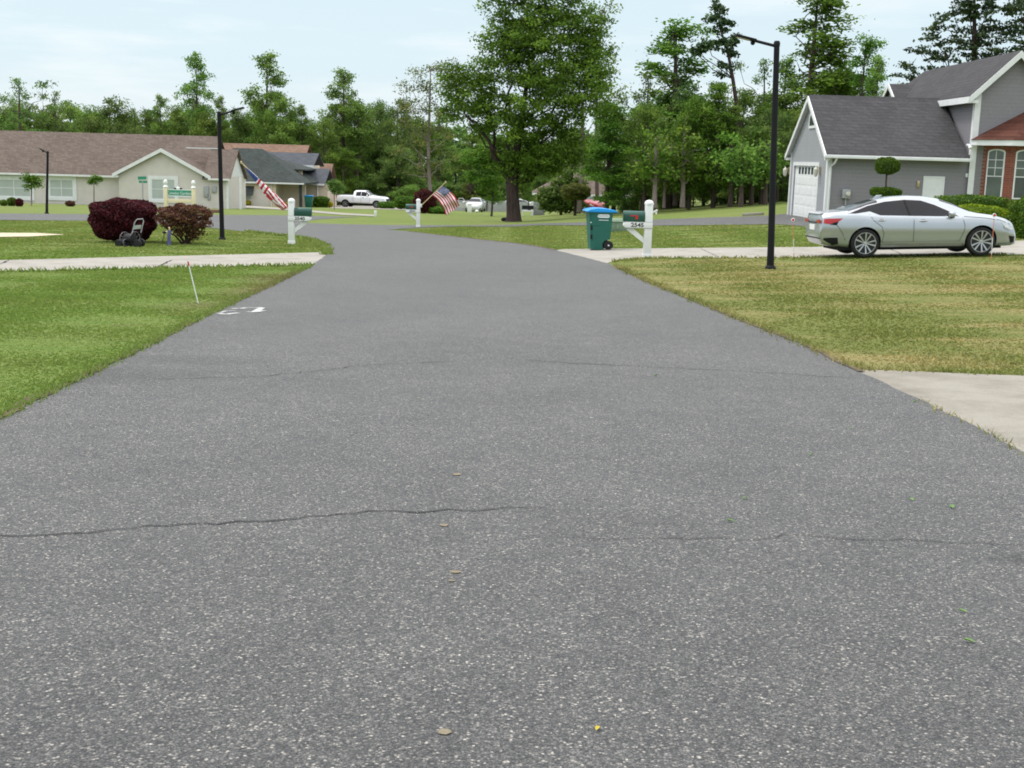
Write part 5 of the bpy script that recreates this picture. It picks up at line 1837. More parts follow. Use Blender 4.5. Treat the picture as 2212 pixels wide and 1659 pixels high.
class Body:
    """car body lofted through sections along x; sections come from side profile tables"""
    def __init__(s, top, bot, sh, W, tuck=.36, roof_round=.9):
        s.top, s.bot, s.sh, s.W, s.tuck, s.rr = top, bot, sh, W, tuck, roof_round

    def section(s, x):
        zt, zb, zs, W = lut(s.top, x), lut(s.bot, x), lut(s.sh, x), lut(s.W, x)
        zs = min(zs, zt - .012)
        g = max(zt - zs, .012)
        k = min(1, g / .45)
        Wr = W * (.89 - s.tuck * k)
        d = zs - zb
        P = [(0, zb), (.72 * W, zb), (.88 * W, zb + .06 * d), (.945 * W, zb + .20 * d), (.975 * W, zb + .44 * d), (1.0 * W, zb + .56 * d), (.985 * W, zb + .80 * d), (.955 * W, zs - .04 * d), (.93 * W, zs), (Wr + (.93 * W - Wr) * .12, zs + .80 * g), (Wr * s.rr, zs + .965 * g), (.5 * Wr, zs + .995 * g), (0, zt)]
        for _ in range(2):
            Q = [P[0]]
            for a, b in zip(P[:-1], P[1:]):
                Q += [(a[0] * .75 + b[0] * .25, a[1] * .75 + b[1] * .25), (a[0] * .25 + b[0] * .75, a[1] * .25 + b[1] * .75)]
            P = Q + [P[-1]]
        return P

    def y(s, x, z):
        P = s.section(x)
        i0 = next(i for i, p in enumerate(P) if p[0] > .85 * lut(s.W, x))
        zz = [p[1] for p in P[i0:]]
        return float(np.interp(z, zz, [p[0] for p in P[i0:]]))

    def mesh(s, xs):
        vs, fs = [], []
        m = None
        for x in xs:
            P = s.section(x)
            full = [(x, -y, z) for y, z in P] + [(x, y, z) for y, z in P[-2:0:-1]]
            m = len(full)
            vs += full
        for i in range(len(xs) - 1):
            for k in range(m):
                k2 = (k + 1) % m
                fs.append((i * m + k, (i + 1) * m + k, (i + 1) * m + k2, i * m + k2))
        fs.append(tuple(range(m)))
        fs.append(tuple((len(xs) - 1) * m + k for k in range(m))[::-1])
        return vs, fs

    def side(s, poly, off=.004, sides=(-1, 1), dx=.09):
        """a thin panel following the body side inside the outline poly (x,z)"""
        out = MB()
        bm = bmesh.new()
        bm.faces.new([bm.verts.new((x, 0, z)) for x, z in poly])
        bmesh.ops.triangulate(bm, faces=bm.faces[:])
        xs, zs = [p[0] for p in poly], [p[1] for p in poly]
        for a, lo, hi, no in (('x', min(xs), max(xs), (1, 0, 0)), ('z', min(zs), max(zs), (0, 0, 1))):
            n = int((hi - lo) / dx)
            for k in range(1, n + 1):
                c = lo + (hi - lo) * k / (n + 1)
                bmesh.ops.bisect_plane(bm, geom=bm.verts[:] + bm.edges[:] + bm.faces[:], plane_co=(c, 0, c), plane_no=no, dist=1e-5)
        bm.verts.index_update()
        V_ = [(v.co.x, s.y(v.co.x, v.co.z) + off, v.co.z) for v in bm.verts]
        F_ = [[v.index for v in f.verts] for f in bm.faces]
        bm.free()
        for sg in sides:
            fs = []
            for f in F_:
                a, b, c = [Vector((V_[i][0], V_[i][1] * sg, V_[i][2])) for i in f[:3]]
                nn = (b - a).cross(c - a)
                fs.append(f if nn.y * sg > 0 else f[::-1])
            out.add([(x, y * sg, z) for x, y, z in V_], fs)
        return out

    def line(s, pts, w=.012, off=.003, sides=(-1, 1)):
        out = MB()
        P = []
        for (x0, z0), (x1, z1) in zip(pts[:-1], pts[1:]):
            n = max(1, int(math.hypot(x1 - x0, z1 - z0) / .07))
            P += [(x0 + (x1 - x0) * k / n, z0 + (z1 - z0) * k / n) for k in range(n)]
        P.append(pts[-1])
        for sg in sides:
            vs = []
            for i, (x, z) in enumerate(P):
                a, b = P[max(i - 1, 0)], P[min(i + 1, len(P) - 1)]
                d = Vector((b[0] - a[0], b[1] - a[1])).normalized()
                for q in (-1, 1):
                    xx, zz = x - d.y * w / 2 * q, z + d.x * w / 2 * q
                    vs.append((xx, (s.y(xx, zz) + off) * sg, zz))
            fs = []
            for i in range(len(P) - 1):
                f = (2 * i, 2 * i + 2, 2 * i + 3, 2 * i + 1)
                fs.append(f if sg < 0 else f[::-1])
            out.add(vs, fs)
        return out

    def topband(s, x0, x1, t0, off=.006, n=10, inset=0):
        """panel over the top (windscreen, rear glass): section from fraction t0 of the roof edge to the centre"""
        out = MB()
        vs, rows = [], []
        for i in range(n + 1):
            x = x0 + (x1 - x0) * i / n
            P = s.section(x)
            zt, zs = lut(s.top, x), min(lut(s.sh, x), lut(s.top, x) - .012)
            up = [p for p in P if p[1] > zs + (zt - zs) * t0 and p[0] < lut(s.W, x) * .95]
            # resample to 9 points
            d = [0]
            for a, b in zip(up[:-1], up[1:]):
                d.append(d[-1] + math.hypot(a[0] - b[0], a[1] - b[1]))
            q = [(np.interp(d[-1] * k / 8, d, [p[0] for p in up]), np.interp(d[-1] * k / 8, d, [p[1] for p in up])) for k in range(9)]
            e = 1e-3
            sl = (lut(s.top, x + e) - lut(s.top, x - e)) / (2 * e)
            nx_ = -sl / math.sqrt(1 + sl * sl)
            nz_ = 1 / math.sqrt(1 + sl * sl)
            full = [(x + nx_ * off, -y_, z_ + nz_ * off) for y_, z_ in q] + [(x + nx_ * off, y_, z_ + nz_ * off) for y_, z_ in q[-2::-1]]
            rows.append(len(full))
            vs += full
        m = rows[0]
        fs = [(i * m + k, (i + 1) * m + k, (i + 1) * m + k + 1, i * m + k + 1) for i in range(n) for k in range(m - 1)]
        if x1 < x0:
            fs = [f[::-1] for f in fs]
        return out.add(vs, fs)


def cut_arches(o, cyl):
    """wheel arches: cylinders across the body taken away"""
    mb = MB()
    for x, z, r, y0, y1 in cyl:
        mb.lathe([(r, y0), (r, y1)], (x, 0, z), (0, 1, 0), 40)
    c = mb.build('cutter', M['dark'], o.parent)
    md = o.modifiers.new('arches', 'BOOLEAN')
    md.object, md.operation, md.solver = c, 'DIFFERENCE', 'EXACT'
    md.material_mode = 'TRANSFER'
    bpy.context.view_layer.update()
    me = bpy.data.meshes.new_from_object(o.evaluated_get(bpy.context.evaluated_depsgraph_get()))
    o.modifiers.clear()
    old = o.data
    o.data = me
    bpy.data.meshes.remove(old)
    bpy.data.objects.remove(c)
    me.polygons.foreach_set('use_smooth', [True] * len(me.polygons))
    me.set_sharp_from_angle(angle=rad(35))


def wheel(parent, x, y, r, w, sg, spokes=10, tyre=.26, pair=False):
    """tyre with rim and spokes; sg = side the face looks to"""
    c = (x, y, r)
    ax = (0, sg, 0)
    wt = MB()
    ri = r * (1 - tyre)
    wt.lathe([(ri, -w / 2), (r * .93, -w / 2), (r, -w * .36), (r, w * .36), (r * .93, w / 2), (ri, w / 2), (ri, -w / 2)], c, ax, 36, cap=False)
    wo = wt.build('wheel', M['rubber'], parent, 35)
    d = MB().lathe([(ri * .99, w / 2 - .035), (ri * .98, w / 2 - .03), (.05, w / 2 - .075)], c, ax, 30)
    d.build('rim_disc', M['alloy_dark'], wo, 35)
    m = MB()
    m.lathe([(ri, w / 2 - .02), (ri, w / 2 + .006), (ri * .955, w / 2 + .006), (ri * .94, w / 2 - .02)], c, ax, 36, cap=False)
    m.lathe([(r * .12, w / 2 - .05), (r * .11, w / 2 - .012), (r * .05, w / 2 - .008)], c, ax, 16)
    cv = Vector(c) + Vector(ax) * (w / 2)
    for k in range(spokes):
        t = 2 * math.pi * (k + .5) / spokes
        if pair:
            t += .06 * (1 if k % 2 else -1)
        u = Vector((math.cos(t), 0, math.sin(t)))
        v = Vector((-math.sin(t), 0, math.cos(t)))
        a = Vector(ax)
        poly = [cv + u * r * .10 + v * .012 - a * .03, cv + u * ri * .97 + v * .020 - a * .012, cv + u * ri * .97 - v * .020 - a * .012, cv + u * r * .10 - v * .012 - a * .03]
        m.prism(poly, a * .02)
    m.build('rim', M['alloy'], wo, 30)
    return wo


def car_shell(t, body, paint, xs, arches):
    vs, fs = body.mesh(xs)
    o = MB().add(vs, fs).build('body', [M[paint], M['dark']], t, 35)
    cut_arches(o, arches)
    return o


def sedan(name, label, paint, loc, yaw, pitch=0, roll=0, detail=True):
    t = thing(name, label, 'car', loc)
    t.rotation_euler = (roll, pitch, yaw)
    top = [(-2.46, .72), (-2.45, .98), (-2.40, 1.075), (-2.30, 1.095), (-2.0, 1.115), (-1.80, 1.135), (-1.4, 1.275), (-1.0, 1.385), (-.6, 1.45), (-.2, 1.47), (.15, 1.455), (.5, 1.40), (.85, 1.26), (1.22, 1.075), (1.40, 1.03), (1.75, .98), (2.05, .90), (2.25, .82), (2.38, .70), (2.44, .58), (2.45, .50)]
    bot = [(-2.46, .46), (-2.40, .33), (-2.2, .27), (-1.8, .22), (1.9, .20), (2.3, .21), (2.42, .26), (2.45, .32)]
    sh = [(-2.46, .70), (-2.4, .99), (-2.1, 1.05), (-1.6, 1.055), (-1.0, 1.0), (0, .97), (.8, .945), (1.3, .945), (1.8, .90), (2.1, .80), (2.3, .68), (2.45, .46)]
    W = [(-2.46, .74), (-2.40, .80), (-2.2, .87), (-1.8, .915), (-1.3, .93), (-.4, .915), (.5, .915), (1.4, .93), (1.8, .91), (2.1, .84), (2.3, .72), (2.42, .56), (2.45, .48)]
    bd = Body(top, bot, sh, W)
    xs = sorted(set([round(float(x), 3) for x in np.linspace(-2.46, 2.45, 62)] + [a[0] for a in top] + [a[0] for a in W]))
    wr, xr, xf = .345, -1.38, 1.45
    car_shell(t, bd, paint, xs, [(xr, wr + .005, wr + .045, -1.2, 1.2), (xf, wr + .005, wr + .045, -1.2, 1.2)])
    dlo = [(-1.80, 1.075), (-1.30, 1.250), (-.85, 1.345), (-.35, 1.385), (.05, 1.36), (.37, 1.25), (.64, 1.12), (.90, .968), (.40, .972), (-.25, .992), (-1.02, 1.018), (-1.26, 1.115), (-1.62, 1.068)]
    gl = bd.side(dlo, .006).build('side_window', M['car_glass'], t, 50)
    tr = bd.line(dlo[:8], .022, .009)
    tr.build('window_trim', M['steel'], gl)
    bd.line([(-.30, .995), (-.36, 1.355)], .05, .009).build('pillar_trim', M['dark'], gl)
    bd.topband(1.20, .52, .86, .006).build('windscreen', M['car_glass'], t, 50)
    bd.topband(-1.78, -1.02, .74, .006).build('rear_window', M['car_glass'], t, 50)
    for sg in (-1, 1):
        wheel(t, xr, sg * .80, wr, .225, sg, 10, .24, True)
        wheel(t, xf, sg * .80, wr, .225, sg, 10, .24, True)
    for q in ([(-.20, .99), (-.21, .75), (-.20, .36)], [(.98, .93), (1.03, .75), (1.02, .62), (.92, .36)], [(-1.28, 1.05), (-1.20, .90), (-.99, .74), (-.93, .55), (-.97, .36)], [(-.97, .36), (-.20, .345), (.92, .36)], [(1.02, .955), (1.5, .915), (1.9, .855), (2.2, .74)], [(-2.08, .80), (-1.95, .62), (-1.86, .42)]):
        for sg in (-1, 1):
            bd.line(q, .013, .003, (sg,)).build('panel_gap', M['seam'], t)
    bd.line([(-2.0, .93), (-1.2, .915), (-.2, .90), (.9, .885), (1.8, .85)], .016, .003).build('crease', M[paint], t)
    bd.side([(-.98, .345), (1.0, .345), (1.0, .24), (-.98, .24)], .006).build('sill_shadow', M['grey_plastic'], t, 50)
    bd.side([(-1.0, .36), (1.02, .36), (1.02, .325), (-1.0, .325)], .02).build('sill', M[paint], t, 50)
    for hx, hz in ((-1.0, .895), (.02, .865)):
        for sg in (-1, 1):
            MB().ell((hx, sg * (bd.y(hx, hz) + .022), hz), (.105, .02, .018), 10, 6).build('door_handle', M['steel'], t, 60)
            MB().ell((hx, sg * (bd.y(hx, hz) + .002), hz + .004), (.07, .008, .032), 10, 6).build('handle_recess', M['seam'], t, 60)
    for sg in (-1, 1):
        m = MB()
        yy = bd.y(.72, 1.0)
        m.ell((.70, sg * (yy + .12), 1.02), (.075, .115, .075), 12, 8, p=.75)
        mo = m.build('wing_mirror', M[paint], t, 60)
        MB().obox((.74, sg * yy, .965), (1, 0, 0), (0, sg, 0), (0, 0, 1), -.04, .04, -.02, .1, -.03, .02).build('mirror_foot', M['alloy_dark'], mo)
    # lamps wrapping the corners
    bd.side([(-1.93, .955), (-2.2, .955), (-2.44, .945), (-2.455, .87), (-2.42, .845), (-2.14, .805), (-2.10, .795), (-2.07, .87)], .008).build('tail_lamp', M['tail'], t, 50)
    bd.side([(-2.13, .862), (-2.04, .872), (-2.085, .79), (-2.25, .81)], .012).build('lamp_shadow', M['dark'], t)
    bd.side([(1.92, .80), (2.12, .745), (2.30, .63), (2.22, .60), (2.06, .655)], .008).build('headlamp', M['headlamp'], t, 50)
    bd.side([(1.98, .70), (2.10, .655), (2.2, .60), (2.14, .585), (2.02, .64)], .009).build('lamp_shadow', M['grey_plastic'], t, 50)
    # tail: lamps on the end, plate, dark diffuser
    for sg in (-1, 1):
        MB().prism([(-2.462, sg * .74, .935), (-2.462, sg * .42, .90), (-2.462, sg * .42, .865), (-2.462, sg * .74, .835)], (-.012, 0, 0)).build('tail_lamp', M['tail'], t)
    MB().box(-2.475, -2.462, -.26, .26, .66, .80).build('number_plate', M['white_trim'], t, bevel=.004, seg=1)
    MB().box(-2.47, -2.461, -.40, .40, .84, .865).build('plate_shadow', M['dark'], t)
    MB().box(-2.475, -2.40, -.70, .70, .462, .485).build('bumper_line', M['dark'], t)
    bd.side([(-2.43, .475), (-2.05, .50), (-2.02, .33), (-2.16, .30)], .008).build('bumper_vent', M['dark'], t, 50)
    bd.side([(-2.44, .50), (-2.0, .535), (-1.80, .49), (-2.0, .49)], .016).build('bumper_blade', M[paint], t, 50)
    bd.side([(2.16, .47), (2.34, .44), (2.36, .30), (2.22, .30)], .008).build('bumper_vent', M['dark'], t, 50)
    bd.side([(1.90, .27), (2.40, .30), (2.42, .245), (1.95, .225)], .022).build('bumper_blade', M[paint], t, 50)
    MB().prism([(-2.45, .66, 1.055), (-2.45, -.66, 1.055), (-2.36, -.68, 1.085), (-2.36, .68, 1.085)], (0, 0, .012)).build('boot_lip', M['grey_plastic'], t, bevel=.004)
    MB().prism([(-.98, .0, 1.39), (-.78, .0, 1.45), (-.74, .0, 1.49), (-.88, .0, 1.49)], (0, .03, 0)).build('aerial_fin', M[paint], t, bevel=.006)
    MB().box(-2.0, 2.0, -.72, .72, .17, .25).build('underbody', M['dark'], t)
    return t


ga, gb_ = G(1872, 556), G(2120, 552)
d = gb_ - ga
yaw = math.atan2(d.y, d.x)
yaw = max(-.12, min(.12, yaw))
gm = (ga + gb_) / 2
e = 1.2
# wheels on this side stand at these points; the car centre is .9 m further
cx, cy = gm.x - .21, gm.y + .35
pz = math.atan2(tz(cx + 1.4, cy) - tz(cx - 1.4, cy), 2.8)
rl = math.atan2(tz(cx, cy + .8) - tz(cx, cy - .8), 1.6)
car0 = sedan('silver_sedan', 'silver four door sedan parked across the right concrete drive', 'silver', (cx - .03, cy, tz(cx, cy) + .032), yaw * .4, -pz, rl)
car0.scale = (.975, .975, .975)


def pickup(name, label, loc, yaw):
    t = thing(name, label, 'pickup truck', loc, yaw)
    top = [(-2.93, 1.0), (-2.92, 1.36), (-.98, 1.39), (-.95, 1.40), (-.90, 1.84), (-.75, 1.93), (.2, 1.955), (.45, 1.93), (1.20, 1.42), (1.4, 1.36), (2.4, 1.30), (2.7, 1.22), (2.85, 1.05), (2.92, .8)]
    bot = [(-2.93, .66), (-2.7, .55), (-2, .5), (2.4, .45), (2.8, .48), (2.92, .56)]
    sh = [(-2.93, .98), (-2.9, 1.33), (-1, 1.36), (-.9, 1.28), (.6, 1.26), (1.3, 1.26), (2.3, 1.22), (2.7, 1.1), (2.92, .75)]
    W = [(-2.93, .93), (-2.85, .98), (-1, 1.0), (1.5, 1.0), (2.3, .98), (2.7, .90), (2.92, .76)]
    bd = Body(top, bot, sh, W, .24)
    xs = sorted(set([round(float(x), 3) for x in np.linspace(-2.93, 2.92, 60)] + [a[0] for a in top]))
    wr, xr, xf = .41, -1.86, 1.84
    car_shell(t, bd, 'white_paint', xs, [(xr, wr, wr + .08, -1.3, 1.3), (xf, wr, wr + .08, -1.3, 1.3)])
    MB().box(-2.80, -1.0, -.82, .82, 1.392, 1.42).build('bed_cover', M['rubber'], t, bevel=.02)
    gl = bd.side([(-.62, 1.33), (-.60, 1.74), (-.1, 1.80), (.36, 1.78), (.62, 1.60), (.98, 1.36), (.9, 1.30), (.2, 1.31)], .006).build('side_window', M['car_glass'], t, 50)
    bd.line([(.0, 1.31), (.0, 1.79)], .05, .009).build('pillar_trim', M['white_paint'], gl)
    bd.topband(1.18, .48, .3, .006).build('windscreen', M['car_glass'], t, 50)
    for q in ([(-.85, 1.3), (-.85, .6)], [(.0, 1.29), (.0, .62)], [(1.05, 1.28), (1.08, .9), (1.0, .62)], [(-.97, 1.35), (-.97, .6)], [(-.85, .6), (1.0, .62)]):
        for sg in (-1, 1):
            bd.line(q, .016, .003, (sg,)).build('panel_gap', M['seam'], t)
    for sg in (-1, 1):
        wheel(t, xr, sg * .86, wr, .26, sg, 6, .34)
        wheel(t, xf, sg * .86, wr, .26, sg, 6, .34)
        MB().ell((.80, sg * 1.12, 1.36), (.07, .11, .13), 10, 6, p=.7).build('wing_mirror', M['white_paint'], t, 60)
        MB().obox((.15, sg * bd.y(.15, 1.12), 1.12), (1, 0, 0), (0, sg, 0), (0, 0, 1), 0, .2, .0, .04, 0, .05).build('door_handle', M['alloy_dark'], t)
        MB().box(-2.97, -2.90, sg * .84 - .09, sg * .84 + .09, .92, 1.3).build('tail_lamp', M['tail'], t, bevel=.01)
    bd.side([(2.35, 1.16), (2.66, 1.08), (2.72, .92), (2.5, .94)], .01).build('headlamp', M['headlamp'], t, 50)
    MB().box(-3.05, -2.90, -.88, .88, .58, .74).build('rear_bumper', M['steel'], t, bevel=.02)
    MB().box(2.80, 3.0, -.84, .84, .52, .72).build('front_bumper', M['steel'], t, bevel=.03)
    MB().box(2.86, 2.95, -.6, .6, .78, 1.06).build('grille', M['alloy_dark'], t, bevel=.01)
    MB().box(-2.7, 2.6, -.75, .75, .42, .56).build('underbody', M['dark'], t)
    return t


ga, gb_ = G(767, 447), G(817, 451)
gm = at(783, 449, G(783, 449).y)
pickup('white_pickup', 'white extended cab pickup parked on the far concrete drive', (gm.x, gm.y + 1, tz(gm.x, gm.y + 1) + .03), rad(-12))

# far cars, seen over the lawn
g = G(1026, 458)
c1 = sedan('beige_sedan', 'pale old sedan facing the road with its driver door open', 'beige_paint', (g.x, g.y + 2.2, tz(g.x, g.y + 2.2) + .02), rad(-90 - 4))
dm = MB()
u_, n_ = Vector((.55, -.83, 0)), Vector((.83, .55, 0))
# door hinged ahead of the driver, swung out; built in car space (x forward, y left)
h0 = Vector((.72, -.93, 0))
dirv = Vector((-.35, -.94, 0))
nn = Vector((.94, -.35, 0))
dm.obox(h0, dirv, Z, nn, 0, 1.0, .36, .95, -.03, .03)
dm.obox(h0, dirv, Z, nn, .0, .07, .95, 1.02, -.02, .02)
for a, b_ in (((.03, .95), (.42, 1.38)), ((.42, 1.38), (.92, 1.36)), ((.92, 1.36), (.98, .95))):
    p0, p1 = h0 + dirv * a[0] + Z * a[1], h0 + dirv * b_[0] + Z * b_[1]
    dm.tube([p0, p1], .03, 6)
do = dm.build('open_door', M['beige_paint'], c1, 30)
MB().ell(tuple(h0 + dirv * .25 + Z * 1.0 + nn * .1), (.07, .13, .08), 10, 6).build('wing_mirror', M['white_paint'], do, 60)
g = G(1085, 457)
sedan('grey_sedan', 'second old car half hidden behind the shade tree trunk', 'beige_paint', (g.x + 1.2, g.y + 2.6, tz(g.x + 1.2, g.y + 2.6) + .02), rad(186))
rx = at(1301, 450, 101).x
sedan('red_car', 'red car half hidden behind the brownish topiary', 'red_paint', (rx - 1.75, 102, tz(rx - 1.75, 102) + .02), rad(-48))
rx = at(1283, 440, 106).x
sedan('white_car', 'white car behind the red one, only its roof showing', 'white_paint', (rx - 1.2, 109, tz(rx, 109) + .25), rad(80))

# ------------------------------------------------------------------ street lamps
def street_lamp(name, label, base_px, top_px, arm_px, seed):
    g = G(*base_px)
    Y = g.y
    top = at(*top_px, Y)
    s = Y / F
    t = thing(name, label, 'street lamp', g, 0, 'black post lamps along the road')
    tv = top - g
    pw = .075
    m = MB()
    m.tube([(0, 0, -.1), tv * .12, tv], [.082, .073, .060], 14)
    m.build('post', M['black_metal'], t, 40)
    b = MB().lathe([(.12, 0), (.12, .03), (.085, .08)], (0, 0, 0), Z, 14)
    b.build('base_collar', M['black_metal'], t, 40)
    MB().lathe([(.066, -.02), (.07, .05), (.05, .09)], tv, Z, 12).build('top_cap', M['black_metal'], t, 40)
    e = at(*arm_px, Y) - g
    a0 = tv - Z * .02
    dv = e - a0
    arm = MB().tube([a0, a0 + dv * .55], [.032, .03], 8)
    arm.build('arm', M['black_metal'], t, 40)
    u = dv.normalized()
    v = Vector((0, 1, 0))
    n = u.cross(v)
    if n.z < 0:
        n = -n
    L_ = dv.length
    hd = MB()
    hd.obox(a0 + u * L_ * .5, u, v, n, 0, L_ * .5, -.11, .11, -.02, .035)
    ho = hd.build('lamp_head', M['black_metal'], t, bevel=.015)
    MB().obox(a0 + u * L_ * .66, u, v, n, 0, L_ * .3, -.085, .085, -.027, -.0205).build('led_panel', M['lamp_glass'], ho)
    MB().ell(a0 + u * L_ * .56 - n * .05, (.05, .05, .05), 10, 6).build('sensor', M['black_metal'], ho, 60)
    return t


street_lamp('street_lamp', 'nearest black lamp post, in the dry grass before the silver sedan', (1664, 581), (1678, 98), (1588, 77), 1)
street_lamp('street_lamp', 'black lamp post beside the bronze bush on the left lawn', (480, 518), (473, 247), (527, 233), 2)
street_lamp('street_lamp', 'smallest lamp post, before the beige house windows', (101, 461.5), (103, 330), (86, 321), 3)


# ------------------------------------------------------------------ mailboxes
def mailbox(name, label, base_px, top_py, side, number, flag_up=True, yaw=0, lean=0):
    """white sleeve post with the box on one side: side -1 = box to the left of the post"""
    g = G(*base_px)
    s = g.y / F
    Hh = at(base_px[0], top_py, g.y).z - g.z
    k = Hh / 1.36
    t = thing(name, label, 'mailbox', g, yaw, 'white post mailboxes')
    hw_ = .088 * k
    m = MB().box(-hw_, hw_, -hw_, hw_, 0, 1.25 * k)
    m.build('post', M['white'], t, bevel=.008)
    MB().box(-hw_ - .012, hw_ + .012, -hw_ - .012, hw_ + .012, 0, .10 * k).build('base_collar', M['white'], t, bevel=.008)
    MB().lathe([(hw_ * 1.2, 0), (hw_ * 1.24, .02), (hw_ * 1.22, .05), (hw_ * 1.0, .085), (hw_ * .6, .11), (hw_ * .1, .12)], (0, 0, 1.24 * k), Z, 20).build('post_cap', M['white'], t, 50)
    x0, x1 = side * hw_, side * .58 * k
    xa, xb = min(x0, x1), max(x0, x1)
    # green box: half round top
    bz, bh, bw = .845 * k, .245 * k, .10 * k
    prof = [(-bw, bz), (bw, bz), (bw, bz + bh * .55)] + [(bw * math.cos(a), bz + bh * .55 + bh * .45 * math.sin(a)) for a in [math.pi * q / 10 for q in range(1, 10)]] + [(-bw, bz + bh * .55)]
    bx = MB().prism([(xa + (.004 if side > 0 else 0), y_, z_) for y_, z_ in prof], (xb - xa - .004, 0, 0))
    bo = bx.build('letter_box', M['box_green'], t, bevel=.006)
    dprof = [(y_ * 1.04, bz + (z_ - bz) * 1.02 - .002) for y_, z_ in prof]
    xd = x1
    MB().prism([(xd, y_, z_) for y_, z_ in dprof], (side * .018, 0, 0)).build('box_door', M['box_green'], bo, bevel=.004)
    # red signal flag lying along the side
    fy = -bw - .006
    fx = xa + (xb - xa) * .50
    if flag_up:
        fm = MB().box(fx - .11 * k, fx + .06 * k, fy - .006, fy, bz + bh * .50, bz + bh * .60).box(fx + .02 * k, fx + .075 * k, fy - .0075, fy - .0005, bz + bh * .22, bz + bh * .595)
        fm.build('signal_flag', M['red'], bo)
    # number board with a rounded outer end
    h_ = .135 * k
    z0 = .70 * k
    ox = side * (.58 * k + .01)
    ix = -side * hw_ * 1.06
    arc = [(ox - side * h_ / 2 + side * h_ / 2 * math.sin(a), 0, z0 + h_ / 2 - h_ / 2 * math.cos(a)) for a in [math.pi * q / 10 for q in range(11)]]
    bp = arc + [(ix, 0, z0 + h_), (ix, 0, z0)]
    nb = MB().prism([(x_, -hw_ - .012, z_) for x_, _, z_ in bp], (0, 2 * hw_ + .024, 0)).build('number_board', M['white'], t, bevel=.004)
    for zz in (z0 - .008, z0 + h_ + .001):
        MB().box(min(ix, ox - side * .04), max(ix, ox - side * .04), -hw_ - .014, hw_ + .014, zz, zz + .007).build('board_edge', M['grey_plastic'], nb)
    text(number, h_ * .98, M['letter_dark'], 'number', nb, frame((side * .29 * k - side * .03, -hw_ - .0135, z0 + h_ * .48), (1, 0, 0), (0, 0, 1)), .0015, 'CENTER', 1.15, .004 * k)
    br = MB()
    p0, p1 = Vector((0, 0, .33 * k)), Vector((side * .46 * k, 0, z0 - .005))
    dv = (p1 - p0)
    wv = Vector((-dv.z, 0, dv.x)).normalized() * .045 * k
    br.prism([p0 + wv, p0 - wv, p1 - wv * 1.4, p1 + wv * 1.4], (0, .06 * k, 0))
    br.v = [(x_, y_ - .03 * k, z_) for x_, y_, z_ in br.v]
    br.build('brace', M['white'], t)
    return t, g, k


mb1, g1, k1 = mailbox('mailbox', 'white mailbox post numbered 2545 with a green box, beside the bin', (1397, 557), 431, -1, '2545')
MB().tube([(.08 * k1, 0, 1.06 * k1), (.20 * k1, 0, 1.12 * k1)], [.02, .028], 8).build('flag_bracket', M['white'], mb1)
MB().tube([(.15 * k1, 0, 1.12 * k1), (.18 * k1, 0, 1.03 * k1)], .02, 6).build('bracket_screw', M['white'], mb1)
mb2, g2, k2 = mailbox('mailbox', 'white mailbox post numbered 2540 with a furled flag, at the left road corner', (630, 527), 428, 1, '2540', False)
mb3, g3, k3 = mailbox('mailbox', 'farther white mailbox post numbered 2541 with a flying flag', (903, 491), 429, -1, '2541')
MB().box(.07 * k3, .17 * k3, -.06, .06, .95 * k3, 1.12 * k3).build('flag_bracket', M['white'], mb3, bevel=.01)


# ------------------------------------------------------------------ flags
def star(c, r, u, v, n):
    pts = []
    for k in range(10):
        a = math.pi / 2 + k * math.pi / 5
        q = r if k % 2 == 0 else r * .42
        pts.append(Vector(c) + u * q * math.cos(a) + v * q * math.sin(a) + n)
    return pts


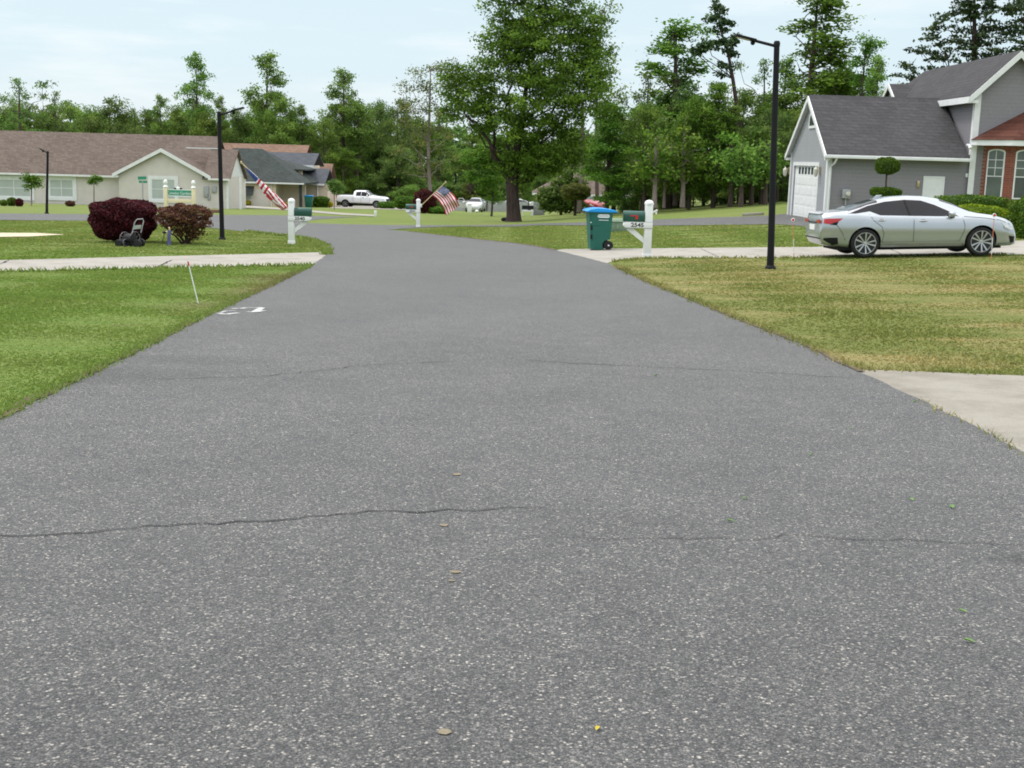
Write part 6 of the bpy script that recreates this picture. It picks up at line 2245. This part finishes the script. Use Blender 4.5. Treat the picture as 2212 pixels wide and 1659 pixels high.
def flying_flag(name, label, base, tip, cat='flag'):
    """flag hanging in folds from a slanting pole; hoist lies along the upper pole"""
    base, tip = Vector(base), Vector(tip)
    t = thing(name, label, cat, base)
    d = tip - base
    L_ = d.length
    u = d.normalized()
    MB().tube([(0, 0, 0), d], .018, 8).build('flag_pole', M['wood_pole'], t, 40)
    MB().ell(d + u * .02, (.035, .035, .06), 10, 6).build('finial', M['wood_pole'], t, 60)
    hoist = L_ * .42
    start = L_ * .86
    fly = hoist * 1.85
    NI, NJ = 26, 60

    def P(i, j):  # i along hoist (0 top at pole tip), j along fly
        a, b = i / NI, j / NJ
        p = u * (start - hoist * a)
        # cloth sweeps to the right of the pole, then gravity pulls it down and bunches the lower edge
        dx = fly * (.92 * b - .22 * b * b) * (1 - .08 * a)
        dz = -fly * (.40 * b + .36 * b * b)
        wob = .05 * math.sin(9 * a + 5 * b) * b + .05 * math.sin(14 * b + 3 * a) * b
        q = p + Vector((dx, wob * 1.6, dz + .02 * math.sin(12 * a) * b))
        q.x -= .16 * a * b * hoist
        return q
    vs = [P(i, j) for i in range(NI + 1) for j in range(NJ + 1)]
    fs, mi = [], []
    for i in range(NI):
        for j in range(NJ):
            fs.append((i * (NJ + 1) + j, i * (NJ + 1) + j + 1, (i + 1) * (NJ + 1) + j + 1, (i + 1) * (NJ + 1) + j))
            st = int(i / NI * 13)
            mi.append(2 if (i < 14 and j < NJ * .4) else (0 if st % 2 == 0 else 1))
    m = MB()
    m.v, m.f, m.m = [tuple(v) for v in vs], fs, mi
    fo = m.build('flag_cloth', [M['flag_red'], M['flag_white'], M['flag_blue']], t, 80)
    so = fo.modifiers.new('thickness', 'SOLIDIFY')
    so.thickness = .004
    ms = MB()
    for r_ in range(9):
        for c_ in range(6 if r_ % 2 == 0 else 5):
            a = (r_ + .8) / 9.6 * 14
            b = (c_ + (.5 if r_ % 2 == 0 else 1.0)) / 6 * NJ * .4
            i, j = a, b
            c0 = P(i, j)
            uu = (P(i, j + .5) - c0).normalized()
            vv = (P(i - .5, j) - c0).normalized()
            nn = uu.cross(vv).normalized()
            for sg in (1, -1):
                pts = star(c0, .035 * hoist, uu, vv, nn * .006 * sg)
                ms.add(pts, [tuple(range(10)) if sg > 0 else tuple(range(10))[::-1]])
    ms.build('stars', M['flag_white'], fo)
    return t


bp = g3 + Vector((.15 * k3, 0, 1.05 * k3))
tp = at(962, 394, g3.y)
flying_flag('flying_flag', 'flag with stars and stripes flying from the farther mailbox post', bp, tp)

# furled flag on the nearer left mailbox
base = g2 + Vector((-.07, 0, 1.02 * k2))
tip = at(521, 351, g2.y)
t = thing('furled_flag', 'flag with stars and stripes wound round its pole on the left corner mailbox', 'flag', base)
d = tip - base
u = d.normalized()
L_ = d.length
MB().tube([(0, 0, 0), d], .016, 8).build('flag_pole', M['wood_pole'], t, 40)
MB().ell(d, (.03, .03, .05), 10, 6).build('finial', M['wood_pole'], t, 60)
v1 = Vector((0, 1, 0))
v2 = u.cross(v1).normalized()
if v2.z > 0:
    v2 = -v2
NS, NK = 120, 28
vs, fs, mi = [], [], []
for i in range(NS + 1):
    a = i / NS                                   # 0 at the tip end
    c = d * (.90 - .86 * a)
    r = float(np.interp(a, [0, .1, .25, .42, .55, .7, .85, .96, 1], [.02, .04, .06, .08, .10, .108, .10, .085, .04]))
    for k in range(NK):
        th = 2 * math.pi * k / NK
        fold = 1 + .16 * math.sin(3 * th + 5 * a) + .10 * math.sin(7 * th - 8 * a) * min(1, a * 2)
        q = c + (v1 * math.cos(th) * .72 + v2 * (math.sin(th) * 1.05 + .55)) * r * fold
        vs.append(q)
for i in range(NS):
    a = (i + .5) / NS
    for k in range(NK):
        k2_ = (k + 1) % NK
        fs.append((i * NK + k, (i + 1) * NK + k, (i + 1) * NK + k2_, i * NK + k2_))
        th = (k + .5) / NK
        if a < .30:
            up = (k / NK > .62)
            mi.append(1 if (up and .04 < a) and a > .05 and (k / NK > .66 and k / NK < .9) else 2)
        elif a < .56:
            mi.append(int((a - .30) / .26 * 5.6 + th * 1.2) % 2)
            mi[-1] = 1 - mi[-1]
        else:
            mi.append(int(th * 11 + a * 4.5) % 2)
m = MB()
m.v, m.f, m.m = [tuple(v) for v in vs], fs, mi
fo = m.build('flag_cloth', [M['flag_red'], M['flag_white'], M['flag_blue']], t, 80)
ms = MB()
for q in range(16):
    a = .06 + .22 * (q // 2) / 8
    c = d * (.90 - .86 * a)
    r = float(np.interp(a, [0, .1, .25, .42], [.02, .04, .06, .08]))
    th = (1.15 + .35 * (q % 2)) * math.pi + .5 * math.pi
    off_ = (v1 * math.cos(th) * .72 + v2 * (math.sin(th) * 1.05 + .55)) * r * 1.2
    cc = c + off_ + Vector((0, -.012, 0))
    ms.add(star(cc, .014, u, v2, Vector((0, -.004, 0))), [tuple(range(10))])
ms.build('stars', M['flag_white'], fo)

# ------------------------------------------------------------------ wheeled bin
g = G(1293, 541)
s = g.y / F
t = thing('wheeled_bin', 'green wheeled bin with a bright blue lid at the mouth of the right drive', 'trash bin', (g.x, g.y + .3, tz(g.x, g.y + .3) + .032), rad(6))
k = (541 - 452) * s / 1.10
m = MB()
secs = [(-.215, .23, -.26, .27, 0), (-.225, .24, -.27, .28, .12), (-.26, .272, -.31, .32, .62), (-.275, .275, -.325, .335, .80), (-.29, .29, -.34, .345, .97), (-.30, .30, -.35, .355, 1.0)]
vs = []
for x0, x1, ya, yb, z in secs:
    c = .05
    vs += [(p[0] * k, p[1] * k, z * k) for p in ((x0 + c, ya, z), (x1 - c, ya, z), (x1, ya + c, z), (x1, yb - c, z), (x1 - c, yb, z), (x0 + c, yb, z), (x0, yb - c, z), (x0, ya + c, z))]
fs = [(i * 8 + q, i * 8 + (q + 1) % 8, (i + 1) * 8 + (q + 1) % 8, (i + 1) * 8 + q) for i in range(len(secs) - 1) for q in range(8)] + [tuple(range(8))[::-1], tuple((len(secs) - 1) * 8 + q for q in range(8))]
m.add(vs, fs)
bo = m.build('bin_body', [M['bin_green'], M['dark']], t, 30)
# wheel recess at the lower right corner
cut_arches(bo, [(.205 * k, .125 * k, .145 * k, -.6, .6)])
rim = MB().box(-.315 * k, .315 * k, -.365 * k, .37 * k, .955 * k, .995 * k).build('rim', M['bin_green'], t, bevel=.012)
ld = MB()
lp = [(-.36, .99), (.37, .99), (.37, 1.03), (.30, 1.055), (.12, 1.085), (-.10, 1.095), (-.28, 1.06), (-.36, 1.02)]
ld.prism([(x * k, -.39 * k, z * k) for x, z in lp], (0, .78 * k, 0))
lo_ = ld.build('lid', M['bin_blue'], t, bevel=.022, seg=3)
MB().tube([(.36 * k, -.26 * k, .98 * k), (.44 * k, -.25 * k, .97 * k), (.44 * k, .25 * k, .97 * k), (.36 * k, .26 * k, .98 * k)], .018, 8).build('handle', M['bin_green'], t, 40)
for sg in (-1, 1):
    w_ = MB().lathe([(.06, -.04), (.122, -.04), (.128, -.02), (.128, .02), (.122, .04), (.06, .04)], (.205 * k, sg * .27 * k, .128), (0, sg, 0), 28)
    wo = w_.build('wheel', M['rubber'], t, 40)
    MB().lathe([(.022, .03), (.022, .05), (.01, .055)], (.205 * k, sg * .27 * k, .128), (0, sg, 0), 12).build('hub', M['white'], wo, 40)
    MB().lathe([(.06, -.03), (.06, .034)], (.205 * k, sg * .27 * k, .128), (0, sg, 0), 20).build('wheel_disc', M['alloy_dark'], wo, 40)
MB().tube([(.205 * k, -.3 * k, .128), (.205 * k, .3 * k, .128)], .012, 8).build('axle', M['steel'], t)
t.scale = (1.1, 1.05, 1.0)
yl_ = lambda z: -(.31 + (z - .62) * .085) * k - .004


def decal(nm, x0, x1, z0, z1, mat, rr=.03, dy=0):
    pts = []
    for cx_, cz_, a0 in ((x1 - rr, z1 - rr, 0), (x0 + rr, z1 - rr, 90), (x0 + rr, z0 + rr, 180), (x1 - rr, z0 + rr, 270)):
        for q in range(5):
            a = rad(a0 + q * 22.5)
            zz = cz_ + rr * math.sin(a)
            pts.append(((cx_ + rr * math.cos(a)) * k, yl_(zz) - dy, zz * k))
    return MB().prism(pts, (0, -.002, 0)).build(nm, mat, t)


dl = decal('label', -.09, .20, .845, .935, M['letter_white'], .04)
dl['label'] = 'white oval sticker with lettering'
text('WASTE PRO', .062 * k, M['bin_green'], 'lettering', dl, frame((.055 * k, yl_(.89) - .0035, .89 * k), (1, 0, 0), (0, -.085, 1)), .001, 'CENTER', .78)
decal('label_line', -.06, .18, .775, .79, M['letter_white'], .006)
decal('sticker', -.26, -.235, .70, .73, M['letter_white'], .01)
for z0_ in (.28, .52):
    MB().box(-.245 * k, -.205 * k, -.335 * k, -.285 * k, z0_ * k, (z0_ + .12) * k).build('grip_bar', M['dark'], t)
MB().box(-.16 * k, -.02 * k, yl_(.66) - .018, yl_(.66) + .01, .655 * k, .675 * k).build('catch_bar', M['bin_green'], t, bevel=.004)
# smaller blue bin by the far house
g = G(667, 448)
s = g.y / F
t2 = thing('blue_bin', 'dark bin with a blue lid standing beside the tan house wall', 'trash bin', g)
MB().add([(-.32, -.3, 0), (.32, -.3, 0), (.32, .3, 0), (-.32, .3, 0), (-.42, -.4, 1.15), (.42, -.4, 1.15), (.42, .4, 1.15), (-.42, .4, 1.15)], [(3, 2, 1, 0), (4, 5, 6, 7), (0, 1, 5, 4), (1, 2, 6, 5), (2, 3, 7, 6), (3, 0, 4, 7)]).build('bin_body', M['bin_green'], t2, bevel=.03)
MB().prism([(-.48, -.45, 1.15), (.48, -.45, 1.15), (.44, -.45, 1.26), (-.44, -.45, 1.26)], (0, .9, 0)).build('lid', M['bin_blue'], t2, bevel=.03)
for sg in (-1, 1):
    MB().lathe([(.12, -.03), (.12, .03)], (sg * .3, .3, .12), (1, 0, 0), 16).build('wheel', M['rubber'], t2, 40)

# utility cabinet behind the mailbox
g = G(1335, 500)
s = g.y / F
t = thing('utility_cabinet', 'low grey green utility cabinet in the grass behind the nearest mailbox', 'utility box', g)
w_, h_ = 40 * s, 27 * s
MB().box(-w_ * .5, w_ * .62, -.35, .4, 0, h_ * .78).build('cabinet', M['util_green'], t, bevel=.02)
MB().prism([(-w_ * .54, -.4, h_ * .78), (w_ * .66, -.4, h_ * .78), (w_ * .63, -.3, h_), (-w_ * .51, -.3, h_)], (0, .8, 0)).build('cover', M['util_green'], t, bevel=.02)
MB().box(-w_ * .1, -w_ * .04, -.362, -.351, h_ * .3, h_ * .55).build('lock_plate', M['steel'], t)


# ------------------------------------------------------------------ reflector stakes
def stake(label, base_px, top_px, rl, parts_col):
    g = G(*base_px)
    tp = at(*top_px, g.y)
    t = thing('reflector_stake', label, 'reflector stake', g, 0, 'reflector stakes along the drives')
    d = tp - g
    if parts_col == 'left':
        MB().tube([(0, 0, 0), d * .9], .0075, 8).build('rod', M['white'], t, 40)
        MB().tube([d * .9, d * 1.0], .011, 8).build('red_band', M['red'], t, 40)
        MB().tube([d * 1.0, d * 1.04], .011, 8).build('cap', M['white'], t, 40)
    else:
        MB().tube([d * .12, d * .5], .0075, 8).build('rod', M['white'], t, 40)
        MB().tube([(0, 0, 0), d * .12], .009, 8).build('foot_band', M['orange'], t, 40)
        MB().tube([d * .5, d * .9], .0075, 8).build('orange_rod', M['orange'], t, 40)
        c = d
        MB().lathe([(.042, -.01), (.046, 0), (.042, .01)], c, (0, -1, 0), 18).build('reflector_rim', M['white'], t, 40)
        MB().lathe([(.029, .0105), (.027, .015), (.01, .017)], c, (0, -1, 0), 14).build('reflector', M['red'], t, 40)
    return t


stake('thin white stake with a red tip leaning over in the left lawn', (428, 655), (406, 565), -.2, 'left')
stake('round headed reflector stake behind the tail of the silver sedan', (1715, 557), (1713, 475), 0, 'r')
stake('round headed reflector stake in front of the sedan front wheel', (2141, 561), (2148, 465), .05, 'r')

# ------------------------------------------------------------------ hose reel cart
g = G(288, 533)
s = g.y / F
t = thing('hose_reel_cart', 'black hose reel cart with a pale handle in front of the purple bush', 'hose cart', (g.x, g.y - .05, g.z))
q = lambda px, py, dy=0: at(px, py, g.y) - g + Vector((0, dy, 0))
hd = MB()
hd.tube([q(284, 505, .1), q(290, 480, .1), q(295, 474, .1), q(307, 473, .1), q(309, 478, .1), q(303, 503, .1)], .014, 8)
hd.build('handle', M['grey_plastic'], t, 40)
MB().prism([q(287, 496, .08), q(303, 494, .08), q(305, 486, .08), q(290, 487, .08)], (0, .02, 0)).build('handle_panel', M['steel'], t)
fr = MB()
for yy in (-.12, .2):
    fr.tube([q(260, 528, yy), q(273, 517, yy), q(300, 520, yy), q(303, 500, yy)], .016, 8)
fr.tube([q(264, 529, -.12), q(272, 514, -.1), q(280, 530, -.12), q(289, 517, -.1), q(296, 531, -.12)], .014, 8)
fr.build('frame', M['black_metal'], t, 40)


def ring(c, r, tube_r, axis, n=24):
    c, axis = Vector(c), Vector(axis).normalized()
    a = Z
    b_ = axis.cross(a).normalized()
    pts = [c + (a * math.cos(2 * math.pi * k_ / n) + b_ * math.sin(2 * math.pi * k_ / n)) * r for k_ in range(n + 1)]
    return MB().tube(pts, tube_r, 6, False)


axd = Vector((.85, -.5, 0)).normalized()
for cpx, cpy, rr in ((271, 515, .17), (293, 514, .17)):
    c = q(cpx, cpy)
    mm = ring(c, rr, .010, axd)
    b_ = axd.cross(Z)
    for a in (0, 1.05, 2.1):
        e_ = (Z * math.cos(a) + b_ * math.sin(a)) * rr
        mm.tube([c - e_, c + e_], .008, 5)
    mm.build('reel_wheel', M['cart_grey'], t, 40)
c = (q(271, 515) + q(293, 514)) / 2
MB().lathe([(.07, -.14), (.12, -.13), (.125, 0), (.12, .13), (.07, .14)], c, axd, 18).build('coiled_hose', M['rubber'], t, 40)
ring(q(276, 523, -.12), .09, .012, axd).build('crank_ring', M['cart_grey'], t, 40)
for cpx in (261, 301):
    for yy in (-.1, .22):
        w_ = MB().lathe([(.03, -.05), (.095, -.05), (.105, -.03), (.105, .03), (.095, .05), (.03, .05)], q(cpx, 525, yy), (.2, 1, 0), 18)
        w_.build('wheel', M['rubber'], t, 40)
MB().obox(q(268, 532, -.1), X, Vector((0, 1, 0)), Z, 0, .42, 0, .3, .03, .1).build('tray', M['black_metal'], t, bevel=.01)
# standpipe with hose
g = G(365, 530)
t = thing('standpipe', 'short violet standpipe with a tap under the edge of the bronze bush', 'tap post', g)
q = lambda px, py, dy=0: at(px, py, g.y) - g + Vector((0, dy, 0))
MB().tube([(0, 0, 0), q(365, 512), q(366, 497)], [.055, .048, .05], 10).build('pipe', M['purple_pipe'], t, 40)
tp = MB().tube([q(366, 497), q(366, 493), q(364, 491)], [.03, .03, .02], 8).tube([q(366, 500), q(359, 501), q(356, 502)], .022, 8)
tp.build('tap', M['brass'], t, 40)
MB().ell(q(355, 502), (.06, .05, .035), 10, 6).build('hose_coupling', M['black_metal'], t, 60)
o = MB().tube([at(355, 503, g.y), at(354, 512, g.y), at(350, 522, g.y), at(345, 528, g.y - .05), at(338, 531, G(338, 531.5).y)], .012, 8).build('garden_hose', M['hose_green'], None, 40)
tag(o, 'thin green garden hose hanging from the violet standpipe to the grass', 'hose')

# ------------------------------------------------------------------ signs behind the bushes
g = G(386, 457)
Y = g.y
t = thing('entrance_sign', 'green estate name board between two cream posts with white finials, before the gable', 'sign', g)
q = lambda px, py, dy=0: at(px, py, Y) - g + Vector((0, dy, 0))
for px, ptop in ((358.7, 405), (418.5, 407)):
    a, b_ = q(px - 4, 458), q(px + 4, ptop)
    b0_ = q(px + 3.6, ptop)
    p = MB().box(q(px - 3.6, 440).x, q(px + 3.6, 440).x, -.13, .13, 0, b_.z - .0).build('post', M['cream'], t, bevel=.015)
    MB().lathe([(.16, 0), (.18, .04), (.14, .10), (.08, .16), (.10, .24), (.15, .34), (.12, .46), (.04, .54)], (q(px, 440).x, 0, b_.z), Z, 14).build('finial', M['white'], p, 50)
a, b_ = q(363, 423.5), q(413, 410)
bdm = MB().box(a.x, b_.x, -.04, .04, a.z, b_.z)
bo = bdm.build('name_board', M['sign_green'], t, bevel=.01)
MB().box(a.x, b_.x, -.052, -.041, a.z, a.z + .05).box(a.x, b_.x, -.052, -.041, b_.z - .05, b_.z).build('board_edge', M['letter_white'], bo)
text('Camelot Gardens', (b_.z - a.z) * .62, M['letter_white'], 'lettering', bo, frame(((a.x + b_.x) / 2, -.045, (a.z + b_.z) / 2 - .03), (1, 0, 0), (0, 0, 1)), .003, 'CENTER', .82)
cx_ = (a.x + b_.x) / 2 - .1
MB().ell((cx_, 0, b_.z + .04), (.16, .05, .14), 12, 8).build('crest', M['white'], bo, 60)
for sg in (-1, 1):
    MB().ell((cx_ + sg * .2, -.02, b_.z + .06), (.10, .04, .06), 10, 6).build('crest_leaf', M['black_metal'], bo, 60)
a, b_ = q(362, 437), q(415, 431)
MB().box(a.x, b_.x, -.05, .05, a.z, b_.z).build('lower_rail', M['cream'], t, bevel=.01)
g = G(309, 459)
Y = g.y
t = thing('street_name_sign', 'green street name blades on a thin grey pole above the purple bush', 'street sign', g)
q = lambda px, py, dy=0: at(px, py, Y) - g + Vector((0, dy, 0))
MB().tube([(0, 0, 0), q(308, 391)], .045, 8).build('pole', M['grey_plastic'], t, 40)
a, b_ = q(300, 395), q(318, 390.5)
MB().box(a.x, b_.x, -.015, .015, a.z, b_.z).build('blade', M['sign_green'], t)
MB().obox(((a.x + b_.x) / 2 - .05, 0, (a.z + b_.z) / 2 + .24), Vector((.3, .95, 0)), Vector((.95, -.3, 0)), Z, -.45, .45, -.015, .015, -.1, .1).build('blade', M['sign_green'], t)

# ------------------------------------------------------------------ small far things
g = G(1014, 459)
s = g.y / F
t = thing('white_post', 'square white marker post in front of the pale sedan', 'post', g)
MB().box(-4.5 * s, 4.5 * s, -.15, .15, 0, 17 * s).build('post', M['white'], t, bevel=.02)
MB().box(-5.2 * s, 5.2 * s, -.2, .2, 17 * s, 18.4 * s).build('cap', M['white'], t, bevel=.02)
g = G(1030, 460)
tag(MB().ell((0, 0, .16), (.17, .17, .16), 14, 8).build('garden_globe', M['white'], None, 60, loc=g), 'small white globe in the grass beside the white marker post', 'globe')
g = G(811, 468)
tag(MB().box(-.09, .09, -.09, .09, 0, .42).build('marker_post', M['white'], None, bevel=.015, loc=g), 'stubby white post at the end of the narrow path', 'post')
g = G(961, 459)
tag(MB().box(-.12, .12, -.1, .1, 0, .4).build('marker_post', M['cream'], None, bevel=.015, loc=g), 'stubby cream post below the flying flag', 'post')
# grey fence behind the shade tree
g0_, g1_ = G(1000, 456), G(1175, 456)
Yf = 140
a = at(962, 440, Yf)
t = thing('grey_fence', 'weathered grey board fence behind the shade tree trunk', 'fence', (a.x, Yf, tz(a.x, Yf)))
zt_ = at(1140, 436, Yf).z - tz(a.x, Yf)
wd = at(1142, 440, Yf).x - a.x
m = MB()
n = int(wd / .16)
for i in range(n):
    m.box(i * wd / n + .006, (i + 1) * wd / n - .006, -.015, .015, 0, zt_ + .03 * math.sin(i * 2.3))
m.build('boards', M['grey_plastic'], t)
for i in range(5):
    MB().box(wd * i / 4 - .06, wd * i / 4 + .06, -.1, -.018, 0, zt_ + .05).build('post', M['bark_mid'], t)
a, b_ = at(1152, 456, 104), at(1177, 437, 104)
t = thing('grey_shed_panel', 'pale grey screen panel with a white frame right of the shade tree', 'screen', ((a.x + b_.x) / 2, 104, tz(a.x, 104)))
hx = (b_.x - a.x) / 2
hz = b_.z - tz(a.x, 104)
MB().box(-hx, hx, -.05, .05, .05, hz).build('panel', M['siding_lit_pale'], t, bevel=.02)
MB().box(-hx - .18, -hx - .004, -.08, .08, 0, hz + .05).build('frame_post', M['white'], t)
a, b_ = at(1142, 456, 103), at(1150, 441, 103)
t = thing('white_bench', 'low white bench shape with a dark back left of the pale screen', 'bench', ((a.x + b_.x) / 2 - .1, 103, tz(a.x, 103)))
MB().box(-.6, .35, -.25, .25, .36, .46).build('seat', M['white'], t, bevel=.01)
MB().box(-.6, .35, .25, .30, .55, .85).build('backrest', M['dark'], t, bevel=.01)
for x_ in (-.55, .3):
    for y_ in (-.2, .2):
        MB().box(x_ - .04, x_ + .04, y_ - .04, y_ + .04, 0, .36).build('leg', M['white'], t)
# kerb stop by the asphalt drive
a, b_ = G(1604, 466.5), G(1649, 464.5)
d = b_ - a
t = MB().obox(a, d.normalized(), Vector((-d.y, d.x, 0)).normalized(), Z, 0, d.length, -.12, .12, 0, .14).build('kerb_stop', M['concrete'], None, bevel=.02)
tag(t, 'long pale concrete kerb stop at the edge of the asphalt drive', 'kerb')
# dark lump at the foot of the shade tree
g = G(1092, 478)
o = MB().ell((0, 0, .12), (.30, .2, .14), 12, 8, p=.8).build('dark_bag', M['dark'], None, 60, loc=g)
tag(o, 'dark bundle lying at the left foot of the shade tree', 'bag')
# terracotta edging by the beige house
for px, lb in ((503, 'right of the lamp post'), (337, 'between the two bushes')):
    g = G(462 if px == 503 else 337, 459.5)
    o = MB().box(-.5, .5, -.2, .2, 0, .22).build('planter', M['sh_orange' if px == 503 else 'white'], None, bevel=.05, loc=g)
    tag(o, ('terracotta' if px == 503 else 'white') + ' low planter beyond the road, seen ' + ('at the right rim of the bronze bush' if px == 503 else 'between the two bushes'), 'planter')

# ------------------------------------------------------------------ light, sky, camera
SUN_EL, SUN_AZ = rad(60), rad(-70)     # azimuth measured from +y towards +x
w = bpy.data.worlds.new('World')
S.world = w
w.use_nodes = True
nt = w.node_tree
bg = nt.nodes['Background']
sky = nt.nodes.new('ShaderNodeTexSky')
sky.sky_type = 'NISHITA'
sky.sun_disc = False
sky.sun_elevation = SUN_EL
sky.sun_rotation = SUN_AZ
sky.air_density, sky.dust_density, sky.ozone_density = 1.0, 2.0, 1.0
tc = nt.nodes.new('ShaderNodeTexCoord')
sp = nt.nodes.new('ShaderNodeSeparateXYZ')
nt.links.new(tc.outputs['Generated'], sp.inputs[0])


def wm(op, a, b=0.0, c=None):
    nd = nt.nodes.new('ShaderNodeMath')
    nd.operation = op
    for i, v in enumerate((a, b) if c is None else (a, b, c)):
        if hasattr(v, 'links'):
            nt.links.new(v, nd.inputs[i])
        else:
            nd.inputs[i].default_value = v
    return nd.outputs[0]


# thin high overcast: brighter towards the zenith, pale blue low down
zz = wm('MAXIMUM', sp.outputs[2], 0.0)
mr = nt.nodes.new('ShaderNodeMapRange')
nt.links.new(zz, mr.inputs['Value'])
mr.inputs['From Max'].default_value = .9
ramp = nt.nodes.new('ShaderNodeValToRGB')
el = ramp.color_ramp.elements
STR = .1
def c_(r, g, b):
    return (r, g, b, 1)
el[0].position, el[0].color = 0, c_(.36, .40, .415)
el[1].position, el[1].color = 1, c_(1.0, 1.0, 1.0)
for p, c in ((.07, (.322, .385, .415)), (.22, (.30, .37, .41)), (.5, (.70, .72, .74))):
    e = el.new(p)
    e.color = c_(*c)
nt.links.new(mr.outputs[0], ramp.inputs['Fac'])
# faint cloud streaks
mp = nt.nodes.new('ShaderNodeMapping')
mp.inputs['Scale'].default_value = (2.4, 2.4, 15)
mp.inputs['Location'].default_value = (.4, .2, .3)
nt.links.new(tc.outputs['Generated'], mp.inputs['Vector'])
nz = nt.nodes.new('ShaderNodeTexNoise')
nz.inputs['Scale'].default_value = 2.1
nz.inputs['Detail'].default_value = 7
nz.inputs['Roughness'].default_value = .6
nt.links.new(mp.outputs[0], nz.inputs['Vector'])
cr = nt.nodes.new('ShaderNodeValToRGB')
cr.color_ramp.elements[0].position, cr.color_ramp.elements[0].color = .47, (0, 0, 0, 1)
cr.color_ramp.elements[1].position, cr.color_ramp.elements[1].color = .64, (1, 1, 1, 1)
nt.links.new(nz.outputs['Fac'], cr.inputs['Fac'])
mx = nt.nodes.new('ShaderNodeMix')
mx.data_type = 'RGBA'
nt.links.new(wm('MULTIPLY', cr.outputs['Color'], .45), mx.inputs[0])
nt.links.new(ramp.outputs['Color'], mx.inputs[6])
mx.inputs[7].default_value = (.43, .45, .455, 1)
OV = 21.5
mul = nt.nodes.new('ShaderNodeMix')
mul.data_type = 'RGBA'
mul.blend_type = 'MULTIPLY'
mul.inputs[0].default_value = 1
nt.links.new(mx.outputs[2], mul.inputs[6])
mul.inputs[7].default_value = (OV, OV, OV, 1)
fin = nt.nodes.new('ShaderNodeMix')
fin.data_type = 'RGBA'
fin.inputs[0].default_value = .88
nt.links.new(sky.outputs[0], fin.inputs[6])
nt.links.new(mul.outputs[2], fin.inputs[7])
nt.links.new(fin.outputs[2], bg.inputs['Color'])
bg.inputs['Strength'].default_value = STR

sl = bpy.data.lights.new('sun', 'SUN')
sl.energy = 1.9
sl.angle = rad(12)
sl.color = (1, .95, .88)
so = bpy.data.objects.new('sun', sl)
COL.objects.link(so)
dirv = Vector((math.sin(SUN_AZ) * math.cos(SUN_EL), math.cos(SUN_AZ) * math.cos(SUN_EL), math.sin(SUN_EL)))
so.rotation_euler = (-dirv).to_track_quat('-Z', 'Y').to_euler()

cam = bpy.data.cameras.new('camera')
cam.sensor_fit = 'HORIZONTAL'
cam.sensor_width = 36
cam.lens = 36 * F / 2212
cam.clip_start, cam.clip_end = .05, 3000
co = bpy.data.objects.new('camera', cam)
COL.objects.link(co)
Mx = Matrix((_r, _u, -_f)).transposed().to_4x4()
Mx.translation = CAM
co.matrix_world = Mx
S.camera = co
S.view_settings.view_transform = 'Standard'
S.view_settings.look = 'None'
S.view_settings.exposure = .2
S.view_settings.gamma = 1
S.cycles.filter_width = 1.85
S.cycles.max_bounces = 6
S.cycles.transparent_max_bounces = 6
